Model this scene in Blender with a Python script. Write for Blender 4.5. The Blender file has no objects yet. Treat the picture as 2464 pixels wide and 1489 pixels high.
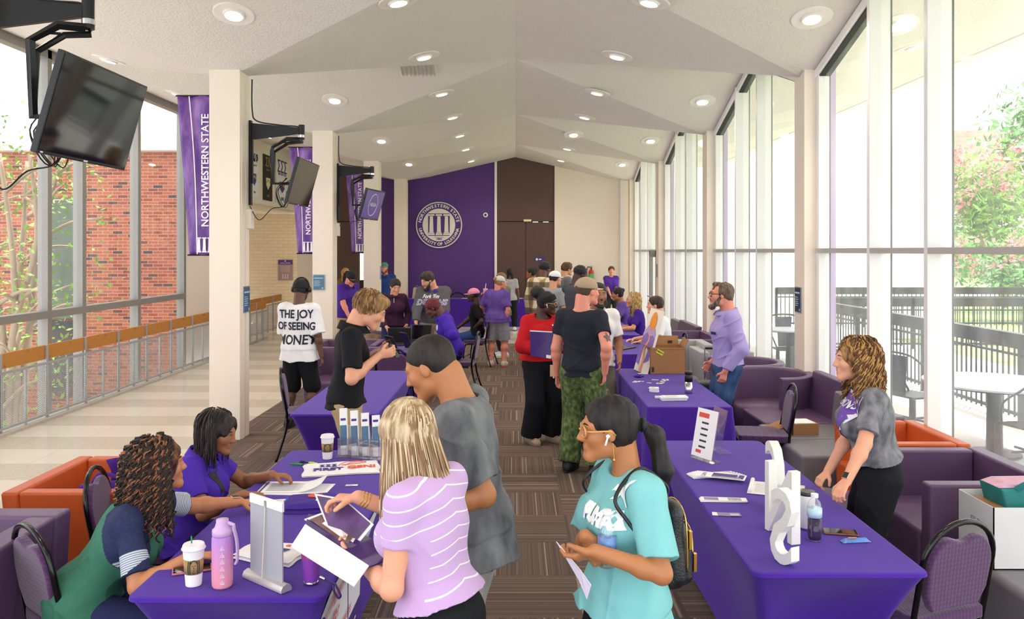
import bpy, math, random
import numpy as np
from mathutils import Vector, Matrix, Euler
from mathutils.bvhtree import BVHTree
random.seed(7)
sc = bpy.context.scene
COL = sc.collection
PI = math.pi
F = 1980.0                       # focal length in pixels of the 2464 px wide frame
CX, HY, CZ = 1240.0, 603.0, 2.1  # vanishing point and eye height
# ---------------------------------------------------------------- camera
cd = bpy.data.cameras.new('camera'); cam = bpy.data.objects.new('camera', cd); COL.objects.link(cam)
cam.location = (0, 0, CZ); cam.rotation_euler = (PI/2, 0, 0)
cd.sensor_width = 36; cd.lens = 36*F/2464
cd.shift_x = -(CX-1232)/2464; cd.shift_y = -(744.5-HY)/2464
cd.clip_start = .05; cd.clip_end = 400
sc.camera = cam
# ---------------------------------------------------------------- world, sun, exposure
w = bpy.data.worlds.new('sky'); sc.world = w; w.use_nodes = True
nt = w.node_tree; nt.nodes.clear()
wo = nt.nodes.new('ShaderNodeOutputWorld'); bg = nt.nodes.new('ShaderNodeBackground')
tcn = nt.nodes.new('ShaderNodeTexCoord'); nz = nt.nodes.new('ShaderNodeTexNoise'); nz.inputs['Scale'].default_value = 2.2
cr = nt.nodes.new('ShaderNodeValToRGB')
cr.color_ramp.elements[0].position = .35; cr.color_ramp.elements[0].color = (.80, .90, 1.0, 1)
cr.color_ramp.elements[1].position = .62; cr.color_ramp.elements[1].color = (1, 1, 1, 1)
nt.links.new(tcn.outputs['Generated'], nz.inputs['Vector']); nt.links.new(nz.outputs['Fac'], cr.inputs[0])
nt.links.new(cr.outputs[0], bg.inputs[0]); bg.inputs[1].default_value = 2.3
nt.links.new(bg.outputs[0], wo.inputs[0])
sd = bpy.data.lights.new('sun', 'SUN'); sun = bpy.data.objects.new('sun', sd); COL.objects.link(sun)
sd.energy = 6.0; sd.angle = .03; sd.color = (1, .96, .9)
sun.rotation_euler = (math.radians(-18), math.radians(14), 0)
vs = sc.view_settings
vs.view_transform = 'Standard'; vs.look = 'None'; vs.gamma = 1; vs.exposure = .35
# ---------------------------------------------------------------- helpers
def px(x, y, Y):
    """a point at distance Y seen at photo pixel x, y"""
    return Vector(((x-CX)*Y/F, Y, CZ-(y-HY)*Y/F))
def lin(c):
    return c/12.92 if c <= .04045 else ((c+.055)/1.055)**2.4
def C(h):
    h = h.lstrip('#'); return tuple(lin(int(h[i:i+2], 16)/255) for i in (0, 2, 4))+(1,)
MATS = {}
def newmat(name):
    m = bpy.data.materials.new(name); m.use_nodes = True
    return m, m.node_tree, m.node_tree.nodes['Principled BSDF']
def N(nt, t, **kw):
    n = nt.nodes.new(t)
    for k, v in kw.items():
        if k in n.inputs.keys() if hasattr(n.inputs, 'keys') else False: n.inputs[k].default_value = v
        else: setattr(n, k, v)
    return n
def mth(nt, op, a, b=None, c=None):
    n = nt.nodes.new('ShaderNodeMath'); n.operation = op
    for i, v in enumerate((a, b, c)):
        if v is None: continue
        if isinstance(v, (int, float)): n.inputs[i].default_value = v
        else: nt.links.new(v, n.inputs[i])
    return n.outputs[0]
def mixc(nt, f, a, b):
    n = nt.nodes.new('ShaderNodeMix'); n.data_type = 'RGBA'
    for i, v in ((0, f), (6, a), (7, b)):
        if isinstance(v, (int, float)): n.inputs[i].default_value = v
        elif isinstance(v, tuple): n.inputs[i].default_value = v
        else: nt.links.new(v, n.inputs[i])
    return n.outputs[2]
def ocoord(nt):
    tc = nt.nodes.new('ShaderNodeTexCoord'); sp = nt.nodes.new('ShaderNodeSeparateXYZ')
    nt.links.new(tc.outputs['Object'], sp.inputs[0]); return tc.outputs['Object'], sp.outputs
def noise(nt, vec, scale, detail=3, stretch=None):
    if stretch:
        mp = nt.nodes.new('ShaderNodeMapping'); mp.inputs['Scale'].default_value = stretch
        nt.links.new(vec, mp.inputs[0]); vec = mp.outputs[0]
    n = nt.nodes.new('ShaderNodeTexNoise'); n.inputs['Scale'].default_value = scale; n.inputs['Detail'].default_value = detail
    nt.links.new(vec, n.inputs['Vector']); return n.outputs['Fac']
def addbump(nt, b, h, strength, dist=.012):
    n = nt.nodes.new('ShaderNodeBump'); n.inputs['Strength'].default_value = strength; n.inputs['Distance'].default_value = dist
    nt.links.new(h, n.inputs['Height']); nt.links.new(n.outputs[0], b.inputs['Normal'])
def scl(c, k): return (min(c[0]*k, 1), min(c[1]*k, 1), min(c[2]*k, 1), 1)
def M(name, col, rough=.6, metal=0, bump=0, bscale=60, vary=.08, vscale=8, sheen=0, stretch=None, emit=None, coat=0, spec=None, sss=0):
    """principled material with a little procedural variation"""
    if name in MATS: return MATS[name]
    m, nt, b = newmat(name); MATS[name] = m
    c = C(col) if isinstance(col, str) else col
    v, s = ocoord(nt)
    n = noise(nt, v, vscale, 3, stretch)
    cc = mixc(nt, n, scl(c, 1-vary), scl(c, 1+vary)); nt.links.new(cc, b.inputs['Base Color'])
    b.inputs['Roughness'].default_value = rough; b.inputs['Metallic'].default_value = metal
    if spec is not None: b.inputs['Specular IOR Level'].default_value = spec
    if sheen: b.inputs['Sheen Weight'].default_value = sheen; b.inputs['Sheen Roughness'].default_value = .5
    if coat: b.inputs['Coat Weight'].default_value = coat
    if sss:
        b.inputs['Subsurface Weight'].default_value = sss; b.inputs['Subsurface Radius'].default_value = (.012, .005, .003); b.inputs['Subsurface Scale'].default_value = 1
    if bump: addbump(nt, b, noise(nt, v, bscale, 4, stretch), bump)
    if emit: b.inputs['Emission Color'].default_value = C(emit[0]); b.inputs['Emission Strength'].default_value = emit[1]
    return m
def tag(o, label=None, cat=None, group=None, kind=None):
    for k, v in (('label', label), ('category', cat), ('group', group), ('kind', kind)):
        if v: o[k] = v
    return o
def thing(name, label, cat, loc=(0, 0, 0), rz=0, group=None):
    o = bpy.data.objects.new(name, None); COL.objects.link(o); o.empty_display_size = .1
    o.location = loc; o.rotation_euler = (0, 0, rz)
    return tag(o, label, cat, group)
def mesh_obj(name, verts, faces, mats, parent=None, smooth=False, midx=None, bevel=0, sub=0, solid=0):
    me = bpy.data.meshes.new(name)
    me.from_pydata([tuple(v) for v in verts], [], faces)
    if not isinstance(mats, (list, tuple)): mats = [mats]
    for m in mats: me.materials.append(m)
    if midx is not None: me.polygons.foreach_set('material_index', midx)
    if smooth: me.polygons.foreach_set('use_smooth', [True]*len(me.polygons))
    me.update()
    o = bpy.data.objects.new(name, me); COL.objects.link(o)
    if parent is not None: o.parent = parent
    if solid:
        md = o.modifiers.new('solid', 'SOLIDIFY'); md.thickness = solid; md.offset = 0
    if bevel:
        md = o.modifiers.new('bevel', 'BEVEL'); md.width = bevel; md.segments = 3; md.limit_method = 'ANGLE'; md.angle_limit = .6
        md.harden_normals = False
        me.polygons.foreach_set('use_smooth', [True]*len(me.polygons))
        wn = o.modifiers.new('wn', 'WEIGHTED_NORMAL'); wn.keep_sharp = False
    if sub:
        md = o.modifiers.new('sub', 'SUBSURF'); md.levels = sub; md.render_levels = sub
    return o
class MB:
    def __init__(s): s.v = []; s.f = []; s.m = []
    def add(s, vs, fs, mi=0):
        b = len(s.v); s.v += [Vector(p) for p in vs]; s.f += [tuple(i+b for i in f) for f in fs]; s.m += [mi]*len(fs); return s
    def box(s, lo, hi, mi=0, mat=None, taper=None):
        x0, y0, z0 = lo; x1, y1, z1 = hi
        P = [Vector(p) for p in ((x0, y0, z0), (x1, y0, z0), (x1, y1, z0), (x0, y1, z0), (x0, y0, z1), (x1, y0, z1), (x1, y1, z1), (x0, y1, z1))]
        if mat: P = [mat @ p for p in P]
        return s.add(P, [(0, 3, 2, 1), (4, 5, 6, 7), (0, 1, 5, 4), (1, 2, 6, 5), (2, 3, 7, 6), (3, 0, 4, 7)], mi)
    def tube(s, pts, r, n=8, mi=0, closed=False, caps=True, flat=None):
        pts = [Vector(p) for p in pts]; L = len(pts); b = len(s.v); up = None
        rs = r if isinstance(r, (list, tuple)) else [r]*L
        for i, p in enumerate(pts):
            if closed: d = pts[(i+1) % L]-pts[i-1]
            else: d = pts[min(i+1, L-1)]-pts[max(i-1, 0)]
            if d.length < 1e-9: d = Vector((0, 0, 1))
            d.normalize()
            if up is None: up = Vector((0, 0, 1)) if abs(d.z) < .9 else Vector((1, 0, 0))
            u = up-d*up.dot(d)
            if u.length < 1e-6: u = d.orthogonal()
            u.normalize(); up = u; q = d.cross(u)
            fx, fy = flat if flat else (1, 1)
            for k in range(n):
                a = 2*PI*k/n; s.v.append(p+(u*math.cos(a)*fx+q*math.sin(a)*fy)*rs[i])
        R = L if closed else L-1
        for i in range(R):
            for k in range(n):
                a = b+i*n+k; c = b+i*n+(k+1) % n; j = (i+1) % L
                s.f.append((a, c, b+j*n+(k+1) % n, b+j*n+k)); s.m.append(mi)
        if caps and not closed:
            s.f.append(tuple(b+k for k in range(n-1, -1, -1))); s.f.append(tuple(b+(L-1)*n+k for k in range(n))); s.m += [mi, mi]
        return s
    def lathe(s, prof, c=(0, 0, 0), n=24, mi=0, sy=1):
        b = len(s.v); c = Vector(c)
        for r, z in prof:
            for k in range(n):
                a = 2*PI*k/n; s.v.append(c+Vector((r*math.cos(a), r*sy*math.sin(a), z)))
        for i in range(len(prof)-1):
            for k in range(n):
                s.f.append((b+i*n+k, b+i*n+(k+1) % n, b+(i+1)*n+(k+1) % n, b+(i+1)*n+k)); s.m.append(mi)
        s.f.append(tuple(b+k for k in range(n-1, -1, -1))); s.f.append(tuple(b+(len(prof)-1)*n+k for k in range(n))); s.m += [mi, mi]
        return s
    def prism(s, poly, h0, h1, mat=None, mi=0):
        """poly in xy, extruded z h0..h1"""
        n = len(poly); P = [Vector((x, y, h0)) for x, y in poly]+[Vector((x, y, h1)) for x, y in poly]
        if mat: P = [mat @ p for p in P]
        return s.add(P, [tuple(range(n-1, -1, -1)), tuple(range(n, 2*n))]+[(i, (i+1) % n, n+(i+1) % n, n+i) for i in range(n)], mi)
    def grid(s, fn, nu, nv, mi=0, closed_u=False):
        b = len(s.v)
        for j in range(nv):
            for i in range(nu): s.v.append(Vector(fn(i/(nu-1) if not closed_u else i/nu, j/(nv-1))))
        for j in range(nv-1):
            for i in range(nu if closed_u else nu-1):
                k = (i+1) % nu
                s.f.append((b+j*nu+i, b+j*nu+k, b+(j+1)*nu+k, b+(j+1)*nu+i)); s.m.append(mi)
        return s
    def build(s, name, mats, parent=None, smooth=False, bevel=0, sub=0, solid=0):
        return mesh_obj(name, s.v, s.f, mats, parent, smooth, s.m, bevel, sub, solid)
def copy_tree(o, parent=None):
    c = o.copy(); COL.objects.link(c)
    if parent is not None: c.parent = parent
    for ch in list(o.children): copy_tree(ch, c)
    return c
def dup(o, loc, rz=None, label=None, group=None):
    c = copy_tree(o); c.location = loc
    if rz is not None: c.rotation_euler = (0, 0, rz)
    if label: c['label'] = label
    if group: c['group'] = group
    return c
def struct(o): o['kind'] = 'structure'; return o
def TM(loc=(0, 0, 0), rz=0, rx=0, ry=0, s=1):
    return Matrix.Translation(Vector(loc)) @ Matrix.Rotation(rz, 4, 'Z') @ Matrix.Rotation(rx, 4, 'X') @ Matrix.Rotation(ry, 4, 'Y') @ Matrix.Diagonal((s, s, s, 1))
def text_geo(s, size=1, bold=0, extrude=0, shear=0, align='CENTER', spacing=1, sx=1):
    cu = bpy.data.curves.new('t', 'FONT'); cu.body = s; cu.size = size; cu.extrude = extrude; cu.offset = bold; cu.shear = shear
    cu.align_x = align; cu.align_y = 'CENTER'; cu.space_character = spacing; cu.resolution_u = 3
    o = bpy.data.objects.new('t', cu); COL.objects.link(o)
    dg = bpy.context.evaluated_depsgraph_get(); me = bpy.data.meshes.new_from_object(o.evaluated_get(dg))
    vs = [Vector((v.co.x*sx, v.co.y, v.co.z)) for v in me.vertices]; fs = [tuple(p.vertices) for p in me.polygons]
    bpy.data.objects.remove(o); bpy.data.curves.remove(cu); bpy.data.meshes.remove(me)
    return vs, fs
def text(s, size, mat, parent, mx, name='lettering', extrude=.001, **kw):
    vs, fs = text_geo(s, size, extrude=extrude, **kw)
    return mesh_obj(name, [mx @ v for v in vs], fs, mat, parent)
# vertical plane frame: text standing up, facing -Y
UP = Matrix.Rotation(PI/2, 4, 'X')
def smoothpath(pts, k=6):
    """Catmull-Rom through the points"""
    P = [Vector(p) for p in pts]; out = []
    for i in range(len(P)-1):
        a = P[max(i-1, 0)]; b = P[i]; c = P[i+1]; d = P[min(i+2, len(P)-1)]
        for j in range(k):
            t = j/k
            out.append(.5*((2*b)+(c-a)*t+(2*a-5*b+4*c-d)*t*t+(3*b-a-3*c+d)*t**3))
    out.append(P[-1]); return out
# ================================================================ the building
def carpet_mat():
    m, nt, b = newmat('carpet_tiles'); v, s = ocoord(nt); T = .61
    fx = mth(nt, 'FLOOR', mth(nt, 'DIVIDE', mth(nt, 'ADD', s[0], .226), T)); fy = mth(nt, 'FLOOR', mth(nt, 'DIVIDE', mth(nt, 'ADD', s[1], .17), T))
    par = mth(nt, 'MODULO', mth(nt, 'ABSOLUTE', mth(nt, 'ADD', fx, fy)), 2)
    a = mth(nt, 'MULTIPLY', s[0], par); c = mth(nt, 'MULTIPLY', s[1], mth(nt, 'SUBTRACT', 1, par)); q = mth(nt, 'ADD', a, c)
    tid = mth(nt, 'ADD', mth(nt, 'MULTIPLY', fx, 17.3), mth(nt, 'MULTIPLY', fy, 5.7))
    st = mth(nt, 'FLOOR', mth(nt, 'MULTIPLY', q, 118))
    wn = nt.nodes.new('ShaderNodeTexWhiteNoise'); wn.noise_dimensions = '2D'
    cb = nt.nodes.new('ShaderNodeCombineXYZ'); nt.links.new(st, cb.inputs[0]); nt.links.new(tid, cb.inputs[1]); nt.links.new(cb.outputs[0], wn.inputs[0])
    r = nt.nodes.new('ShaderNodeValToRGB'); r.color_ramp.interpolation = 'CONSTANT'
    els = [(0, '#5a4d47'), (.3, '#665850'), (.6, '#6f6159'), (.86, '#7a6b62'), (.93, '#a09182')]
    r.color_ramp.elements[0].color = C(els[0][1]); r.color_ramp.elements[1].position = els[1][0]; r.color_ramp.elements[1].color = C(els[1][1])
    for p, h in els[2:]: e = r.color_ramp.elements.new(p); e.color = C(h)
    nt.links.new(wn.outputs[0], r.inputs[0])
    n = noise(nt, v, 260, 2)
    nt.links.new(mixc(nt, mth(nt, 'MULTIPLY', n, .35), r.outputs[0], C('#685850')), b.inputs['Base Color'])
    b.inputs['Roughness'].default_value = .95; b.inputs['Specular IOR Level'].default_value = .1
    addbump(nt, b, n, .4, .004); return m
def terrazzo_mat():
    m, nt, b = newmat('terrazzo'); v, s = ocoord(nt)
    k = mth(nt, 'FLOOR', mth(nt, 'DIVIDE', mth(nt, 'ADD', s[1], .07), .585)); par = mth(nt, 'MODULO', mth(nt, 'ABSOLUTE', k), 2)
    vo = nt.nodes.new('ShaderNodeTexVoronoi'); vo.inputs['Scale'].default_value = 85; nt.links.new(v, vo.inputs['Vector'])
    sp = nt.nodes.new('ShaderNodeSeparateColor'); nt.links.new(vo.outputs['Color'], sp.inputs[0])
    light = mixc(nt, mth(nt, 'MULTIPLY', sp.outputs[0], .35), C('#e2d9cb'), C('#d2c8b8')); dark = mixc(nt, mth(nt, 'MULTIPLY', sp.outputs[0], .8), C('#d3c9ba'), C('#c1b7a7'))
    c = mixc(nt, par, light, dark)
    jx = mth(nt, 'LESS_THAN', mth(nt, 'FRACT', mth(nt, 'DIVIDE', mth(nt, 'ADD', s[0], mth(nt, 'MULTIPLY', par, .6)), 1.2)), .004)
    nt.links.new(mixc(nt, mth(nt, 'MULTIPLY', jx, .6), c, C('#8a7f70')), b.inputs['Base Color'])
    b.inputs['Roughness'].default_value = .16; b.inputs['Specular IOR Level'].default_value = .6
    return m
def brick_mat(name, axis, c1, c2, mortar, w=.23, h=.075, dark=None, rough=.85):
    m, nt, b = newmat(name); v, s = ocoord(nt)
    cb = nt.nodes.new('ShaderNodeCombineXYZ'); nt.links.new(s[axis], cb.inputs[0]); nt.links.new(s[2], cb.inputs[1])
    br = nt.nodes.new('ShaderNodeTexBrick'); br.inputs['Scale'].default_value = 1; br.inputs['Brick Width'].default_value = w; br.inputs['Row Height'].default_value = h
    br.inputs['Mortar Size'].default_value = .006; br.inputs['Color1'].default_value = (0, 0, 0, 1); br.inputs['Color2'].default_value = (1, 1, 1, 1); br.inputs['Mortar'].default_value = (.5, .5, .5, 1)
    nt.links.new(cb.outputs[0], br.inputs['Vector'])
    r = nt.nodes.new('ShaderNodeValToRGB'); r.color_ramp.elements[0].color = C(c1); r.color_ramp.elements[1].color = C(c2); r.color_ramp.elements[1].position = .7
    if dark: e = r.color_ramp.elements.new(.18); e.color = C(c1); r.color_ramp.elements[0].color = C(dark)
    nt.links.new(br.outputs['Color'], r.inputs[0])
    nt.links.new(mixc(nt, br.outputs['Fac'], r.outputs[0], C(mortar)), b.inputs['Base Color'])
    b.inputs['Roughness'].default_value = rough
    addbump(nt, b, mth(nt, 'SUBTRACT', 1, br.outputs['Fac']), .4, .006); return m
def glass_mat(name, haze, tint=(1, 1, 1, 1), refl=.06):
    m = bpy.data.materials.new(name); m.use_nodes = True; nt = m.node_tree; nt.nodes.clear()
    o = nt.nodes.new('ShaderNodeOutputMaterial'); t = nt.nodes.new('ShaderNodeBsdfTransparent'); t.inputs[0].default_value = tint
    tl = nt.nodes.new('ShaderNodeBsdfTranslucent'); tl.inputs[0].default_value = (1, 1, 1, 1); g = nt.nodes.new('ShaderNodeBsdfGlossy'); g.inputs['Roughness'].default_value = .02
    a = nt.nodes.new('ShaderNodeMixShader'); b = nt.nodes.new('ShaderNodeMixShader')
    v, s = ocoord(nt); n = noise(nt, v, 3, 4, (1, 1, .4))
    nt.links.new(mth(nt, 'MULTIPLY', n, haze*2), a.inputs[0]); nt.links.new(t.outputs[0], a.inputs[1]); nt.links.new(tl.outputs[0], a.inputs[2])
    fr = nt.nodes.new('ShaderNodeLayerWeight'); fr.inputs[0].default_value = .5
    nt.links.new(mth(nt, 'ADD', mth(nt, 'MULTIPLY', mth(nt, 'POWER', fr.outputs['Facing'], 4), .55), refl), b.inputs[0]); nt.links.new(a.outputs[0], b.inputs[1]); nt.links.new(g.outputs[0], b.inputs[2])
    nt.links.new(b.outputs[0], o.inputs[0]); return m
def wood_mat(name, c1, c2, stretch=(1, 6, 12), rough=.45, scale=3):
    m, nt, b = newmat(name); v, s = ocoord(nt)
    n = noise(nt, v, scale, 6, stretch); nt.links.new(mixc(nt, n, C(c1), C(c2)), b.inputs['Base Color']); b.inputs['Roughness'].default_value = rough; return m
m_ceil = M('popcorn_plaster', '#e0dad4', .95, bump=1.0, bscale=42, vary=.03, vscale=2, spec=.1)
m_cream = M('cream_paint', '#ecdfd0', .55, bump=.05, bscale=80, vary=.02)
m_colside = M('white_gloss_paint', '#e9e6e6', .4, vary=.02)
m_white = M('white_aluminium', '#eceae8', .4, vary=.02)
m_grey = M('grey_aluminium', '#8e8b86', .45, metal=.2, vary=.05)
m_gasket = M('black_gasket', '#18181c', .6)
m_purplewall = M('purple_wall_paint', '#55307e', .6, vary=.03, vscale=3)
m_brownpanel = wood_mat('brown_wood_panel', '#4c342b', '#5c4136', (9, 1, .6))
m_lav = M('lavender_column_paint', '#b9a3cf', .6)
m_carpet = carpet_mat(); m_terr = terrazzo_mat()
m_brick = brick_mat('red_brick', 0, '#8c3d29', '#a65a3e', '#a8957f', dark='#443a38')
m_creambrick = brick_mat('cream_brick', 0, '#ecd6bd', '#f1dec8', '#dcc4a8', w=.3, h=.1)
m_glassR = glass_mat('hazy_window_glass', .13, refl=.03); m_glassL = glass_mat('clear_window_glass', .025, refl=.05)  # right panes: white scatter mixed in to imitate reflections and glare from outdoors
m_black = M('black_metal', '#17171a', .35, metal=.3); m_blackplastic = M('black_plastic', '#101014', .4)
m_chrome = M('chrome', '#c9c9cc', .2, metal=1)
ZC, ZE = 4.06, 4.80
COLY = [4.65*i - .0 for i in range(-1, 6)]; COLY = [9.30+4.65*(i-2) for i in range(-1, 6)]   # -4.65.. column centres
WALL = 23.75
YEND = 25.6
# floor
mb = MB().box((-3.27, -3, -.05), (3.6, 18.6, 0)); struct(mb.build('floor', m_carpet))
mb = MB().box((-5.75, -3, -.3), (-3.27, 18.6, 0)); mb.box((-5.75, 18.6, -.3), (3.6, 25, 0)); mb.box((-7.6, 19.4, -.3), (-5.75, 25, 0)); struct(mb.build('floor', m_terr))
mb = MB().box((-5.95, -3, -.3), (-5.75, 19.3, .04)); o = struct(mb.build('trim_1', M('concrete_curb', '#b9b2a8', .8, vary=.15, vscale=30), bevel=.01))
mb = MB().box((-7.6, -3, -3.2), (-5.9, 19.3, -3.1)); struct(mb.build('floor', M('lower_floor', '#8c8780', .7)))
# folded ceiling
cv, cf = [], []
mids = [c+2.325 for c in COLY]
def tri(a, b, c): n = len(cv); cv.extend([a, b, c]); cf.append((n, n+1, n+2))
for i in range(1, len(COLY)):
    yc = COLY[i]; m0, m1 = mids[i-1], mids[i]
    for sx in (-1, 1):
        c = (3.23*sx, yc, ZC); M0, M1 = (0, m0, ZE), (0, m1, ZE); E0, E1 = (6.3*sx, m0, ZE), (6.3*sx, m1, ZE)
        tri(c, M0, M1); tri(c, E1, E0); tri(c, E0, M0); tri(c, M1, E1)
ceil_bvh = BVHTree.FromPolygons(cv, cf)
o = struct(mesh_obj('ceiling', cv, cf, m_ceil))
mb = MB().box((-6.4, -3, 4.86), (6.5, 26, 5.05)); mb.box((6.3, -3, 4.78), (6.5, 26, 5.05)); struct(mb.build('roof_slab', m_white))
def ceil_z(x, y):
    h = ceil_bvh.ray_cast(Vector((x, y, 0)), Vector((0, 0, 1))); return h[0].z if h[0] else ZE
# back wall : flat panels whose tops follow the ceiling
def wallpanel(name, x0, x1, y, mat, z0=0, z1=None, th=.1, parent=None):
    n = max(2, int((x1-x0)/.15)+1); xs = [x0+(x1-x0)*i/(n-1) for i in range(n)]
    V_, F_ = [], []
    for x in xs:
        zt = z1 if z1 else ceil_z(x, y)+.03
        V_ += [(x, y, z0), (x, y, zt), (x, y+th, z0), (x, y+th, zt)]
    for i in range(n-1):
        a = 4*i; b = a+4; F_ += [(a, b, b+1, a+1), (a+2, a+3, b+3, b+2), (a+1, b+1, b+3, a+3), (a, a+2, b+2, b)]
    e = 4*(n-1); F_ += [(0, 1, 3, 2), (e, e+2, e+3, e+1)]
    return mesh_obj(name, V_, F_, mat, parent)
struct(wallpanel('wall_back', -3.12, -.6, WALL, m_purplewall)); struct(wallpanel('trim_2', -.6, -.53, WALL-.04, m_white, th=.12)); struct(wallpanel('trim_3', -3.2, -3.12, WALL-.04, m_white, th=.12))
struct(wallpanel('wall_back', -3.95, -3.2, WALL, m_purplewall))
struct(wallpanel('wall_back', 1.13, 1.22, WALL-.05, m_cream, th=.14)); struct(wallpanel('wall_back', 1.22, 3.3, WALL, m_cream))
struct(wallpanel('trim_4', 3.02, 3.1, WALL-.03, m_white, th=.1))
# brown doors, centre
def brown_door(x0, x1, label_n, split):
    d = wallpanel('door_%d' % label_n, x0, x1, WALL+.01, m_brownpanel, z0=2.95); struct(d)
    mb = MB(); xm = (x0+x1)/2 if split else x1
    mb.box((x0, WALL+.01, 0), (xm-.006, WALL+.07, 2.93))
    if split: mb.box((xm+.006, WALL+.01, 0), (x1, WALL+.07, 2.93))
    mb.build('door_leaf', m_brownpanel, d)
    MB().box((x0, WALL+.075, 0), (x1, WALL+.1, 3.0)).build('door_gap', M('door_gap_dark', '#1a0e08', .8), d)  # near-black sheet behind the leaves paints the shade in their gaps
    return d
d1 = brown_door(-.53, 1.13, 1, True)
MB().tube([(.42, WALL-.03, 1.0), (.42, WALL+.02, 1.0)], .022, 12).build('door_knob', m_chrome, d1)
MB().box((.24, WALL-.08, 2.94), (.46, WALL+.01, 3.0)).build('closer_plate', M('brass', '#d9c58a', .3, metal=.7), d1)
MB().box((.5, WALL-.005, 2.915), (.66, WALL+.01, 2.94)).box((.8, WALL-.005, 2.915), (.96, WALL+.01, 2.94)).build('latch_strip', m_chrome, d1)
d2 = brown_door(-5.35, -4.5, 2, False); d3 = brown_door(-4.32, -3.95, 3, False)
struct(MB().box((-4.5, WALL+.3, 0), (-4.32, WALL+.33, 4.8)).build('window_9', M('bright_slit_glass', '#f5f2ea', .3, emit=('#f3f6ff', .9))))  # opaque pane given its own glow to imitate light through the slit
struct(MB().box((-4.5, WALL+.01, 2.9), (-4.32, WALL+.2, 4.8)).box((-4.5, WALL+.02, 0), (-4.32, WALL+.06, 1.25)).build('wall_back', M('door_frame_dark', '#2a1a14', .6)))
struct(wallpanel('wall_back', -6.3, -5.35, WALL, m_cream))
struct(MB().box((-12, 25, -.1), (-6.0, 25.1, 4.9)).build('wall_left', m_creambrick))
# columns
for i, yc in enumerate(COLY[1:]):
    if yc > 23.5: continue
    for sx in (-1, 1):
        x0, x1 = (-3.4, -3.06) if sx < 0 else (3.21, 3.55)
        zt = ZC+.06
        mb = MB().box((x0, yc-.16, 0), (x1, yc+.16, zt)).box((x0-.0015, yc-.1615, 1.63 if sx > 0 else 1.55), (x1+.0015, yc+.1615, (1.632 if sx > 0 else 1.552)))
        if sx < 0:
            mb.box((x1, yc-.12, 0), (x1+.012, yc-.02, zt-.1)); mb.box((x1, yc+.02, 0), (x1+.012, yc+.12, zt-.1))
        o = struct(mb.build('trim_%d' % (10+i*2+(sx > 0)), m_cream, bevel=.004))
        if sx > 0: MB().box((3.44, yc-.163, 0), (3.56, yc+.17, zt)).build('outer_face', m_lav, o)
# right window wall
def gable_top(X, y): return ceil_z(X, y)
wi = 0
for i in range(1, len(COLY)-1):
    yc = COLY[i]; yn = COLY[i+1]
    if yc > 19: yn = WALL
    if yc > 23.6: break
    wi += 1
    ys = [yc+.16, yn-.16]
    fr = MB(); ga = MB()
    muls = [m for m in (COLY[i+1]-1.60, COLY[i+1]-2.68) if yc+.3 < m < yn-.3]
    for m in muls:
        zt = gable_top(3.4, m)-.02
        fr.box((3.3, m-.03, 0), (3.5, m+.03, zt)); ga.box((3.50, m-.036, 0), (3.512, m+.036, zt))
    for y in (yc+.2, yn-.2):
        zt = gable_top(3.4, y)-.02
        fr.box((3.34, y-.04, 0), (3.46, y+.04, zt)); ga.box((3.46, y-.045, 0), (3.47, y+.045, zt))
    # head following the gable
    pts = sorted([ys[0], ys[1]]+[m for m in mids if ys[0] < m < ys[1]])
    for a, b in zip(pts[:-1], pts[1:]):
        za, zb = gable_top(3.4, a)-.01, gable_top(3.4, b)-.01
        for (x0, x1, h0, h1, tgt) in ((3.32, 3.48, .0, .09, fr), (3.35, 3.47, .09, .105, ga)):
            P = [(x0, a, za-h0), (x1, a, za-h0), (x1, b, zb-h0), (x0, b, zb-h0), (x0, a, za-h1), (x1, a, za-h1), (x1, b, zb-h1), (x0, b, zb-h1)]
            tgt.add(P, [(0, 1, 2, 3), (7, 6, 5, 4), (0, 4, 5, 1), (1, 5, 6, 2), (2, 6, 7, 3), (3, 7, 4, 0)])
    win = struct(fr.build('window_%d' % wi, m_white, bevel=.004)); ga.build('gasket', m_gasket, win)
    rr = MB(); seg = [ys[0]+.04]+muls+[ys[1]-.04]; seg.sort()
    for a, b in zip(seg[:-1], seg[1:]):
        rr.box((3.30, a+.03, 2.075), (3.46, b-.03, 2.125)); rr.box((3.33, a+.03, .0), (3.47, b-.03, .10))
    rr.build('window_rail', M('rail_grey', '#c3bfbc', .4, metal=.2), win)
    gl = MB(); P = [(3.41, ys[0], 0)]+[(3.41, y, gable_top(3.41, y)) for y in pts]+[(3.41, ys[1], 0)]
    gl.add(P, [tuple(range(len(P)))]); gl.build('window_glass', m_glassR, win)
# the glazed door leaf in the third bay
dd = struct(MB().box((3.28, 19.2, 0), (3.36, 19.28, 2.1)).box((3.28, 20.1, 0), (3.36, 20.18, 2.1)).box((3.28, 19.2, 2.0), (3.36, 20.18, 2.1)).box((3.28, 19.2, 0), (3.36, 20.18, .2)).build('door_4', m_grey))
MB().box((3.2, 19.25, 1.95), (3.28, 19.6, 2.02)).build('door_closer', m_grey, dd); MB().tube([(3.22, 19.4, 1.0), (3.22, 20.0, 1.0)], .02, 8).build('push_bar', m_chrome, dd)
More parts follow.
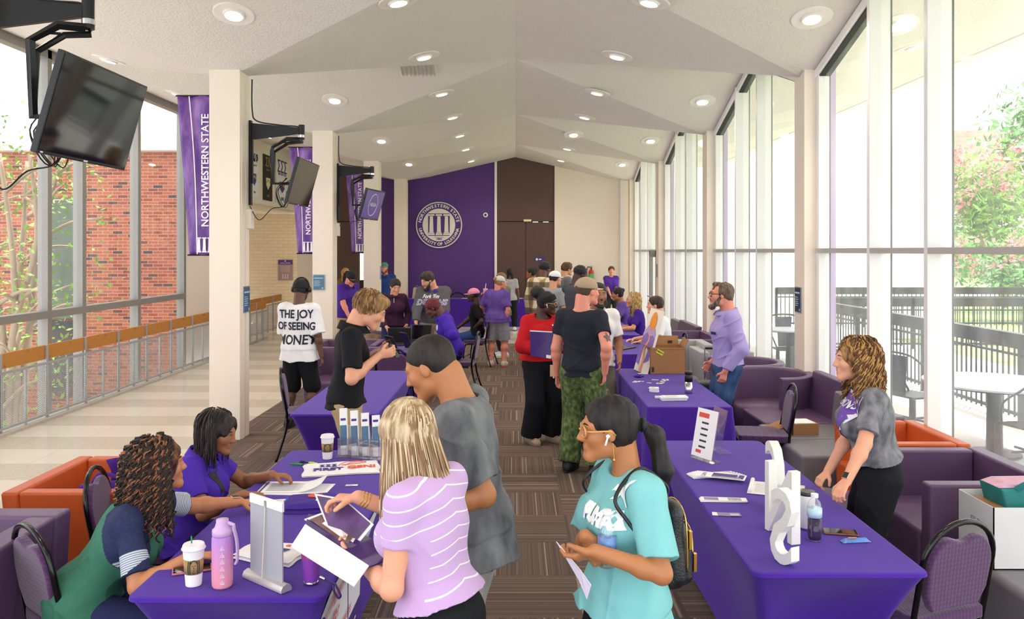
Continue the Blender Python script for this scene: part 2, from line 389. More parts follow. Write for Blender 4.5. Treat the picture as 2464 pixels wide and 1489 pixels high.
# left window wall
fr = MB(); XL = -6.3
for xm in (-1.0, 1.2, 3.4, 5.0, 6.6, 8.2, 9.6, 11.0, 11.88, 13.62, 15.5):
    fr.box((XL-.06, xm-.05, -3.1), (XL+.08, xm+.05, 4.78))
fr.box((XL-.06, -3, 4.66), (XL+.08, 15.5, 4.8)); fr.box((XL-.05, -3, 1.20), (XL+.09, 15.5, 1.30)); fr.box((XL-.05, -3, -.25), (XL+.05, 15.5, -.1))
wl = struct(fr.build('window_8', m_grey, bevel=.004))
MB().add([(XL, -3, -3.1), (XL, 15.5, -3.1), (XL, 15.5, 4.75), (XL, -3, 4.75)], [(0, 1, 2, 3)]).build('window_glass', m_glassL, wl)
struct(MB().box((-6.4, 15.55, -3.1), (-6.25, 19.3, 4.82)).box((-6.4, 19.3, 3.26), (-6.25, 25, 4.82)).build('wall_left', m_cream))
struct(MB().box((-12, 19.3, 3.2), (-6.4, 25, 3.3)).build('ceiling', M('soffit_plaster', '#d8c8b4', .9)))
struct(MB().box((-12, 19.2, -3.1), (-6.3, 19.3, 3.3)).build('wall_left', m_cream))
struct(MB().box((-12.1, 19.3, -3.1), (-12, 25, 3.3)).build('wall_left', m_creambrick)); struct(MB().box((-12, 19.3, -3.1), (-7.6, 25, -3.0)).build('floor', m_terr))
# downlights, found on the folded ceiling
m_trim = M('downlight_trim', '#ece6e0', .5); m_lamp = M('lamp_lens', '#fff4e0', .4, emit=('#ffe8cc', 14))
spots = [(563, 33), (958, 3), (1563, 3), (1953, 42), (262, 143), (430, 226), (1020, 135), (1485, 134), (806, 240), (1062, 224), (1437, 222), (1690, 243), (644, 327), (1088, 281), (1407, 281), (918, 338), (1106, 325), (1380, 323), (1565, 338), (1120, 358), (1365, 357), (984, 394), (1133, 386), (1350, 385), (1497, 395), (1144, 405), (1338, 405)]
spots += [(2160, 60), (2640, -120), (-60, -140), (2200, 110)]
lampd = bpy.data.lights.new('downlight_lamp', 'SPOT'); lampd.energy = 60; lampd.color = (1, .86, .7); lampd.spot_size = 2.4; lampd.spot_blend = .8; lampd.shadow_soft_size = .09
root0 = None; DL = []
for k, (x, y) in enumerate(spots):
    d = (px(x, y, 10)-cam.location).normalized(); h = ceil_bvh.ray_cast(cam.location, d)
    if h[0] is None: continue
    p, nrm = h[0], h[1]
    if nrm.z > 0: nrm = -nrm
    R_ = nrm.to_track_quat('-Z', 'Y').to_matrix().to_4x4()
    if root0 is None:
        r = thing('recessed_downlight', 'x', 'ceiling light')
        MB().lathe([(.20, 0), (.20, -.008), (.19, -.012), (.105, -.012), (.10, -.03), (.085, -.03), (.085, -.002)], n=36).build('trim_ring', m_trim, r, smooth=False)
        MB().lathe([(.084, -.028), (.084, -.0315), (.05, -.034), (.01, -.035)], n=28).build('lens', m_lamp, r)
        lo = bpy.data.objects.new('bulb', lampd); COL.objects.link(lo); lo.parent = r; lo.location = (0, 0, -.06)
        root0 = r
    else: r = copy_tree(root0)
    r.matrix_world = Matrix.Translation(p) @ R_
    DL.append((r, p))
for k in range(6):   # the ones behind and above the camera
    r = copy_tree(root0); x = (-2.2, 2.2)[k % 2]; y = (-1.6, .9, 3.4)[k//2]
    h = ceil_bvh.ray_cast(Vector((x, y, 2)), Vector((0, 0, 1)))
    nrm = h[1] if h[1].z < 0 else -h[1]
    r.matrix_world = Matrix.Translation(h[0]) @ nrm.to_track_quat('-Z', 'Y').to_matrix().to_4x4(); DL.append((r, h[0]))
ORD = 'nearest second third fourth fifth sixth seventh eighth ninth tenth eleventh twelfth thirteenth'.split()
rows = {}
for r, p in DL:
    k = ('corridor left of the columns' if p.x < -3.3 else 'outdoor soffit right of the windows' if p.x > 3.5 else ('inner' if abs(p.x) < 1.4 else 'outer')+' row '+('left' if p.x < 0 else 'right')+' of the ceiling ridge')
    rows.setdefault(k, []).append((p.y, r))
for k, l in rows.items():
    for i, (y, r) in enumerate(sorted(l, key=lambda q: q[0])):
        r['label'] = 'round ceiling downlight, %s along the %s' % (ORD[i], k); r['group'] = 'recessed ceiling downlights'
# air vent on the ceiling
d = (px(1005, 163, 10)-cam.location).normalized(); h = ceil_bvh.ray_cast(cam.location, d)
if h[0]:
    nrm = h[1] if h[1].z < 0 else -h[1]
    t = thing('air_vent', 'off-white slatted air vent in the folded ceiling left of the ridge', 'vent'); 
    MB().box((-.27, -.2, -.02), (.27, .2, 0)).build('frame', m_trim, t)
    sl = MB()
    for i in range(9): sl.box((-.24+i*.058, -.17, -.04), (-.225+i*.058, .17, -.018))
    sl.build('slats', M('vent_slat', '#b5aba2', .7), t)
    t.matrix_world = Matrix.Translation(h[0]) @ nrm.to_track_quat('-Z', 'Y').to_matrix().to_4x4()
# ---------------- outdoors, left: brick wing and trees
o = MB().box((-30, 18.8, -3.2), (-6.42, 19.1, 4.36)); ob = o.build('brick_wing', m_brick); tag(ob, 'red brick wing of the building outside the left windows', 'building')
MB().box((-30, 18.5, 4.36), (-6.42, 19.15, 4.72)).build('fascia', M('pale_fascia', '#dcd8d0', .8), ob)
MB().box((-10.8, 18.76, .55), (-10.0, 18.8, 3.3)).build('wing_window', M('dark_window', '#55604f', .15), ob); MB().box((-10.8, 18.74, -1.2), (-10.0, 18.79, .5)).build('wing_window', M('dark_window2', '#221f26', .15), ob)
tag(MB().box((-30, -6, -3.3), (-6.42, 18.8, -3.15)).build('courtyard_ground', M('paving', '#cfc9bf', .9)), 'pale paved courtyard outside the left windows', 'ground')
m_bark = M('bark', '#a08d78', .9, vary=.3, vscale=12, stretch=(1, 1, .3)); m_leaf = M('leaf', '#7fae3f', .6, vary=.35, vscale=3); m_leaf2 = M('leaf_deep', '#4e8a3a', .6, vary=.3, vscale=3); m_pink = M('pink_blossom', '#f0808c', .7, vary=.2)
m_leaf3 = M('leaf_mid', '#5f9a4a', .6, vary=.3, vscale=2)
def leaves(mb, c, r, n, size, mi=0, shell=.4):
    for _ in range(n):
        d = Vector((random.gauss(0, 1), random.gauss(0, 1), random.gauss(0, 1))).normalized(); q = (shell+(1-shell)*random.random())
        p = Vector(c)+Vector((d.x*r[0], d.y*r[1], d.z*r[2]))*q
        a = Vector((random.uniform(-1, 1), random.uniform(-1, 1), random.uniform(-1, 1))).normalized(); b = a.orthogonal().normalized(); s = size*random.uniform(.6, 1.3)
        mb.add([p-a*s, p+b*s*.45, p+a*s, p-b*s*.45], [(0, 1, 2, 3)], mi)
def tree(name, label, base, H, spread, trunks, leafmat, nleaf, lsize, seed, pink=0, r0=.07):
    rnd = random.Random(seed); t = thing(name, label, 'tree', base); tb = MB(); ends = []
    for k in range(trunks):
        a = 2*PI*k/trunks+rnd.random(); lean = spread*rnd.uniform(.25, .6)
        pts = [Vector((.08*math.cos(a), .08*math.sin(a), -.05))]; z = 0; 
        for j in range(1, 6):
            f = j/5; pts.append(Vector((math.cos(a)*lean*f**1.4+rnd.uniform(-.1, .1), math.sin(a)*lean*f**1.4+rnd.uniform(-.1, .1), H*.72*f)))
        pth = smoothpath(pts, 4); tb.tube(pth, [r0*(1-.75*i/len(pth)) for i in range(len(pth))], 7)
        for j in range(7):
            i = int(len(pth)*rnd.uniform(.4, .98)); p = pth[min(i, len(pth)-1)]; aa = rnd.random()*2*PI; l = spread*rnd.uniform(.3, .7)
            e = p+Vector((math.cos(aa)*l, math.sin(aa)*l, rnd.uniform(.1, .6)*l)); m = (p+e)/2+Vector((0, 0, .12))
            q = smoothpath([p, m, e], 4); tb.tube(q, [r0*.4*(1-.8*i/len(q)) for i in range(len(q))], 5); ends.append(e)
        ends.append(pth[-1])
    tb.build('trunk', m_bark, t, smooth=True); lb = MB()
    for e in ends: leaves(lb, e, (spread*.3, spread*.3, H*.1), nleaf//len(ends), lsize, 0, .1)
    lb.build('foliage', leafmat, t)
    if pink:
        pb = MB()
        for _ in range(pink):
            e = ends[rnd.randrange(len(ends))]+Vector((rnd.gauss(0, spread*.2), rnd.gauss(0, spread*.2), rnd.uniform(0, H*.12))); leaves(pb, e, (.16, .16, .22), 30, lsize*.6, 0, .2)
        pb.build('blossom', m_pink, t)
    return t
tree('crape_myrtle', 'slender multi-trunk tree with light green leaves outside the left windows', (-8.15, 13.3, -3.15), 9.4, 1.5, 7, m_leaf, 1300, .05, 3, r0=.10)
tree('crape_myrtle', 'thin many-stemmed tree close to the brick wing, half hidden by the nearer tree', (-10.6, 16.5, -3.15), 7.0, 2.2, 5, m_leaf, 500, .06, 5)
# ---------------- outdoors, right: patio, railings, planting
tag(MB().box((3.5, -6, -.12), (9, 26, -.01)).build('patio', M('patio_concrete', '#dcd7cf', .9, vary=.05)), 'pale concrete patio outside the right windows', 'ground')
tag(MB().box((9, -20, -1.0), (200, 26, -.9)).box((-100, 26, -.9), (200, 200, -.8)).build('lawn', M('lawn_grass', '#93ad62', .95, vary=.25, vscale=2)), 'sunny lawn sloping away beyond the patio railings', 'lawn')
tag(MB().box((10, 44, -.8), (200, 62, -.78)).build('parking_lot', M('asphalt_pale', '#cfcac6', .9)), 'pale parking lot beyond the lawn', 'ground')
def railing(x0, y0, x1, y1, label, zt=1.07, board=.17):
    L = math.hypot(x1-x0, y1-y0); t = thing('patio_railing', label, 'railing', (x0, y0, 0), math.atan2(y1-y0, x1-x0))
    MB().box((0, -.03, zt-board), (L, .03, zt)).box((0, -.06, zt), (L, .06, zt+.02)).build('top_board', m_black, t)
    MB().box((0, -.02, zt-board-.09), (L, .02, zt-board-.06)).box((0, -.02, .08), (L, .02, .12)).build('cross_rail', m_black, t)
    n = int(L/.12); pk = MB(); near = sorted(range(n+1), key=lambda i: (x0+(x1-x0)*i/n)**2+(y0+(y1-y0)*i/n)**2)[:100]; p0 = None
    for i in range(n+1):
        if i in near:
            if p0 is None: p0 = MB().box((-.009, -.009, .05), (.009, .009, zt-board)).build('picket', m_black, t); q = p0
            else: q = p0.copy(); COL.objects.link(q)
            q.location = (i*L/n, 0, 0)
        else: pk.box((i*L/n-.009, -.009, .05), (i*L/n+.009, .009, zt-board))
    if pk.v: tag(pk.build('pickets', m_black, t), kind='stuff')
    for i in range(int(L/2.4)+1): MB().box((i*2.4-.03, -.03, -.01), (i*2.4+.03, .03, zt)).build('post', m_black, t)
    return t
railing(6.15, 5.2, 6.15, 17.6, 'black picket railing running along the near side of the patio')
railing(6.15, 17.7, 22, 17.7, 'black picket railing crossing behind the patio, nearer of the two far ones'); railing(7.2, 22.7, 26, 22.7, 'black picket railing farthest across the lawn')
def bush(label, c, r, n, pinkn, seed, lm=None, size=.1, name='flowering_shrub', cat='shrub'):
    random.seed(seed); t = thing(name, label, cat, (c[0], c[1], c[2])); lb = MB(); pb = MB(); st = MB()
    for k in range(7):
        o = Vector((random.uniform(-.5, .5)*r[0], random.uniform(-.5, .5)*r[1], random.uniform(.9, 1.3)*r[2])); leaves(lb, o, (r[0]*.6, r[1]*.6, r[2]*.55), n//7, size, 0, .2)
        st.tube([(0, 0, 0), (o.x*.5, o.y*.5, o.z*.5), o], [.12, .08, .03], 6)
        for j in range(pinkn//7):
            d = Vector((random.gauss(0, 1), random.gauss(0, 1), abs(random.gauss(0, 1)))).normalized(); leaves(pb, o+Vector((d.x*r[0]*.6, d.y*r[1]*.6, d.z*r[2]*.55)), (size*2.5, size*2.5, size*4), 26, size*.7, 0, .1)
    st.build('trunk', m_bark, t); lb.build('foliage', lm or m_leaf3, t)
    if pinkn: pb.build('blossom', m_pink, t)
    return t
bush('pink-flowering shrub beyond the railings at the far right', (21.5, 33, -.8), (3.4, 3, 2.0), 2600, 49, 1, size=.16)
bush('pink-flowering shrub beyond the railings, in the second pane', (17.0, 34.5, -.8), (2.0, 2, 2.4), 2000, 35, 2, size=.16)
bush('pale pink-flowering tree tops rising behind the shrubs', (25, 42, -.8), (5, 3, 5.0), 3000, 42, 3, m_leaf, .22, 'flowering_tree', 'tree')
bush('broad green tree seen in the first pane right of the column', (17.5, 42, -.8), (3.4, 3, 6.3), 3600, 0, 4, m_leaf2, .25, 'broad_tree', 'tree')
bush('tall green tree at the far right beyond the patio', (37, 56, -.8), (6.0, 4, 9), 4200, 0, 5, m_leaf3, .34, 'broad_tree', 'tree')
bush('hazy green tree in front of the distant brick building', (22.5, 50, -.8), (3.6, 3, 6.6), 3000, 0, 6, m_leaf3, .28, 'broad_tree', 'tree')
bush('small dark green tree by the parked red car', (15.3, 33, -.8), (1.2, 1.2, 2.0), 1500, 0, 8, m_leaf2, .14, 'small_tree', 'tree')
ob = tag(MB().box((36, 92, -.79), (90, 110, 15.5)).build('brick_building', brick_mat('far_brick', 0, '#b98a86', '#c49a94', '#c9b3ac', w=.6, h=.25)), 'distant flat-roofed brick building beyond the trees', 'building')
MB().box((35.9, 91.8, 4.2), (90, 92, 6.8)).build('pale_band', M('pale_band', '#e6e2e0', .8), ob)
tag(MB().box((3.9, 27, -.79), (13.5, 40, 9.0)).build('pale_annex', M('pale_annex_wall', '#e9e6e2', .9)), 'pale blank-walled annex straight beyond the patio', 'building')
t = thing('parked_car', 'small red car parked far beyond the first pane', 'car', (27, 70, -.78)); m_car = M('car_red', '#9c3a34', .3)
prof = [(-2.1, .35), (-2.1, .85), (-1.5, 1.0), (-1.0, 1.5), (.7, 1.5), (1.3, 1.05), (2.1, .9), (2.15, .35)]
MB().prism(prof, -.85, .85, UP).build('body', m_car, t, bevel=.05); MB().prism([(-1.2, 1.02), (-.9, 1.42), (.6, 1.42), (1.0, 1.02)], -.86, .86, UP).build('side_window', M('car_glass', '#2a2d33', .1), t)
for wx in (-1.35, 1.35):
    for wy in (-.8, .8): MB().tube([(wx, wy-.1, .33), (wx, wy+.1, .33)], .33, 18).build('wheel', m_blackplastic, t)
# ================================================================ smooth implicit surfaces (people, garments, hair)
class Sdf:
    """smooth union of elliptic cones, meshed with surface nets"""
    def __init__(s, k=.02): s.P = []; s.cuts = []; s.k = k; s.disp = None; s.planes = []
    def cone(s, a, b, ra, rb, side=None, asp=1.0, k=None, flat=False, flat0=False):
        """segment a-b, radius ra->rb along 'side', times asp across it"""
        a = np.array(a, float); b = np.array(b, float); ax = b-a; L = np.linalg.norm(ax)
        if L < 1e-6: ax = np.array((0, 0, 1.)); L = 0.
        else: ax = ax/L
        sd_ = np.array(side if side is not None else ((1, 0, 0) if abs(ax[0]) < .9 else (0, 1, 0)), float); sd_ = sd_-ax*(sd_@ax)
        if np.linalg.norm(sd_) < 1e-6: sd_ = np.cross(ax, (0, 1, 0))
        sd_ /= np.linalg.norm(sd_); u = np.cross(ax, sd_)
        s.P.append(('c', a, ax, L, sd_, u, ra, rb, asp, s.k if k is None else k, flat, flat0)); return s
    def ell(s, c, r, R=None, k=None, sub=False):
        R = np.eye(3) if R is None else np.array(R, float)
        (s.cuts if sub else s.P).append(('e', np.array(c, float), np.array(r, float), R, None, None, 0, 0, 0, s.k if k is None else k, False, False)); return s
    def cut(s, p, n):
        n = np.array(n, float); s.planes.append((np.array(p, float), n/np.linalg.norm(n))); return s
    @staticmethod
    def ev(q, X):
        if q[0] == 'e':
            v = (X-q[1])@q[3]; k0 = np.sqrt(((v/q[2])**2).sum(-1)); k1 = np.sqrt(((v/q[2]**2)**2).sum(-1))+1e-9
            return k0*(k0-1)/k1
        _, a, ax, L, sd_, u, ra, rb, asp, k, flat, flat0 = q
        v = X-a; t = v@ax; tc = np.clip(t, 0, L); r = ra+(rb-ra)*(tc/L if L > 0 else 0)
        x = v@sd_; y = v@u; z = t-tc; ry = r*asp; rz = np.minimum(r, ry)
        if asp == 1.0: d = np.sqrt(x*x+y*y+z*z)-r
        else:
            k0 = np.sqrt((x/r)**2+(y/ry)**2+(z/rz)**2); k1 = np.sqrt((x/r**2)**2+(y/ry**2)**2+(z/rz**2)**2)+1e-9; d = k0*(k0-1)/k1
            d = np.where(k0 < .3, -rz*.7, d)
        if flat: d = np.maximum(d, t-L)
        if flat0: d = np.maximum(d, -t)
        return d
    def bounds(s):
        lo = np.full(3, 1e9); hi = -lo
        for q in s.P:
            if q[0] == 'e': r = np.max(q[2]); lo = np.minimum(lo, q[1]-r); hi = np.maximum(hi, q[1]+r)
            else:
                for p, r in ((q[1], q[6]), (q[1]+q[2]*q[3], q[7])):
                    r = r*max(1, q[8]); lo = np.minimum(lo, p-r); hi = np.maximum(hi, p+r)
        return lo-.03, hi+.03
    def value(s, X, D=None, act=None):
        d = None
        for i, q in enumerate(s.P):
            v = s.ev(q, X)
            if d is None: d = v; continue
            k = q[9]
            if k <= 0: d = np.minimum(d, v)
            else:
                h = np.maximum(k-np.abs(d-v), 0)/k; d = np.minimum(d, v)-h*h*k*.25
        for q in s.cuts: d = np.maximum(d, -s.ev(q, X))
        for p, n in s.planes: d = np.maximum(d, (X-p)@n)
        if s.disp is not None: d = d+s.disp(X)
        return d
    def mesh(s, h=.006):
        lo, hi = s.bounds(); B = 8; nb = np.ceil((hi-lo)/(h*B)).astype(int)
        n = nb*B+1
        gi = np.stack(np.meshgrid(*[np.arange(k) for k in nb], indexing='ij'), -1).reshape(-1, 3)
        cen = lo+(gi+.5)*B*h; R = B*h*.87
        pv = np.stack([s.ev(q, cen) for q in s.P], 1)      # blocks x prims
        km = max([q[9] for q in s.P]); dm = pv.min(1)
        act = (dm < R*1.35+.012+km*.25)&(dm > -R*2.2-.02)
        vals = np.full(n, .1, np.float32)
        # inside default
        ins = dm <= -R*2.2-.02
        for g in gi[ins]: a = g*B; vals[a[0]:a[0]+B+1, a[1]:a[1]+B+1, a[2]:a[2]+B+1] = -.1
        o = np.stack(np.meshgrid(*[np.arange(B+1)]*3, indexing='ij'), -1).reshape(-1, 3)*h
        ids = np.where(act)[0]
        for c0 in range(0, len(ids), 256):
            idx = ids[c0:c0+256]; X = (lo+gi[idx]*B*h)[:, None, :]+o[None]
            d = np.full(X.shape[:2], 1e3)
            lim = dm[idx]+2*R*1.25+km+.01
            for i, q in enumerate(s.P):
                sel = pv[idx, i] < lim
                if not sel.any(): continue
                v = s.ev(q, X[sel].reshape(-1, 3)).reshape(-1, X.shape[1]); k = q[9]; dd = d[sel]
                if k <= 0: d[sel] = np.minimum(dd, v)
                else:
                    hh = np.maximum(k-np.abs(dd-v), 0)/k; d[sel] = np.minimum(dd, v)-hh*hh*k*.25
            Xf = X.reshape(-1, 3); df = d.reshape(-1)
            if s.disp is not None: df = df+s.disp(Xf)
            for q in s.cuts: df = np.maximum(df, -s.ev(q, Xf))
            for p, nn in s.planes: df = np.maximum(df, (Xf-p)@nn)
            d = df.reshape(d.shape).astype(np.float32)
            for j, bi in enumerate(idx):
                a = gi[bi]*B; vals[a[0]:a[0]+B+1, a[1]:a[1]+B+1, a[2]:a[2]+B+1] = d[j].reshape(B+1, B+1, B+1)
        return nets(vals, lo, h)
def nets(v, lo, h):
    neg = v < 0; c = np.zeros(tuple(k-1 for k in v.shape), np.int8)
    S = [(i, j, k) for i in (0, 1) for j in (0, 1) for k in (0, 1)]
    for i, j, k in S: c += neg[i:v.shape[0]-1+i, j:v.shape[1]-1+j, k:v.shape[2]-1+k]
    m = (c > 0)&(c < 8); I = np.argwhere(m)
    if len(I) == 0: return np.zeros((0, 3)), np.zeros((0, 4), int)
    num = np.full(m.shape, -1, np.int32); num[m] = np.arange(len(I))
    acc = np.zeros((len(I), 3)); cnt = np.zeros(len(I))
    for axis in range(3):
        for a in (0, 1):
            for b in (0, 1):
                o0 = [0, 0, 0]; o1 = [0, 0, 0]; oth = [x for x in range(3) if x != axis]
                o0[oth[0]] = o1[oth[0]] = a; o0[oth[1]] = o1[oth[1]] = b; o1[axis] = 1
                A = v[tuple((I+o0).T)]; Bv = v[tuple((I+o1).T)]; x = (A < 0) != (Bv < 0)
                t = np.where(x, A/np.where(x, A-Bv, 1), 0)
                P = np.array(o0, float)[None]+np.zeros((len(I), 3)); P[:, axis] += t
                acc += P*x[:, None]; cnt += x
    V_ = lo+(I+acc/np.maximum(cnt, 1)[:, None])*h; F_ = []
    for axis in range(3):
        b, c_ = [(1, 2), (2, 0), (0, 1)][axis]
        sl0 = [slice(1, -1)]*3; sl1 = [slice(1, -1)]*3; sl0[axis] = slice(0, -1); sl1[axis] = slice(1, None)
        A = neg[tuple(sl0)]; Bn = neg[tuple(sl1)]; E = np.argwhere(A != Bn)
        if len(E) == 0: continue
        E = E+np.array([0 if i == axis else 1 for i in range(3)]); fl = neg[tuple(E.T)]
        db = np.zeros(3, int); db[b] = 1; dc = np.zeros(3, int); dc[c_] = 1
        q = np.stack([num[tuple((E-db-dc).T)], num[tuple((E-dc).T)], num[tuple(E.T)], num[tuple((E-db).T)]], 1)
        q[~fl] = q[~fl][:, ::-1]; q = q[(q >= 0).all(1)]; F_.append(q)
    return V_, np.concatenate(F_)
def np_mesh(name, V_, F_, mats, parent=None, smooth=True, midx=None, attrs=None):
    me = bpy.data.meshes.new(name); nv, nf = len(V_), len(F_)
    me.vertices.add(nv); me.vertices.foreach_set('co', np.asarray(V_, np.float32).ravel())
    me.loops.add(nf*4); me.loops.foreach_set('vertex_index', np.asarray(F_, np.int32).ravel())
    me.polygons.add(nf); me.polygons.foreach_set('loop_start', np.arange(nf, dtype=np.int32)*4)
    me.polygons.foreach_set('use_smooth', np.full(nf, smooth))
    if not isinstance(mats, (list, tuple)): mats = [mats]
    for m in mats: me.materials.append(m)
    if midx is not None: me.polygons.foreach_set('material_index', np.asarray(midx, np.int32))
    me.update(calc_edges=True); me.validate()
    if attrs:
        for k, a in attrs.items():
            at = me.attributes.new(k, 'FLOAT', 'POINT'); at.data.foreach_set('value', np.asarray(a, np.float32))
    o = bpy.data.objects.new(name, me); COL.objects.link(o)
    if parent is not None: o.parent = parent
    return o
def wrinkle(amp, f, seed=0, zs=.5):
    r = np.random.default_rng(seed); D = r.normal(size=(5, 3)); D[:, 2] *= zs; D = D/np.linalg.norm(D, axis=1)[:, None]*f*r.uniform(.6, 1.6, (5, 1)); ph = r.uniform(0, 6, 5)
    def fn(X):
        w_ = .6*np.sin(X@D[0]*.7+ph[0]); s_ = 0
        for i in range(1, 4): s_ = s_+np.sin(X@D[i]+ph[i]+w_*1.7)
        r_ = 1-np.abs(np.sin(X@D[4]*.55+ph[4]+w_*2.2)); m_ = .5+.5*np.sin(X@D[1]*.4+ph[2])
        return amp*(s_*.34-1.1*r_**3*m_+.25)
    return fn
# ---------------------------------------------------------------- skeleton and figure
def v3(*a): return np.array(a, float)
def unit(v): return v/(np.linalg.norm(v)+1e-12)
def rotm(axis, a):
    axis = unit(np.array(axis, float)); K = np.array([[0, -axis[2], axis[1]], [axis[2], 0, -axis[0]], [-axis[1], axis[0], 0]])
    return np.eye(3)+math.sin(a)*K+(1-math.cos(a))*K@K
def ik(a, t, l1, l2, pole):
    d = t-a; L = np.linalg.norm(d); Lm = (l1+l2)*.995
    if L > Lm: t = a+d*(Lm/L); d = t-a; L = Lm
    L = max(L, abs(l1-l2)+.01)
    x = (l1*l1-l2*l2+L*L)/(2*L); y = math.sqrt(max(l1*l1-x*x, 0)); dn = d/np.linalg.norm(d)
    p = pole-dn*(pole@dn); p = unit(p); return a+dn*x+p*y, t
SKIN = {'fair': '#e2a284', 'light': '#d99a78', 'tan': '#c07f58', 'brown': '#96603f', 'dark': '#66412f', 'deep': '#452a20', 'pink': '#e08f78', 'bronze': '#b27449'}
def skin_mat(k): return M('skin_'+k, SKIN[k], .5, sss=.12, vary=.06, vscale=14, bump=.06, bscale=400)
def attr_stripes(name, base, cols, lo, hi, n, rough=.8, attr='u', duty=.5):
    """bands of a second colour where the garment coordinate u lies between lo and hi"""
    m, nt, b = newmat(name); a = nt.nodes.new('ShaderNodeAttribute'); a.attribute_name = attr; u = a.outputs['Fac']
    inb = mth(nt, 'MULTIPLY', mth(nt, 'GREATER_THAN', u, lo), mth(nt, 'LESS_THAN', u, hi))
    st = mth(nt, 'GREATER_THAN', mth(nt, 'FRACT', mth(nt, 'MULTIPLY', mth(nt, 'SUBTRACT', u, lo), n/(hi-lo))), duty)
    nt.links.new(mixc(nt, mth(nt, 'MULTIPLY', inb, st), C(base), C(cols)), b.inputs['Base Color']); b.inputs['Roughness'].default_value = rough; return m
class Fig: pass
def person(label, at, face, h=1.7, sex='m', girth=1.0, skin='light', lean=0, side=0, twist=0, head=(0, 0), res=.008,
           L=None, Rr=None, Lp=None, Rp=None, sit=None, feet=None, top=None, bottom=None, shoes=('#222226', 'sneaker'), hair=None,
           curl=.45, hand_dir=None, kneeL=None, kneeR=None, group=None, palm=None, headroll=0, zoff=0, socks=None, fist=None, belly=0):
    """at=(x,y) world, face = heading in degrees (0 looks along +X, 90 away from the camera)"""
    f = Fig(); f.h = h; H = h; f.label = label; f.sit = sit
    root = thing('person', label, 'person', (at[0], at[1], 0), math.radians(face-90), group); f.root = root
    W = root.matrix_basis.inverted() if False else Matrix.Rotation(-math.radians(face-90), 4, 'Z') @ Matrix.Translation((-at[0], -at[1], 0))
    f.W = W; f.Wi = W.inverted()
    loc = lambda p: np.array(W @ Vector(p)) if p is not None else None
    fem = sex == 'f'; g = girth
    hipz = .525*H if sit is None else sit+.085*H*min(g, 1.2)
    pel = v3(0, 0, hipz+zoff); sp = rotm((1, 0, 0), -math.radians(lean)) @ rotm((0, 1, 0), math.radians(side)); tw = sp @ rotm((0, 0, 1), math.radians(twist))
    P = lambda x, y, z: pel+sp@v3(x*H, y*H, (z-.525)*H)
    T_ = lambda x, y, z: pel+tw@v3(x*H, y*H, (z-.525)*H)
    shw = (.087 if fem else .100)*(1+.25*(g-1)); f.sp = sp; f.pel = pel
    f.hip = {s: pel+v3(s*.048*H*(1+.35*(g-1)), 0, -.01*H) for s in (-1, 1)}
    waist = P(0, 0, .62); chest = T_(0, .005, .72); neck0 = T_(0, -.008, .815); neck1 = T_(0, .004, .86)
    f.sh = {s: T_(s*shw, -.006, .800) for s in (-1, 1)}; f.chest = chest; f.waist = waist; f.neck0 = neck0
    # head frame
    hy, hp = math.radians(head[0]), math.radians(head[1])
    HR = rotm((0, 0, 1), -hy) @ rotm((1, 0, 0), hp) @ rotm((0, 1, 0), math.radians(headroll)); f.HR = HR
    neck1 = neck0*.0+neck0+unit(.6*(tw@v3(0, .25, 1))+.4*(HR@v3(0, .2, 1)))*.052*H
    S = .138*(H if H < 1.72 else 1.72+(H-1.72)*.5); f.S = S   # head height = 1*S*1.0 (chin to crown ~ S)
    hc = neck1+HR@v3(0, .26*S, .42*S); f.hc = hc
    hd = lambda x, y, z: hc+HR@(v3(x, y, z)*S)
    f.hd = hd
    # arms
    ua, fa = .172*H, .148*H; f.el = {}; f.wr = {}; f.hand = {}
    for s, tgt, pole in ((-1, L, Lp), (1, Rr, Rp)):
        sh = f.sh[s]
        t = loc(tgt) if tgt is not None and len(tgt) == 3 else None
        if t is None: t = sh+v3(s*.05*H, .03*H, -.31*H)
        pl = v3(s*.5, -1, -.3) if pole is None else np.array(pole, float)
        e, t = ik(sh, t, ua, fa, pl); f.el[s] = e; f.wr[s] = t
    # legs
    th, shn = .245*H, .235*H; f.kn = {}; f.an = {}; ft = feet or {}
    for s, kk in ((-1, kneeL), (1, kneeR)):
        if sit is None:
            a = ft.get(s, (s*.075*H, 0)); an = v3(a[0], a[1], .048*H); pole = v3(s*.15, 1, 0)
        else:
            a = ft.get(s, (s*.08*H, .24*H)); an = v3(a[0], a[1], .048*H); pole = v3(s*.2, 1, .8)
        k_, an = ik(f.hip[s], an, th, shn, pole); f.kn[s] = k_; f.an[s] = an
    # ------------------------------------------------ body
    b = Sdf(.03); r = lambda x: x*H*g
    b.cone(pel+v3(-.03*H, 0, .0), pel+v3(.03*H, 0, .0), r(.064), r(.064), side=(0, 0, 1), asp=.95)
    b.cone(P(0, -.004, .53), waist, r(.092 if fem else .086), r(.070 if fem else .078), side=sp@v3(1, 0, 0), asp=.70)
    b.cone(waist, chest, r(.070 if fem else .078), r(.088 if fem else .098), side=tw@v3(1, 0, 0), asp=.70)
    b.cone(chest, T_(0, -.008, .775), r(.088 if fem else .098), r(.080 if fem else .09), side=tw@v3(1, 0, 0), asp=.60)
    if belly: b.ell(P(0, .035+belly*.3, .60), (r(.075), r(.06)+belly*H, r(.075)), sp)
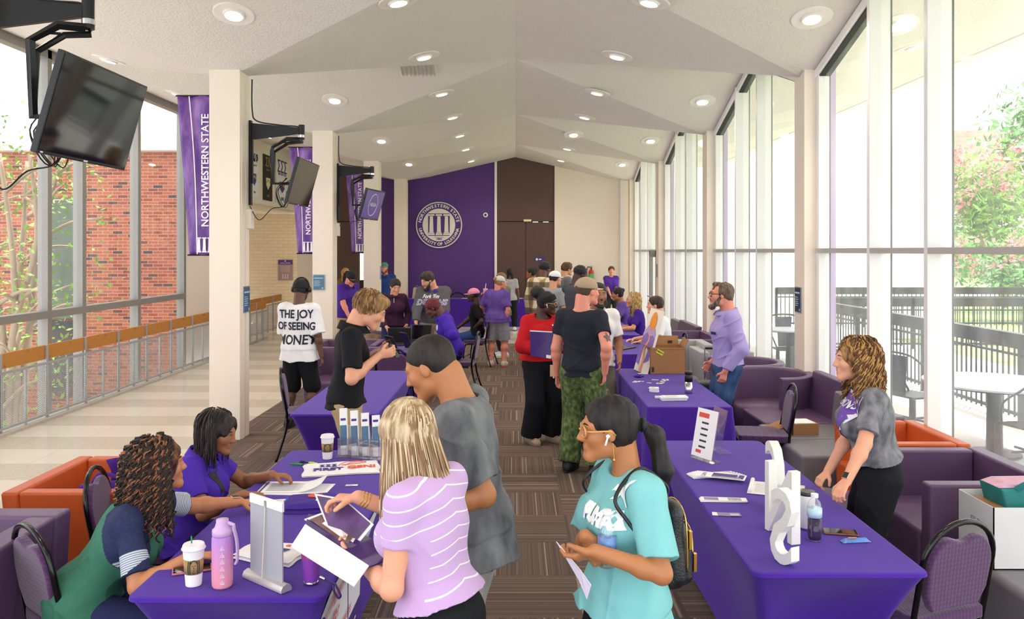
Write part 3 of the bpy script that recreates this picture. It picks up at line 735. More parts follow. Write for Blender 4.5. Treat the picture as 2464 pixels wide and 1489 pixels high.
    for s in (-1, 1):
        if fem: b.ell(T_(s*.042, .056*g, .715), (r(.036), r(.034), r(.038)), tw, k=.03)
        b.cone(neck0+tw@v3(s*.02*H, 0, -.008*H), f.sh[s]+v3(0, 0, -.004*H), r(.028), r(.029), k=.03)
        aw = (.92 if fem else 1.06)*(.45+.55*g)
        b.cone(f.sh[s], f.el[s], .030*H*aw, .0235*H*aw, k=.03); b.cone(f.el[s], f.wr[s], .0245*H*aw, .0155*H*(.7+.3*g), k=.015)
        m_ = f.el[s]*.72+f.wr[s]*.28; b.ell(m_, (.025*H*aw,)*3, k=.02)
        lw = (1.04 if fem else .98)*(.4+.6*g)
        b.cone(f.hip[s]+v3(0, 0, -.005*H), f.kn[s], .053*H*lw, .034*H*lw, k=.03); b.cone(f.kn[s], f.an[s], .033*H*lw, .0205*H*lw, k=.02)
        cm = f.kn[s]*.68+f.an[s]*.32; fw = unit(f.kn[s]-f.hip[s]+.001)
        b.ell(cm+v3(0, -.008*H, 0) if sit is None else cm, (.033*H*lw,)*3, k=.03)
        b.cone(f.an[s]+v3(0, -.01*H, -.022*H), f.an[s]+v3(s*.01*H, .075*H, -.030*H), .022*H, .016*H, k=.02)
    nr = (.030 if fem else .036)*H*(.6+.4*g)
    b.cone(neck0+v3(0, 0, -.02*H), neck1+HR@v3(0, .0, .22*S), nr*1.12, nr, k=.025); f.nr = nr; f.neck1 = neck1
    # head
    b.ell(hd(0, -.09, .18), (.335*S, .42*S, .36*S), HR, k=.02); b.ell(hd(0, .07, -.05), (.275*S, .33*S, .40*S), HR, k=.03)
    b.cone(hd(-.13, .07, -.27), hd(-.04, .30, -.40), .12*S, .085*S, k=.025); b.cone(hd(.13, .07, -.27), hd(.04, .30, -.40), .12*S, .085*S, k=.025)
    b.ell(hd(0, .335, -.39), (.085*S, .07*S, .07*S), HR, k=.02)
    for s in (-1, 1):
        b.ell(hd(s*.17, .25, -.07), (.09*S, .09*S, .085*S), HR, k=.03)          # cheek
        b.cone(hd(s*.07, .375, .135), hd(s*.2, .30, .14), .028*S, .025*S, k=.02)       # brow
        b.ell(hd(s*.325, -.03, .0), (.030*S, .075*S, .12*S), HR @ rotm((0, 0, 1), -s*.35), k=.006); b.ell(hd(s*.305, .0, -.03), (.03*S, .05*S, .07*S), HR, k=.01)  # ear
        b.ell(hd(s*.125, .385, .052), (.055*S, .04*S, .03*S), HR, sub=True)
    b.cone(hd(0, .365, .10), hd(0, .475, -.085), .03*S, .045*S, k=.02); b.ell(hd(.045, .43, -.105), (.03*S,)*3, k=.012); b.ell(hd(-.045, .43, -.105), (.03*S,)*3, k=.012)
    b.cone(hd(-.07, .375, -.215), hd(.07, .375, -.215), .024*S, .024*S, k=.015); b.cone(hd(-.055, .37, -.265), hd(.055, .37, -.265), .027*S, .027*S, k=.015)
    # hands
    hk = H/1.72
    for s in (-1, 1):
        ax = unit(f.wr[s]-f.el[s]); dd = (hand_dir or {}).get(s)
        if dd is not None: ax = unit(np.array(W.to_3x3() @ Vector(dd)))
        pn = (palm or {}).get(s); pn = unit(np.array(W.to_3x3() @ Vector(pn))) if pn is not None else (v3(-s, 0, 0) if abs(ax[2]) > .6 else v3(0, 0, -1))
        pn = unit(pn-ax*(pn@ax)); sd_ = np.cross(ax, pn)*s   # toward the thumb side (roughly)
        c_ = (fist or {}).get(s, curl); w0 = f.wr[s]; kk = .0
        kn = w0+ax*.088*hk
        b.cone(w0+ax*.01, kn-ax*.012*hk, .026*hk, .036*hk, side=sd_, asp=.42, k=.012)
        for i, (off, ln) in enumerate(((.027, .070), (.009, .079), (-.009, .074), (-.026, .058))):
            c0 = kn+sd_*off*hk-ax*.008; q = c0; a_ = 0; rr = (.0095, .0088, .0076)
            for j, fr_ in enumerate((.45, .32, .23)):
                a_ += c_*(.55 if j == 0 else .95)*(1+.08*i); dr = ax*math.cos(a_)+pn*math.sin(a_)+sd_*off*1.2*(1-c_*.6); dr = unit(dr); e = q+dr*ln*fr_*hk
                b.cone(q, e, rr[j]*hk, (rr[j]-.0012)*hk, k=.004); q = e
        t0 = w0+ax*.025*hk+sd_*.022*hk; d1 = unit(ax*.7+sd_*.75+pn*.45); t1 = t0+d1*.042*hk; d2 = unit(ax*.95+sd_*.15+pn*(.35+.5*c_)); t2 = t1+d2*.032*hk
        b.cone(t0, t1, .0135*hk, .0105*hk, k=.012); b.cone(t1, t2, .0105*hk, .0085*hk, k=.004)
        f.hand[s] = (kn, ax, pn, sd_)
    f.body_sdf = b
    V_, F_ = b.mesh(res); f.body = np_mesh('body', V_, F_, skin_mat(skin), root); f.V, f.Fc = V_, F_
    # eyes, brows, lips
    if res <= .0105:
        ey = MB()
        for s in (-1, 1):
            c = Vector(hd(s*.125, .306, .05)); r_ = .058*S
            ey.lathe([(r_*math.sin(PI*i/8)+1e-5, -r_*math.cos(PI*i/8)) for i in range(9)], c, 12)
        ey.build('eyes', M('eye_white', '#e8e2dc', .2, vary=0), root, smooth=True)
        ir = MB()
        for s in (-1, 1):
            c = Vector(hd(s*.125, .338, .046)); r_ = .031*S; ir.lathe([(r_*math.sin(PI*i/6)+1e-5, -r_*math.cos(PI*i/6)) for i in range(7)], c, 10)
        ir.build('irises', M('iris_dark', '#2a1a12', .15, vary=0), root, smooth=True)
        br = MB()
        hcol = (hair or {}).get('col', '#2a1c14')
        for s in (-1, 1): br.tube([hd(s*.05, .40, .145), hd(s*.13, .385, .175), hd(s*.215, .325, .15)], [.010*S, .016*S, .006*S], 6)
        br.build('eyebrows', M('hair_'+hcol, hcol, .7, vary=.2, vscale=20), root)
        lp = MB(); lc = scl(C(SKIN[skin]), .8); lc = (lc[0]*1.02, lc[1]*.72, lc[2]*.74, 1)
        lp.tube([hd(-.095, .365, -.232), hd(-.045, .398, -.218), hd(0, .402, -.226), hd(.045, .398, -.218), hd(.095, .365, -.232)], [.008*S, .018*S, .018*S, .018*S, .008*S], 8)
        lp.tube([hd(-.09, .362, -.238), hd(-.04, .390, -.262), hd(.04, .390, -.262), hd(.09, .362, -.238)], [.008*S, .022*S, .022*S, .008*S], 8)
        lp.build('lips', M('lips_'+skin, lc, .4, vary=.05), root, smooth=True)
    f.res = res
    if top: garment_top(f, H, g, fem, P, T_, sp, tw, belly, **top)
    if bottom: garment_bottom(f, H, g, fem, P, sp, sit, **bottom)
    if socks:
        s_ = Sdf(.01)
        for s in (-1, 1): d = unit(f.kn[s]-f.an[s]); s_.cone(f.an[s]+v3(0, 0, -.02*H), f.an[s]+d*.085*H, .027*H, .0245*H*(.5+.5*g), flat=True)
        V_, F_ = s_.mesh(res); np_mesh('socks', V_, F_, M('sock_'+socks, socks, .9), root)
    if shoes: 
        for s in (-1, 1):
            a = f.an[s]; s_ = Sdf(.02); fl = a[2]-.048*H
            yv = v3(s*.06, 1, 0); yv = unit(yv)
            s_.cone(a+v3(0, 0, -.008*H)-yv*.008*H, a+v3(0, 0, -.022*H)+yv*.03*H, .029*H, .026*H); s_.cone(a+v3(0, 0, -.024*H)-yv*.018*H, a+v3(0, 0, -.028*H)+yv*.093*H, .026*H, .0245*H, side=(1, 0, 0), asp=1.0)
            s_.cut((0, 0, fl+.010), (0, 0, -1)); V_, F_ = s_.mesh(max(res, .007)); so = np_mesh('shoe', V_, F_, M('shoe_'+shoes[0], shoes[0], .6), root)
            pl = []
            for i in range(20):
                t = 2*PI*i/20; c_ = a-v3(0, 0, 0)+yv*(.036*H); q = np.cross(yv, (0, 0, 1)); w_ = (.030+.004*math.sin(t))*H
                p = c_+yv*math.sin(t)*.086*H+q*math.cos(t)*w_; pl.append((p[0], p[1]))
            MB().prism(pl[::-1] if False else pl, fl+.001, fl+.02).build('sole', M('sole_'+(shoes[2] if len(shoes) > 2 else '#2a2a2c'), shoes[2] if len(shoes) > 2 else '#2a2a2c', .7), so, bevel=.004)
    if hair: make_hair(f, **hair)
    return f
def along(X, a, b):
    ax = b-a; L = ax@ax; return ((X-a)@ax)/L
def garment_top(f, H, g, fem, P, T_, sp, tw, belly, col='#222', sleeve=.6, ease=.012, hem=.50, neck='crew', name='shirt', long=False, mat=None, wr=.004, flare=.0, sleeve_ease=.014, collar=None, mid=None, stretch=None, sleevemat=None, neck_r=1.0, cuffcol=None):
    s_ = Sdf(.028); r = lambda x: x*H*g+ease; aw = (.92 if fem else 1.06)*(.45+.55*g)
    sx = tw@v3(1, 0, 0); spx = sp@v3(1, 0, 0); fl = flare
    pz = f.pel+v3(0, 0, 0)
    bot = f.pel+(sp@v3(0, 0, (hem-.525)*H) if f.sit is None else v3(0, .012*H, (hem-.525)*H))
    if hem < .53: s_.cone(P(0, -.004, .535), bot, r(.100 if fem else .094)+.004+fl*.6, r(.108 if fem else .101)+fl+.006, side=spx if f.sit is None else v3(1, 0, 0), asp=.76, flat=True)
    s_.cone(P(0, -.004, max(.535, hem)), f.waist, r(.102 if fem else .096)+fl*.6, r(.072 if fem else .08)+fl*.4, side=spx, asp=.74, flat0=True)
    s_.cone(f.waist, f.chest, r(.072 if fem else .08)+fl*.4, r(.090 if fem else .10), side=sx, asp=.72)
    s_.cone(f.chest, T_(0, -.008, .772), r(.090 if fem else .10), r(.082 if fem else .092), side=sx, asp=.64)
    if belly: s_.ell(P(0, .035+belly*.3, .60), (r(.077), r(.06)+belly*H, r(.077)), sp)
    for s in (-1, 1):
        if fem: s_.ell(T_(s*.042, .056*g, .715), (r(.037), r(.034), r(.040)), tw, k=.045)
        s_.cone(f.neck0+tw@v3(s*.02*H, 0, -.012*H), f.sh[s]+v3(0, 0, -.004*H), r(.028)*.97, r(.029)*.97, k=.03)
        if sleeve <= 1:
            e = f.sh[s]+(f.el[s]-f.sh[s])*sleeve; s_.cone(f.sh[s], e, .030*H*aw+ease*.8, .028*H*aw+sleeve_ease, k=.03, flat=True)
        else:
            w_ = sleeve-1; e = f.el[s]+(f.wr[s]-f.el[s])*min(w_, .97)
            s_.cone(f.sh[s], f.el[s], .030*H*aw+ease*.8, .026*H*aw+sleeve_ease, k=.03); s_.cone(f.el[s], e, .027*H*aw+sleeve_ease, .020*H*aw+sleeve_ease*.8, k=.02, flat=True)
    up = tw@v3(0, 0, 1); fw = tw@v3(0, 1, 0)
    # neckline
    if neck == 'crew': s_.ell(f.neck0+up*.022*H+fw*.012*H, v3(1.30, 1.35, .8)*f.nr*neck_r+.004, tw, sub=True)
    elif neck == 'v': s_.ell(f.neck0+up*.012*H+fw*.030*H, v3(1.15*f.nr, 1.6*f.nr, .045*H), tw@rotm((1, 0, 0), .5), sub=True)
    elif neck == 'wide': s_.ell(f.neck0+up*.012*H+fw*.01*H, v3(2.2*f.nr, 1.7*f.nr, .03*H), tw, sub=True)
    elif neck == 'collar': s_.ell(f.neck0+up*.03*H+fw*.02*H, v3(1.2, 1.3, .9)*f.nr+.004, tw, sub=True)
    s_.disp = wrinkle(wr, 30, hash(f.label) % 97 if False else int(sum(map(ord, f.label))) % 97)
    V_, F_ = s_.mesh(f.res if f.res < .011 else f.res*1.1)
    at = {}
    u = np.full(len(V_), -1.0)
    for s in (-1, 1):
        t = along(V_, f.sh[s], f.el[s]); ax_ = f.sh[s]+(f.el[s]-f.sh[s])*np.clip(t, 0, 1.0)[:, None]; d = np.linalg.norm(V_-ax_, axis=1)
        near = d < .062*H*max(1, aw)+ease; d2 = ((V_-f.sh[s])@(tw@v3(s, 0, 0)))
        # distance in metres down the sleeve, only on the sleeve itself
        u = np.where(near & (t > -.5) & (d2 > -.05*H), np.maximum(u, t), u)
        t2 = along(V_, f.el[s], f.wr[s]); ax2 = f.el[s]+(f.wr[s]-f.el[s])*np.clip(t2, 0, 1)[:, None]; nn = (np.linalg.norm(V_-ax2, axis=1) < .045*H*aw+ease) & (t2 > 0)
        u = np.where(nn, 1+t2, u)
    at['u'] = u
    mt = mat or M('cloth_'+col, col, .85, sheen=0, spec=.25, vary=.07, vscale=9, bump=.12, bscale=300)
    f.top = np_mesh(name, V_, F_, mt, f.root, attrs=at); f.topV, f.topF = V_, F_
    cm = collar or (col if neck == 'collar' else None)
    if cm or neck == 'collar':
        c = MB(); n0 = Vector(f.neck0+up*.012*H); X_ = Vector(tw@v3(1, 0, 0)); Y_ = Vector(fw); Z_ = Vector(up); R1 = f.nr*1.28+.004
        def fn(u, v):
            a = -PI/2+ (u-.5)*2*PI*.93; fr = max(0, -math.cos(a+PI/2)) if False else 0
            front = .5-.5*math.cos((u-.5)*2*PI) ; hgt = .026*H*(1-.25*front); rr = R1*(1+.05*v)
            if v < .5: z = hgt*v*2; rad = rr
            else: z = hgt*(1-(v-.5)*2*1.25); rad = rr+.003+.008*H*(v-.5)*2*(1+.9*front)
            return n0+X_*math.cos(a)*rad+Y_*(math.sin(a)*rad*1.1+.010*H)+Z_*(z-front*.012*H)
        c.grid(fn, 28, 7); c.build('collar', M('cloth_'+(collar or col), collar or col, .85, sheen=0, spec=.25, vary=.07, vscale=9, bump=.12, bscale=300) if collar or not mat else mat, f.root, smooth=True, solid=.004)
def garment_bottom(f, H, g, fem, P, sp, sit, col='#1c1c22', length=1.9, ease=.008, name='trousers', mat=None, waist=.58, wide=0, cuff=0, wr=.004):
    s_ = Sdf(.028); r = lambda x: x*H*g+ease; lw = (1.04 if fem else .98)*(.4+.6*g)
    s_.cone(f.pel+v3(-.03*H, 0, .0), f.pel+v3(.03*H, 0, .0), r(.066), r(.066), side=(0, 0, 1), asp=.95)
    wt = f.pel+sp@v3(0, 0, (waist-.525)*H)
    s_.cone(P(0, -.004, .53), wt, r(.090 if fem else .084)-.004, r(.074 if fem else .076)-.004, side=sp@v3(1, 0, 0), asp=.66, flat=True)
    for s in (-1, 1):
        if length <= 1: s_.cone(f.hip[s]+v3(0, 0, -.005*H), f.hip[s]+(f.kn[s]-f.hip[s])*length, .054*H*lw+ease, .047*H*lw+ease+wide, k=.03, flat=True)
        else:
            e = f.kn[s]+(f.an[s]-f.kn[s])*(length-1)
            s_.cone(f.hip[s]+v3(0, 0, -.005*H), f.kn[s], .054*H*lw+ease, .038*H*lw+ease+wide*.5, k=.03); s_.cone(f.kn[s], e, .038*H*lw+ease+wide*.5, .027*H*lw+ease+wide+cuff, k=.03, flat=True)
    s_.disp = wrinkle(wr, 24, 5+int(sum(map(ord, f.label))) % 89, zs=1.2)
    V_, F_ = s_.mesh(f.res*1.25 if f.res < .011 else f.res*1.1)
    f.bot = np_mesh(name, V_, F_, mat or M('cloth_'+col, col, .85, sheen=0, spec=.25, vary=.09, vscale=9, bump=.12, bscale=260), f.root)
def hair_mat(col, col2=None, sc_=18, rough=.55):
    k = 'hair_'+col+(col2 or '')
    if k in MATS: return MATS[k]
    m, nt, b = newmat(k); MATS[k] = m; v, s = ocoord(nt); n = noise(nt, v, sc_, 5, (2.5, 2.5, .45)); r = nt.nodes.new('ShaderNodeValToRGB')
    r.color_ramp.elements[0].position = .38; r.color_ramp.elements[1].position = .66; r.color_ramp.elements[0].color = C(col); r.color_ramp.elements[1].color = C(col2) if col2 else scl(C(col), 1.9)
    nt.links.new(n, r.inputs[0]); nt.links.new(r.outputs[0], b.inputs['Base Color']); b.inputs['Roughness'].default_value = rough; b.inputs['Specular IOR Level'].default_value = .35
    addbump(nt, b, noise(nt, v, 60, 4, (3, 3, .35)), .5, .006); return m
def strands(f, n, length, rad, amp, freq, seed, col, col2, zmin=-.1, out=.0, name='curls', thick=.0045, hang=1.0, hi=.38, body=False, rv=.22):
    """locks that follow the scalp, part around the face and then hang"""
    rnd = random.Random(seed); mb = MB(); S = f.S; c0 = f.hd(0, -.11, .16); fy = f.HR@v3(0, 1, 0); fa = math.atan2(fy[1], fy[0]); Ri = f.HR.T
    def surf(az, th):
        d = v3(math.sin(th)*math.cos(az), math.sin(th)*math.sin(az), math.cos(th)); q = Ri@d; e = v3(.36, .45, .39)*S*rad
        return c0+d/np.sqrt(((q/e)**2).sum())
    for _ in range(n):
        az = rnd.uniform(-PI, PI); th = math.acos(rnd.uniform(-.25, 1)); rel = az
        if abs(rel) < 1.05 and th > .75: rel = math.copysign(rnd.uniform(1.1, 1.7), rel or 1)
        l = length*rnd.uniform(.7, 1.08); steps = max(8, int(l/.012)); st = l/steps; ph = rnd.random()*6; pts = []; R_ = .42*S*rad; p = surf(fa+rel, th); lift = rnd.uniform(.97, 1.04 if body else 1.13); frq = freq*rnd.uniform(1-rv, 1+rv); am = amp*rnd.uniform(.6, 1.35); tk = thick*rnd.uniform(.7, 1.2); dn_ = unit(v3(0, 0, -.6)-f.sp@v3(0, .15, 1)*.8) if body else v3(0, 0, -1)
        for i in range(steps+1):
            if th < 1.65:
                if abs(rel) < 1.25: rel += math.copysign((1.35-abs(rel))*.10*(1+th), rel if rel else 1)
                p = surf(fa+rel, th); p = c0+(p-c0)*lift; th += st/R_
            else:
                o = v3(math.cos(fa+rel), math.sin(fa+rel), 0); p = p+dn_*st+o*st*out
            o = v3(math.cos(fa+rel), math.sin(fa+rel), 0); t_ = v3(-o[1], o[0], 0); a = ph+frq*6.28*st*i; e = min(1, i/3)*am
            pts.append(Vector(p+(t_*math.cos(a)+(o*.8+v3(0, 0, .5))*math.sin(a))*e))
        mb.tube(pts, [tk*(1-.5*i/len(pts)) for i in range(len(pts))], 5, mi=0 if rnd.random() > hi else 1)
    mb.build(name, [hair_mat(col), M('hairhi_'+col2, col2, .5, vary=.2, vscale=20)], f.root, smooth=True)
def make_hair(f, kind='short', col='#2a1c14', col2=None, length=.3, beard=None, cap=None, vol=1.0, n=260, **kw):
    S, HR, hd = f.S, f.HR, f.hd; s_ = Sdf(.02); mt = hair_mat(col, col2); res = max(f.res*.9, .005); nm = 'hair'
    e = lambda c, r: s_.ell(hd(*c), v3(*r)*S, HR)
    face_cut = lambda y=.30, z=-.12, r=(.30, .30, .34): s_.ell(hd(0, y+.06, z), v3(*r)*S, HR, sub=True)
    if kind in ('short', 'buzz', 'crop', 'quiff', 'messy'):
        t = (.35 if cap else 1)*{'buzz': .012, 'crop': .03, 'short': .055, 'quiff': .06, 'messy': .07}[kind]*vol
        e((0, -.10, .19), (.338+t, .425+t, .365+t)); e((0, -.24, .0), (.285+t*.7, .24+t, .27))
        if kind == 'quiff' and not cap: e((0, .17, .47), (.25, .20, .13)); e((0, .28, .40), (.20, .13, .10))
        if kind == 'messy' and not cap: e((0, .05, .45), (.30, .30, .14)); e((.1, -.2, .42), (.25, .25, .15))
        face_cut(.36, -.14, (.34, .30, .42)); 
        for s in (-1, 1): s_.ell(hd(s*.36, .03, -.08), v3(.10, .14, .17)*S, HR, sub=True)
        s_.disp = wrinkle({'buzz': .0006, 'crop': .002, 'short': .003, 'quiff': .004, 'messy': .006}[kind], 90 if kind != 'messy' else 60, 3)
    elif kind == 'afro':
        e((0, -.08, .25), (.40*vol, .46*vol, .40*vol)); face_cut(.40, -.16, (.36, .30, .42))
        for s in (-1, 1): s_.ell(hd(s*.38, .03, -.12), v3(.12, .16, .17)*S, HR, sub=True)
        s_.disp = wrinkle(.006, 130, 4, 1)
    elif kind == 'bald_messy':
        e((0, -.13, .17), (.40, .45, .385)); e((0, -.32, -.08), (.33, .22, .25)); e((0, .16, .46), (.20, .16, .10))
        face_cut(.38, -.14, (.35, .30, .42)); s_.disp = wrinkle(.007, 65, 3)
        for s in (-1, 1): s_.ell(hd(s*.38, .05, -.08), v3(.08, .12, .15)*S, HR, sub=True)
    elif kind in ('long', 'bob', 'ponytail', 'bun', 'braids', 'puff', 'cornrow'):
        t = .05*vol*(.4 if cap else 1)
        e((0, -.10, .19), (.345+t, .43+t, .37+t)); e((0, -.20, -.02), (.31+t*.7, .28+t, .30))
        if kind == 'bob':
            for s in (-1, 1): s_.cone(hd(s*.33, -.06, .12), hd(s*.37, -.02, -.38), .13*S, .12*S, side=HR@v3(0, 1, 0), asp=.6, k=.03)
            s_.cone(hd(0, -.35, .1), hd(0, -.34, -.42), .26*S, .28*S, side=HR@v3(1, 0, 0), asp=.55, k=.04)
            s_.cone(hd(.10, .28, .42), hd(.27, .30, .10), .09*S, .05*S, side=HR@v3(0, 1, 0), asp=.7, k=.03); s_.cone(hd(-.05, .28, .42), hd(-.27, .28, .10), .09*S, .05*S, side=HR@v3(0, 1, 0), asp=.7, k=.03)
        if kind == 'long':
            dn = unit(v3(0, 0, -.6)-f.sp@v3(0, .15, 1)*.8); bk = unit((HR@v3(0, -1, 0))*v3(1, 1, 0))
            rt = HR@v3(1, 0, 0)
            a = hd(0, -.30, .1); b_ = a+dn*length*.55+bk*.055; c_ = a+dn*length+bk*.085
            s_.cone(a, b_, .28*S, .36*S*vol, side=rt, asp=.5, k=.05); s_.cone(b_, c_, .36*S*vol, .30*S*vol, side=rt, asp=.36, k=.05)
            for s in (-1, 1): a2 = hd(s*.33, -.02, .15); b2 = a2+dn*length*.7+(HR@v3(s, 0, 0))*.0; s_.cone(a2, b2, .11*S, .13*S, side=HR@v3(0, 1, 0), asp=.55, k=.05)
        if kind == 'ponytail':
            bk = HR@v3(0, -1, 0); a = hd(0, -.60, .05); s_.ell(a, (.07*S,)*3, k=.02)
            bh = unit(bk*v3(1, 1, .2)); m1 = a+bh*.05+v3(0, 0, -.04); m2 = m1+bh*.03+v3(0, 0, -length*.5); m3 = m2+v3(0, 0, -length*.5)-bh*.01
            s_.cone(a, m1, .06*S, .13*S, k=.02); s_.cone(m1, m2, .14*S, .16*S, k=.03); s_.cone(m2, m3, .15*S, .04*S, k=.03)
        if kind == 'bun': s_.ell(hd(0, -.52, .30), (.17*S,)*3, k=.02)
        if kind == 'puff': s_.ell(hd(0, -.56, .50), v3(.34, .34, .31)*S, HR, k=.02)
        if kind == 'braids':
            for i in range(9):
                x = (i-4)*.07; a = hd(x, -.45, -.05); s_.cone(a, a+v3(0, 0, -length)+v3(x*.2, 0, 0), .05*S, .035*S, k=.01)
        face_cut(.36, -.13, (.33 if kind != 'bob' else .29, .30, .44 if kind != 'bob' else .42))
        if kind in ('ponytail', 'bun', 'puff', 'cornrow'):
            for s in (-1, 1): s_.ell(hd(s*.38, .03, -.1), v3(.11, .16, .2)*S, HR, sub=True)
        s_.disp = wrinkle(.0022 if kind in ('long', 'bob', 'ponytail') else .005, 170 if kind in ('long', 'bob', 'ponytail') else 90, 6, .06)
    elif kind == 'curly':
        e((0, -.12, .17), (.42*vol, .50*vol, .42*vol))
        dn = v3(0, 0, -1); bk = unit((HR@v3(0, -1, 0))*v3(1, 1, 0)); rt = HR@v3(1, 0, 0); a = hd(0, -.36, .0)
        s_.cone(a, a+dn*length*.6+bk*.02, .33*S*vol, .37*S*vol, side=rt, asp=.62, k=.05)
        for s in (-1, 1): s_.cone(hd(s*.30, -.08, .05), hd(s*.33, -.08, -.42), .15*S*vol, .12*S*vol, k=.05)
        face_cut(.40, -.12, (.33, .32, .46)); s_.disp = wrinkle(.008, 70, 4, .6)
    if kind != 'none' and s_.P:
        V_, F_ = s_.mesh(res); f.hair = np_mesh(nm, V_, F_, mt, f.root)
    if kind == 'curly': strands(f, n, length+kw.get('base', .16), 1.12*vol, kw.get('amp', .009), kw.get('freq', 20), 5, col, col2 or col, out=kw.get('out', .08), thick=kw.get('thick', .0045), hi=kw.get('hi', .38))
    if kind == 'long' and f.res <= .006: strands(f, 560, length-.09, 1.05, .0016, 4, 5, col, col2 or col, zmin=.0, thick=.0035, name='strands', body=True, out=.20)
    if kw.get('tufts') and f.res <= .0065: strands(f, kw['tufts'], kw.get('tlen', .05), kw.get('trad', 1.08), .0025, 6, 8, col, col2 or col, thick=.0034, name='locks', body=False, hi=.35, rv=.5)
    if beard:
        q = Sdf(.02); full = kw.get('full', 1)
        for s in (-1, 1): q.cone(hd(s*.285, .02, -.02), hd(s*.22, .20, -.32), .05*S, .10*S, k=.03); q.cone(hd(s*.20, .2, -.34), hd(0, .34, -.42-.05*full), .085*S, .11*S, k=.03); q.cone(hd(s*.02, .405, -.175), hd(s*.12, .35, -.24), .026*S, .024*S, k=.01)
        q.ell(hd(0, .40, -.23), v3(.075, .07, .035)*S, HR, sub=True); q.disp = wrinkle(.0025, 90, 2)
        V_, F_ = q.mesh(max(f.res*.8, .005)); np_mesh('beard', V_, F_, hair_mat(beard, kw.get('beard2')), f.root)
    if cap:
        q = Sdf(.01); t = .10 if cap.get('over', True) else .07
        q.ell(hd(0, -.10, .20), v3(.37+.03, .46+.02, .36+.04)*S, HR); q.cut(hd(0, 0, .14 if not cap.get('low') else .08), HR@v3(0, -.10, -1))
        if cap.get('snap', True): q.ell(hd(0, -.60 if not cap.get('back') else .5, .14), v3(.14, .14, .12)*S, HR, sub=True)
        V_, F_ = q.mesh(max(res, .006)); cm = M('cap_'+cap['col'], cap['col'], .85, bump=.2, bscale=250); co = np_mesh('cap', V_, F_, cm, f.root)
        sg = -1 if cap.get('back') else 1
        def fn(u, v):
            a = (u-.5)*2*1.15; x = math.sin(a)*.31; y0 = (math.cos(a)*.30+.05); y = y0+v*(.34*math.cos((u-.5)*PI)+.02)
            return Vector(hd(x*(1-.05*v), sg*y, .16-.05*v-.10*(x*x)*3*v))
        MB().grid(fn, 15, 6).build('brim', M('brim_'+(cap.get('brim') or cap['col']), cap.get('brim') or cap['col'], .85), co, smooth=True, solid=.004)
        MB().lathe([(.001, .0), (.03*S, -.002), (.03*S, -.01), (.001, -.012)], Vector(hd(0, -.10, .61)), 10).build('button', cm, co)
def glasses(f, col, r=.105, thick=.006, name='glasses', dark=False):
    hd, S = f.hd, f.S; t = thing_child(name, f); mb = MB(); m = M('frame_'+col, col, .3, metal=.4); ln = MB()
    for s in (-1, 1):
        c = np.array((s*.125, .43, .04)); ring = []
        for i in range(16):
            a = 2*PI*i/16; ring.append(hd(c[0]+math.cos(a)*r*1.05, c[1]-abs(c[0]+math.cos(a)*r)*.18, c[2]+math.sin(a)*r*.85))
        mb.tube(ring, thick/2, 5, closed=True); ln.add([Vector(p) for p in ring], [tuple(range(16))])
        mb.tube([hd(s*(.125+r), .385, .06), hd(s*.335, .30, .07), hd(s*.345, -.02, .06), hd(s*.34, -.09, -.02)], thick/2, 5)
    mb.tube([hd(-.03, .44, .06), hd(0, .455, .07), hd(.03, .44, .06)], thick/2, 5)
    o = mb.build(name, m, f.root, smooth=True)
    ln.build('lenses', M('lens_dark', '#15151a', .1) if dark else glassclear(), o)
def thing_child(name, f): return None
def glassclear():
    if 'clearlens' not in MATS: MATS['clearlens'] = glass_mat('clearlens', .01, refl=.1)
    return MATS['clearlens']
def project(f_obj, verts, faces, frame, direction, mats, parent, name, off=.003, sub=2, maxd=.6):
    """lay flat artwork (local xy of frame) on the surface of an object; frame and direction in the parent's coordinates"""
    me = f_obj.data; bv = BVHTree.FromPolygons([v.co for v in me.vertices], [tuple(p.vertices) for p in me.polygons])
    import bmesh
    bm = bmesh.new(); vs = [bm.verts.new(v) for v in verts]
    for fc in faces:
        try: bm.faces.new([vs[i] for i in fc])
        except ValueError: pass
    bmesh.ops.triangulate(bm, faces=bm.faces[:])
    ml = kwlen = .02
    for _ in range(sub):
        eds = [e for e in bm.edges if e.calc_length() > ml]
        if not eds: break
        bmesh.ops.subdivide_edges(bm, edges=eds, cuts=1); bmesh.ops.triangulate(bm, faces=[q for q in bm.faces if len(q.verts) > 3])
    d = Vector(direction).normalized(); V_, bad = [], set(); bm.verts.ensure_lookup_table(); bm.verts.index_update()
    for i, v in enumerate(bm.verts):
        p = frame @ v.co; h = bv.ray_cast(p-d*.4, d, 1.2)
        if h[0] is None: bad.add(i); V_.append(p)
        else: V_.append(h[0]-d*off+(h[1] if h[1].dot(d) < 0 else -h[1])*off*.5)
    F_ = [tuple(v.index for v in q.verts) for q in bm.faces if not any(v.index in bad for v in q.verts)]
    F_ = [q for q in F_ if max((V_[q[0]]-V_[q[1]]).length, (V_[q[1]]-V_[q[2]]).length, (V_[q[2]]-V_[q[0]]).length) < .09]
    bm.free(); return mesh_obj(name, V_, F_, mats, parent)
def print_text(f, s, size, col, center, direction, upv=(0, 0, 1), target=None, name='lettering', off=.003, **kw):
    """text printed on a garment; center/direction in the figure's own frame (y forward)"""
    d = Vector(direction).normalized(); u = Vector(upv); u = (u-d*u.dot(d)).normalized(); x = d.cross(u)
    mx = Matrix((x, u, -d)).transposed().to_4x4(); mx.translation = Vector(center)
    vs, fs = text_geo(s, size, **kw)
    return project(target or f.top, vs, fs, mx, d, M('print_'+col, col, .7, vary=.02), f.root, name, off=off)
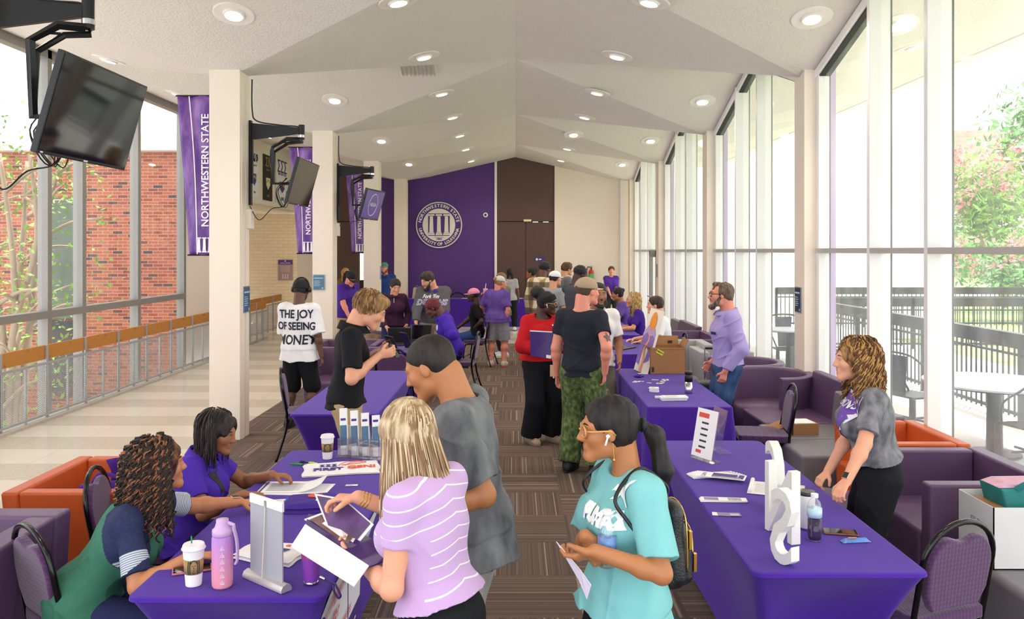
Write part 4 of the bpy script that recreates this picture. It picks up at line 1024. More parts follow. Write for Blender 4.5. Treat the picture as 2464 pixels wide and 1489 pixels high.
def print_shape(f, verts, faces, col, center, direction, upv=(0, 0, 1), target=None, name='print', mat=None):
    d = Vector(direction).normalized(); u = Vector(upv); u = (u-d*u.dot(d)).normalized(); x = d.cross(u)
    mx = Matrix((x, u, -d)).transposed().to_4x4(); mx.translation = Vector(center)
    return project(target or f.top, [Vector((a, b, 0)) for a, b in verts], faces, mx, d, mat or M('print_'+col, col, .7, vary=.02), f.root, name)
# ================================================================ signs, banners, screens
m_bwhite = M('banner_white', '#efeaf2', .6); m_cloth = M('purple_stretch_cloth', '#4a239c', .8, sheen=.1, vary=.05, vscale=5, bump=.1, bscale=500, spec=.2)
m_cloth2 = M('purple_table_linen', '#482298', .8, sheen=.1, vary=.05, vscale=5, bump=.1, bscale=400, spec=.2)
def pillars(mx, w, h, mat, parent, name='three_column_mark', th=.003):
    mb = MB()
    for i in (-1, 0, 1):
        c = i*w*.36; a = w*.10
        mb.prism([(c-a*1.5, h*.42), (c+a*1.5, h*.42), (c+a*1.5, h*.5), (c-a*1.5, h*.5)], 0, th, mx)
        mb.prism([(c-a, -h*.36), (c+a, -h*.36), (c+a*.75, h*.40), (c-a*.75, h*.40)], 0, th, mx)
        mb.prism([(c-a*1.3, -h*.42), (c+a*1.3, -h*.42), (c+a*1.3, -h*.37), (c-a*1.3, -h*.37)], 0, th, mx)
        mb.prism([(c-a*1.6, -h*.5), (c+a*1.6, -h*.5), (c+a*1.6, -h*.43), (c-a*1.6, -h*.43)], 0, th, mx)
    return mb.build(name, mat, parent)
# seal on the purple wall
t = thing('university_seal', 'round purple and cream university seal mounted on the purple back wall', 'sign', (-2.2, WALL-.005, 2.84)); t.rotation_euler = (PI/2, 0, 0)
m_sealp = M('seal_purple', '#4b2a78', .5); m_cr = M('seal_cream', '#ece6dc', .5)
MB().lathe([(.665, 0), (.665, .04), (.60, .04), (.60, .038), (.001, .038)], n=72).build('disc', m_cr, t)
MB().lathe([(.635, .0385), (.635, .044), (.001, .044)], n=72).build('purple_ring', m_sealp, t)
MB().lathe([(.47, .0445), (.47, .05), (.001, .05)], n=64).build('cream_centre', m_cr, t)
MB().box((-.31, -.31, .05), (.31, .33, .054)).build('purple_panel', m_sealp, t)
pillars(TM((0, .01, .054)), .60, .60, m_cr, t, th=.006)
def ring_text(s, R, size, a0, a1, mat, parent, z, flip=False):
    wds = []
    for ch in s:
        wds.append(.55 if ch == ' ' else {'W': 1.15, 'I': .5, 'M': 1.1}.get(ch, .85))
    tot = sum(wds); acc = 0
    allv, allf = [], []
    for ch, wd in zip(s, wds):
        f_ = (acc+wd/2)/tot; acc += wd
        if ch == ' ': continue
        a = math.radians(a0+(a1-a0)*f_); p = Vector((math.cos(a)*R, math.sin(a)*R, z)); rot = a-PI/2 if not flip else a+PI/2
        vs, fs = text_geo(ch, size, bold=.004); mx = Matrix.Translation(p) @ Matrix.Rotation(rot, 4, 'Z'); b = len(allv)
        allv += [mx @ v for v in vs]; allf += [tuple(i+b for i in q) for q in fs]
    return mesh_obj('lettering', allv, allf, mat, parent)
ring_text('NORTHWESTERN STATE', .553, .125, 172, 8, m_cr, t, .0455); ring_text('UNIVERSITY OF LOUISIANA', .553, .115, 190, 350, m_cr, t, .0455, True)
text('ESTABLISHED', .045, m_sealp, t, TM((0, -.35, .051))); text('1884', .085, m_sealp, t, TM((0, -.405, .051)), bold=.003)
t = thing('dome_camera', 'small white dome camera on the purple wall right of the seal', 'camera', (-.86, WALL, 3.13)); t.rotation_euler = (PI/2, 0, 0)
MB().lathe([(.07, 0), (.07, .03), (.055, .04), (.001, .042)], n=20).build('housing', m_bwhite, t); MB().lathe([(.035, .042), (.03, .06), (.001, .068)], n=16).build('dome', m_blackplastic, t)
# long vertical banners on the left columns
m_ban = None
def banner_mat():
    m, nt, b = newmat('banner_purple'); v, s = ocoord(nt); n = noise(nt, v, 3.2, 4, (2, 1, .8)); r = nt.nodes.new('ShaderNodeValToRGB')
    r.color_ramp.elements[0].position = .42; r.color_ramp.elements[0].color = C('#5b2c86'); r.color_ramp.elements[1].position = .7; r.color_ramp.elements[1].color = C('#9a6fb4')
    nt.links.new(n, r.inputs[0]); nt.links.new(r.outputs[0], b.inputs['Base Color']); b.inputs['Roughness'].default_value = .35; addbump(nt, b, noise(nt, v, 9, 2, (1.6, 1, .5)), .5, .03); return m
m_ban = banner_mat()
for yc, nm in zip(COLY[3:6], ('nearest', 'middle', 'farthest')):
    t = thing('column_banner', 'tall purple vertical banner on the %s of the three banner columns' % nm, 'banner', (-3.41, yc+.05, 2.05), group='purple banners on the left columns')
    W_, Hh = .43, 1.81
    def fn(u, v):
        x = -W_+u*W_; x = x*(.68+.32*v); return Vector((x, .012*math.sin(u*9+v*5)*(1-abs(u-.5)), v*Hh))
    MB().grid(fn, 16, 30).build('cloth', m_ban, t, smooth=True, solid=.003)
    sl = MB().grid(lambda u, v: Vector((-W_*(.68+.32*v)*(.70-.06*math.sin(v*3))+u*.012, -.016, .01+v*(Hh-.02))), 2, 24); sl.build('white_line', m_bwhite, t)
    mx = TM((-.105, -.02, .96)) @ UP @ Matrix.Rotation(PI/2, 4, 'Z')
    text('Northwestern State'.upper(), .115, m_bwhite, t, mx, bold=.002, sx=1.0, extrude=.002)
    pillars(TM((-.115, -.022, .115)) @ UP, .17, .17, m_bwhite, t)
    bar = MB().tube([(-W_-.02, 0, Hh), (0.0, 0, Hh)], .009, 8); bar.tube([(-W_*.68-.02, 0, 0), (0, 0, 0)], .009, 8); bar.build('bracket', m_black, t)
# Greek letter banners on the corridor band
def greek(y0, y1, z0, z1, cloth, ink, letters, sub, crest, label):
    t = thing('hanging_banner', label, 'banner', (-6.235, (y0+y1)/2, z0), PI/2, 'letter banners on the white corridor band'); w_ = y1-y0; h_ = z1-z0
    MB().box((-w_/2, -.005, 0), (w_/2, .005, h_)).build('cloth', M('gb_'+cloth, cloth, .8), t)
    mk = M('gi_'+ink, ink, .7)
    text(letters, w_*.42, mk, t, TM((0, -.012, h_*.83)) @ UP, bold=.004)
    text(sub, w_*.10, mk, t, TM((0, -.012, h_*.68)) @ UP)
    a = w_*.22; c = MB().prism([(-a, .35*h_), (-a, .5*h_), (a, .5*h_), (a, .35*h_), (0, .24*h_)], 0, .006, TM((0, -.006, 0)) @ UP)
    c.build('crest', M('crest_'+crest, crest, .7), t); MB().prism([(-a, .36*h_), (0, .43*h_), (a, .36*h_), (a, .40*h_), (0, .47*h_), (-a, .40*h_)], 0, .009, TM((0, -.006, 0)) @ UP).build('chevron', M('chev', '#d8a431', .7), t)
    text({'#2a4a90': '1904', '#d8d2c0': '1913', '#55307e': '1898'}.get(crest, '1904'), w_*.13, mk, t, TM((0, -.012, h_*.1)) @ UP)
greek(19.32, 19.95, 3.38, 4.5, '#e8e6e2', '#2b2f55', 'ΠΚΦ', 'Pi Kappa Phi', '#2a4a90', 'white banner with dark Greek letters and blue crest, left of three')
greek(20.35, 21.1, 3.36, 4.5, '#2b2620', '#a38a55', 'ΣΝ', 'Sigma Nu', '#d8d2c0', 'black banner with gold letters on the white corridor band')
greek(21.45, 22.5, 3.36, 4.5, '#e8e6e2', '#55307e', 'ΣΣΣ', 'Sigma Sigma Sigma', '#55307e', 'white banner with purple triple letters, right of the black banner')
t = thing('brick_plaque', 'purple-topped mauve plaque on the cream brick wall', 'sign', (-6.98, 24.99, 1.2))
MB().box((-.22, -.02, 0), (.22, 0, .48)).build('lower_panel', M('plaque_mauve', '#a98a94', .5), t); MB().box((-.22, -.021, .48), (.22, 0, .62)).build('upper_panel', M('plaque_purple', '#5a3590', .5), t)
text('ALMA MATER', .05, m_bwhite, t, TM((0, -.022, .52)) @ UP); ln = MB()
for i in range(9): ln.box((-.16+.02*(i % 3), -.022, .43-i*.022), (.16-.02*(i % 2), -.02, .436-i*.022))
ln.build('text_lines', M('plaque_line', '#d8c6c8', .6), t); pillars(TM((0, -.022, .12)) @ UP, .2, .14, M('plaque_line', '#d8c6c8', .6), t)
MB().tube([(0, -.022, .585), (0, -.026, .585)], .02, 14).build('seal_mark', m_bwhite, t)
def wallsign(x, y, z, w_, h_, rz, label, col='#2f4f78'):
    t = thing('framed_notice', label, 'sign', (x, y, z), rz)
    MB().box((-w_/2, -.012, 0), (w_/2, 0, h_)).build('frame', M('sign_frame', '#9aa4a6', .4, metal=.5), t, bevel=.002)
    MB().box((-w_/2+.01, -.014, .01), (w_/2-.01, -.012, h_-.01)).build('poster', M('poster_'+col, col, .3, vary=.35, vscale=14), t)
    q = MB().box((-w_/2+.02, -.0155, h_*.74), (w_/2-.03, -.014, h_*.80))
    for i in range(5): q.box((-w_/2+.02, -.0155, h_*(.58-.08*i)), (w_*(.05+.1*(i % 2)), -.014, h_*(.61-.08*i)))
    q.box((w_*.25, -.0155, .02), (w_*.38, -.014, .02+w_*.13)); q.build('text_lines', M('sign_text', '#a9c4d8', .5), t)
wallsign(-3.055+.002, COLY[3]+.02, 1.40, .22, .30, PI/2, 'small framed blue notice on the side of the nearest white column', '#3b5c86')
wallsign(-3.29, COLY[4]-.162, 1.44, .20, .26, 0, 'small framed blue notice on the front of the second left column', '#48718c')
wallsign(3.21, COLY[3]+.02, 1.40, .20, .29, -PI/2, 'small framed dark notice on the right-hand window column', '#26364e')
wallsign(-3.058, COLY[5]+.02, 1.45, .18, .30, PI/2, 'narrow framed notice on the side of the third left column', '#8a86b8')
wallsign(3.21, COLY[5]+.02, 1.5, .10, .30, -PI/2, 'narrow dark notice on the third window column', '#4a3f80')
t = thing('door_sign', 'small purple room sign on the brown doors', 'sign', (.68, WALL+.008, 1.78)); MB().box((-.12, -.01, 0), (.18, 0, .14)).build('plate', M('sign_plate', '#3b2d6e', .4), t)
MB().box((-.09, -.012, .04), (-.03, -.01, .10)).box((0, -.012, .055), (.07, -.01, .085)).build('symbol', m_bwhite, t); MB().box((-.03, -.01, .20), (.04, 0, .25)).build('number_plate', M('sign_plate', '#3b2d6e', .4), t)
# fire extinguisher
t = thing('fire_extinguisher', 'red fire extinguisher hanging on the white back wall', 'fire extinguisher', (2.18, WALL-.1, 1.08)); m_red = M('extinguisher_red', '#c22a26', .3)
MB().lathe([(.06, 0), (.075, .01), (.078, .03), (.078, .38), (.065, .44), (.03, .48), (.025, .52)], n=24).build('cylinder', m_red, t, smooth=True)
MB().lathe([(.0795, .12), (.0795, .36)], n=24).build('label', M('ext_label', '#5fae5f', .5), t); MB().lathe([(.0797, .06), (.0797, .12)], n=24).build('label_band', M('ext_band', '#d9c63a', .5), t)
MB().box((-.02, -.1, .52), (.02, .06, .545)).box((-.02, -.1, .56), (.02, .04, .575)).build('handle', m_black, t, bevel=.004)
MB().tube(smoothpath([(0, 0, .53), (-.1, -.01, .55), (-.13, -.01, .4), (-.1, -.01, .2)]), .012, 8).build('hose', m_black, t); MB().lathe([(.025, .54), (.025, .57)], n=12).build('gauge', m_chrome, t)
# television and its swing arm
m_screen = M('screen_glass', '#07070c', .05, spec=.35, vary=.3, vscale=2)
def tv(label, piv, center, yaw, pitch, purple=False):
    t = thing('television', label, 'television', center, yaw); Rp = Matrix.Rotation(pitch, 4, 'X'); W2, H2 = .465, .268
    def bx(mb, lo, hi): return mb.box(lo, hi, mat=Rp)
    bx(MB(), (-W2, 0, -H2), (W2, .035, H2)).build('casing', m_blackplastic, t, bevel=.006)
    bx(MB(), (-W2+.012, -.002, -H2+.018), (W2-.012, .001, H2-.012)).build('screen', m_screen, t)
    bx(bx(MB(), (-.25, .035, -.16), (.25, .07, .14)), (-.12, .07, -.1), (.12, .10, .1)).build('back_cover', m_blackplastic, t, bevel=.01)
    bx(bx(MB(), (-W2+.03, -.0035, -H2+.006), (-W2+.05, -.001, -H2+.014)), (-.02, -.0035, -H2+.005), (.02, -.001, -H2+.013)).build('bezel_mark', m_bwhite, t)
    if purple:
        o = MB(); o.box((-W2+.03, -.004, -H2+.03), (W2-.03, -.0025, H2-.03), mat=Rp); o.build('picture', M('screen_purple', '#4a2f80', .2, emit=('#4a2f80', .25)), t)
        ring = [Rp @ Vector((.2*math.cos(a), -.005, .19*math.sin(a))) for a in [2*PI*i/28 for i in range(28)]]; MB().tube(ring, .006, 5, closed=True).build('picture_ring', m_bwhite, t)
        text('NSULA', .09, m_bwhite, t, Rp @ TM((0, -.006, 0)) @ UP)
    # arm, from the column to the pivot and down to the set
    a = thing('swivel_mount', 'black swing arm holding the '+label.split(',')[0][:60], 'bracket', (-3.05, piv[1], piv[2]))
    dx = piv[0]+3.05
    MB().box((0, -.03, -.85), (.03, .03, .12)).box((.03, -.02, -.6), (.045, .02, -.1)).build('column_channel', m_black, a, bevel=.003)
    MB().prism([(0.03, -.10), (dx, -.03), (dx, .035), (.03, .09)], -.02, .02, UP).build('horizontal_arm', m_black, a, bevel=.004)
    MB().tube([(dx, 0, -.10), (dx, 0, .07)], .035, 16).build('pivot', m_black, a); MB().tube([(dx, 0, -.075), (dx, 0, -.045)], .037, 16).build('pivot_collar', m_chrome, a)
    c = Vector(center)-Vector((-3.05, piv[1], piv[2])); Rz = Matrix.Rotation(yaw, 4, 'Z'); back = c+Rz @ (Rp @ Vector((0, .07, -.02))); up_ = c+Rz @ Vector((0, .36, .42))
    s_ = Vector((dx, 0, -.10))
    mb = MB(); low = up_+Vector((0, 0, -.42)); pth = [s_, s_+(up_-s_)*.5+Vector((0, 0, .05)), up_, back]
    mb.tube([s_+Vector((0, -.03, 0)), pth[1]+Vector((0, -.03, 0)), up_+Vector((0, -.03, 0)), low, back], .026, 4); mb.tube([s_+Vector((0, .035, -.02)), pth[1]+Vector((0, .035, -.04)), up_+Vector((0, .03, -.05)), low, back], .02, 8); mb.build('drop_arm', m_black, a)
    cb = MB(); cb.tube(smoothpath([(.02, .04, .60), (.02, .045, .25), (.08, .03, .12), (dx*.6, .02, .07), (dx-.02, .03, .04), (dx-.03, .04, -.12), up_+Vector((-.02, .02, .02)), low]), .008, 6)
    cb.tube(smoothpath([(.02, -.04, -.86), (.12, -.02, -1.02), (c.x*.4, c.y*.5, c.z-.30), c+Vector((-.22, .0, -.25)), c+Vector((-.16, .02, 0))]), .005, 6)
    rnd = random.Random(4)
    for _ in range(4): cb.tube(smoothpath([c+Vector((-.16, rnd.uniform(-.2, .1), .05)), c+Vector((-.28, rnd.uniform(-.2, .1), -.1)), c+Vector((-.24, rnd.uniform(-.1, .1), -.28)), c+Vector((-.16, rnd.uniform(-.2, .1), -.1))]), .004, 5)
    cb.build('cables', m_blackplastic, a)
    MB().box((-.0, -.10, -1.12), (.05, .02, -.90)).build('junction_box', m_cream, a, bevel=.004)
tv('black television hanging nearest the camera, tilted down', (-2.45, 4.72, 3.47), (-2.335, 4.60, 2.85), math.radians(89.7), math.radians(15.6))
tv('black television on the nearest white column, seen almost edge-on', (-2.45, 9.43, 3.47), (-2.47, 9.62, 2.885), math.radians(89.7), math.radians(15.6))
tv('small far television showing a purple picture, on the second column', (-2.45, 14.08, 3.47), (-2.46, 14.2, 2.89), math.radians(80), math.radians(16), True)
# ================================================================ corridor guard rails
m_oak = wood_mat('oak_board', '#a8691f', '#c98a3c', (12, .5, 8)); m_rail = M('galvanised_rail', '#aeb0b2', .4, metal=.4)
def mesh_mat():
    m = bpy.data.materials.new('expanded_mesh'); m.use_nodes = True; nt = m.node_tree; b = nt.nodes['Principled BSDF']; b.inputs['Base Color'].default_value = C('#a8a9aa'); b.inputs['Roughness'].default_value = .5
    v, s = ocoord(nt); a = mth(nt, 'FRACT', mth(nt, 'ADD', mth(nt, 'MULTIPLY', s[0], 22), mth(nt, 'MULTIPLY', s[2], 38))); c = mth(nt, 'FRACT', mth(nt, 'SUBTRACT', mth(nt, 'MULTIPLY', s[0], 22), mth(nt, 'MULTIPLY', s[2], 38)))
    k = mth(nt, 'MAXIMUM', mth(nt, 'LESS_THAN', a, .26), mth(nt, 'LESS_THAN', c, .26)); nt.links.new(k, b.inputs['Alpha']); return m
m_mesh = mesh_mat()
def guard(x, y0, y1, label):
    t = thing('guard_rail', label, 'railing', (x, y0, 0), PI/2); L = y1-y0    # local x runs along the corridor
    MB().box((0, .02, .755), (L, .05, .93)).build('oak_board', m_oak, t, bevel=.004)
    MB().box((0, -.015, .70), (L, .015, .725)).box((0, -.02, .07), (L, .02, .095)).build('cross_rail', m_rail, t)
    pk = MB(); n = int(L/.46)
    u0 = MB().box((-.011, -.012, .02), (.011, .012, .72)).build('upright', m_rail, t)
    for i in range(1, n+1): q = u0.copy(); COL.objects.link(q); q.location = (i*.46, 0, 0)
    MB().add([(0, 0, .095), (L, 0, .095), (L, 0, .70), (0, 0, .70)], [(0, 1, 2, 3)]).build('mesh_infill', m_mesh, t)
    for i in range(int(L/.92)+1): MB().box((i*.92-.02, .0, .02), (i*.92+.02, .018, .93)).build('post', m_rail, t)
    b0 = MB().tube([(0, .018, 0), (0, .012, 0)], .012, 8).build('bolt', m_chrome, t); b0.location = (.1, 0, .785)
    for i in range(1, int(L/.46)): q = b0.copy(); COL.objects.link(q); q.location = (i*.46+.1, 0, .90 if i % 2 else .785)
guard(-5.80, 1.0, 19.2, 'long corridor guard rail with oak board and wire mesh by the left windows')
guard(-6.28, 19.5, 22.2, 'short far guard rail with oak board beyond the columns')
# ================================================================ furniture
def vinyl(name, col): return M(name, col, .42, vary=.06, vscale=6, bump=.06, bscale=220, spec=.45)
m_vp = vinyl('purple_vinyl', '#62486a'); m_vo = vinyl('orange_vinyl', '#c2541f'); m_vg = vinyl('grey_vinyl', '#77737a'); m_vg2 = vinyl('pale_grey_vinyl', '#a5a4a8')
def armchair(label, loc, rz, mat, w_=.9, d_=.85, h_=.72, arms=(1, 1), flare=.05, name='lounge_armchair', cat='armchair', group=None, th=.10):
    t = thing(name, label, cat, loc, rz, group); x, y = w_/2, d_/2
    def slab(lo, hi, ox, oy, nm):
        mb = MB().box(lo, hi)
        for v in mb.v:
            if v.z < .2: v.x -= ox*flare*1.6; v.y -= oy*flare*1.6
        mb.build(nm, mat, t, bevel=.018)
    il = x-(th if arms[0] else 0); ir = x-(th if arms[1] else 0)
    slab((-x, -y, .06), (x, -y+th, h_), 0, -1, 'backrest')
    if arms[0]: slab((-x, -y+th+.003, .06), (-x+th, y, h_), -1, 0, 'arm')
    if arms[1]: slab((x-th, -y+th+.003, .06), (x, y, h_), 1, 0, 'arm')
    MB().box((-il+.004, -y+th+.004, .08), (ir-.004, y+.01, .42)).build('seat', mat, t, bevel=.03)
    for a in (-1, 1):
        for b in (-1, 1): MB().box((a*(x-.14)-.02, b*(y-.14)-.02, 0), (a*(x-.14)+.02, b*(y-.14)+.02, .08)).build('foot', m_black, t)
    return t
armchair('orange vinyl cube armchair behind the two seated women, purple bag inside', (-2.50, 5.12, 0), -PI/2, m_vo, .86, .88)
armchair('purple vinyl armchair at the bottom left corner', (-2.72, 3.72, 0), PI, m_vp, .95, .9, .80, th=.14)
armchair('large purple vinyl armchair behind the standing curly-haired woman', (2.86, 5.32, 0), PI/2, m_vp, .95, .84, .72, flare=.0, th=.11)
armchair('orange vinyl armchair against the windows beyond the purple one', (2.93, 6.30, 0), PI/2, m_vo, .86, .66, .72)
armchair('armless grey vinyl seat beside the orange armchair', (2.78, 7.05, 0), PI/2, m_vg, .62, .84, .74, arms=(0, 0), name='armless_seat', cat='seat')
armchair('armless grey vinyl seat with an open carton on it', (2.78, 7.69, 0), PI/2, m_vg, .62, .84, .74, arms=(0, 0), name='armless_seat', cat='seat')
armchair('armless purple vinyl seat with tall angled backrest by the windows', (2.86, 8.42, 0), PI/2, m_vp, .78, .84, .82, arms=(0, 0), name='armless_seat', cat='seat')
t = thing('ottoman', 'grey vinyl ottoman carrying the white carton, bottom right corner', 'ottoman', (2.86, 4.15, 0)); MB().box((-.42, -.5, .06), (.42, .5, .45)).build('cushion', m_vg, t, bevel=.04)
for a in (-1, 1):
    for b in (-1, 1): MB().box((a*.32-.02, b*.4-.02, 0), (a*.32+.02, b*.4+.02, .08)).build('foot', m_black, t)
def tub(label, loc, rz, mat, R_=.42, h_=.75):
    t = thing('tub_chair', label, 'armchair', loc, rz)
    def wall(u, v):
        a = math.radians(-90)+(u-.5)*math.radians(236); s_ = .90+.10*min(v*1, 1)
        return None
    mb = MB(); nu = 30; ro, ri = R_, R_-.085; prof = [(ro*.86, .08), (ro*1.0, .45), (ro*1.06, h_-.02), (ro*1.05, h_), (ri*1.08, h_), (ri*1.04, h_-.03), (ri*1.0, .40)]
    b = len(mb.v)
    for i in range(nu):
        a = math.radians(-90)+(i/(nu-1)-.5)*math.radians(240)
        for r_, z in prof: mb.v.append(Vector((math.cos(a)*r_, math.sin(a)*r_, z)))
    k = len(prof)
    for i in range(nu-1):
        for j in range(k-1): mb.f.append((b+i*k+j, b+(i+1)*k+j, b+(i+1)*k+j+1, b+i*k+j+1)); mb.m.append(0)
    mb.f += [tuple(b+j for j in range(k)), tuple(b+(nu-1)*k+j for j in range(k-1, -1, -1))]; mb.m += [0, 0]
    mb.build('curved_back', mat, t, bevel=.012); MB().lathe([(ri*.93, .08), (ri*.98, .38), (ri*.93, .42), (.001, .425)], (0, .02, 0), 32).build('seat', mat, t, smooth=True)
    MB().lathe([(.22, 0), (.22, .08)], n=20).build('base', m_black, t)
    return t
tub('purple vinyl tub chair by the window column, nearer of two', (2.80, 9.10, 0), PI/2+.5, m_vp, .46, .76)
tub('purple vinyl tub chair half hidden behind the lavender-shirted man', (2.78, 10.05, 0), PI/2+.3, m_vp, .46, .76)
armchair('pale grey upholstered armchair behind the cardboard box', (2.25, 11.2, 0), PI, m_vg2, .75, .7, .86, th=.12); armchair('pale grey upholstered armchair beside the suitcase', (2.72, 10.9, 0), PI, m_vg2, .7, .7, .80, th=.12)
armchair('purple vinyl sofa far along the windows, nearer one', (2.82, 13.3, 0), PI/2, m_vp, 1.5, .84, .74, name='lounge_sofa', cat='sofa'); armchair('purple vinyl sofa far along the windows, farther one', (2.82, 15.0, 0), PI/2, m_vp, 1.5, .84, .78, arms=(0, 0), name='lounge_sofa', cat='sofa')
armchair('armless grey vinyl seat at the far end of the window sofas', (2.82, 16.2, 0), PI/2, m_vg, .8, .84, .74, arms=(0, 0), name='armless_seat', cat='seat')
armchair('purple vinyl armchair directly behind the man in the black polo', (-2.28, 10.9, 0), PI, m_vp, .95, .85, .78); armchair('purple vinyl armchair beyond the near one, left of the second table', (-2.45, 12.1, 0), PI, m_vp, .95, .85, .76)
armchair('purple vinyl armchair with a brown backpack on it', (-2.35, 13.6, 0), PI, m_vp, 1.0, .85, .74)
# banquet chairs
def chair_fabric():
    m, nt, b = newmat('patterned_purple_fabric'); v, s = ocoord(nt)
    f_ = 150.; a = mth(nt, 'SINE', mth(nt, 'MULTIPLY', mth(nt, 'ADD', s[0], s[2]), f_)); c = mth(nt, 'SINE', mth(nt, 'MULTIPLY', mth(nt, 'SUBTRACT', s[0], mth(nt, 'ADD', s[2], mth(nt, 'MULTIPLY', s[1], .7))), f_))
    k = mth(nt, 'GREATER_THAN', mth(nt, 'MULTIPLY', a, c), .25); nt.links.new(mixc(nt, k, C('#4b2855'), C('#59345f')), b.inputs['Base Color']); b.inputs['Roughness'].default_value = .9; b.inputs['Sheen Weight'].default_value = .3
    addbump(nt, b, mth(nt, 'MULTIPLY', a, c), .2, .003); return m
m_fab = chair_fabric(); m_gblack = M('gloss_black_tube', '#0c0c0e', .18, metal=.2)
def banquet_chair():
    t = thing('banquet_chair', 'x', 'chair')
    mb = MB(); mb.grid(lambda u, v: Vector(((u-.5)*.43, -.21+v*.43, .47+.028*(1-(2*u-1)**6)*(1-(2*v-1)**6))), 15, 15)
    s_ = MB().prism([(-.2, -.215), (.2, -.215), (.215, -.2), (.215, .2), (.19, .225), (-.19, .225), (-.215, .2), (-.215, -.2)], .415, .475); s_.build('seat', m_fab, t, bevel=.025)
    bk = TM((0, -.215, .5), 0, math.radians(9))
    def outline(k, n=26):
        P = []
        for i in range(n):
            u = i/(n-1)*PI; P.append((math.cos(u)*k*.205, .20+math.sin(u)*k*.185))
        P += [(-k*.195, .08), (-k*.15, .0), (k*.15, .0), (k*.195, .08)]; return P
    pl = outline(.93); pl2 = []
    for x, z in pl:
        z -= .055*math.exp(-(x/.075)**2) if z > .3 else 0   # the hand hold dips in the top of the pad
        pl2.append((x, z))
    MB().prism(pl2, -.022, .022, bk @ UP).build('backrest', m_fab, t, bevel=.012)
    fr = [(.19, .205, .0), (.20, .19, .42), (.205, -.16, .43)]
    loop = [Vector((-.2, -.20, .40)), Vector((-.215, -.205, .48))]
    for i in range(19):
        a = PI-i/18*PI; loop.append(bk @ Vector((math.cos(a)*.215, 0, .22+math.sin(a)*.185)))
    loop += [Vector((.215, -.205, .48)), Vector((.2, -.20, .40))]
    MB().tube(loop, .0135, 10).build('back_frame', m_gblack, t, smooth=True)
    for s in (-1, 1):
        MB().tube(smoothpath([(s*.2, -.20, .42), (s*.205, -.23, .25), (s*.22, -.31, .0)]), .0125, 8).build('leg', m_gblack, t, smooth=True)
        MB().tube(smoothpath([(s*.19, -.15, .40), (s*.2, .12, .40), (s*.205, .19, .35), (s*.21, .23, .0)]), .0125, 8).build('leg', m_gblack, t, smooth=True)
    MB().tube([(-.2, .17, .39), (.2, .17, .39)], .010, 8).tube([(-.207, -.245, .2), (.207, -.245, .2)], .009, 8).tube([(-.207, .215, .17), (.207, .215, .17)], .009, 8).build('stretcher', m_gblack, t)
    return t
ch0 = banquet_chair(); ch0.location = (-1.95, 3.80, 0); ch0.rotation_euler = (0, 0, math.radians(-40)); ch0['label'] = 'black-framed purple banquet chair of the woman in the green raglan shirt'
GR = 'purple banquet chairs'; ch0['group'] = GR
def chair(x, y, face, label): return dup(ch0, (x, y, 0), math.radians(face-90), label, GR)
chair(-2.06, 4.6, 12, 'purple banquet chair of the seated woman in the purple polo'); chair(1.88, 3.90, 112, 'empty purple banquet chair nearest the camera at the bottom right')
chair(2.22, 7.42, 172, 'empty purple banquet chair beside the folded-cloth counselling table'); chair(-2.12, 8.45, 12, 'empty purple banquet chair left of the second purple table')
chair(-1.50, 10.30, 92, 'purple banquet chair with its back to us beyond the second table'); chair(-2.12, 11.5, 20, 'purple banquet chair at the left of the laptop table')
chair(-.82, 12.2, 175, 'purple banquet chair under the seated man in the track jacket'); chair(-.68, 15.1, 165, 'purple banquet chair under the person in the pink cap')
chair(2.12, 5.42, 150, 'purple banquet chair mostly hidden behind the standing curly-haired woman'); chair(-1.65, 23.25, 270, 'purple banquet chair behind the far table by the purple wall'); chair(2.2, 12.0, 178, 'purple banquet chair of the seated man in the white tee'); chair(2.12, 13.8, 178, 'purple banquet chair of the seated long-haired blonde woman'); chair(2.12, 15.6, 178, 'purple banquet chair of the seated woman with the dark bun')
# tables
def table(label, x0, x1, y0, y1):
    t = thing('folding_table', label, 'table', ((x0+x1)/2, (y0+y1)/2, 0)); w_, d_ = (x1-x0)/2-.07, (y1-y0)/2-.07
    MB().box((-w_, -d_, .722), (w_, d_, .742)).build('tabletop', M('table_grey', '#b8b6b2', .5), t, bevel=.01)
    for s in (-1, 1):
        y = s*(d_-.32)
        MB().tube(smoothpath([(-w_+.1, y-.02, .715), (-w_+.10, y, .4), (-w_+.12, y, 0)]), .016, 8).tube([(-w_+.12, y, .012), (w_-.12, y, .012)], .014, 8).tube(smoothpath([(w_-.1, y-.02, .715), (w_-.10, y, .4), (w_-.12, y, 0)]), .016, 8).tube([(-w_+.1, y, .45), (w_-.1, y, .45)], .012, 8).build('leg_frame', m_gblack, t)
    return t
def perim(w_, d_, r_, n=14, m=22):
    P = []
    cs = [((w_-r_), -(d_-r_), -90), ((w_-r_), (d_-r_), 0), (-(w_-r_), (d_-r_), 90), (-(w_-r_), -(d_-r_), 180)]
    for i, (cx, cy, a0) in enumerate(cs):
        for k in range(7): a = math.radians(a0+90*k/6); P.append((cx+r_*math.cos(a), cy+r_*math.sin(a), i, 0, 1))
        nx = cs[(i+1) % 4]; e = math.radians(a0+90); p = (cx+r_*math.cos(e), cy+r_*math.sin(e)); e2 = math.radians(nx[2]); q = (nx[0]+r_*math.cos(e2), nx[1]+r_*math.sin(e2))
        for k in range(1, m): t_ = k/m; P.append((p[0]+(q[0]-p[0])*t_, p[1]+(q[1]-p[1])*t_, i, t_, 0))
    return P
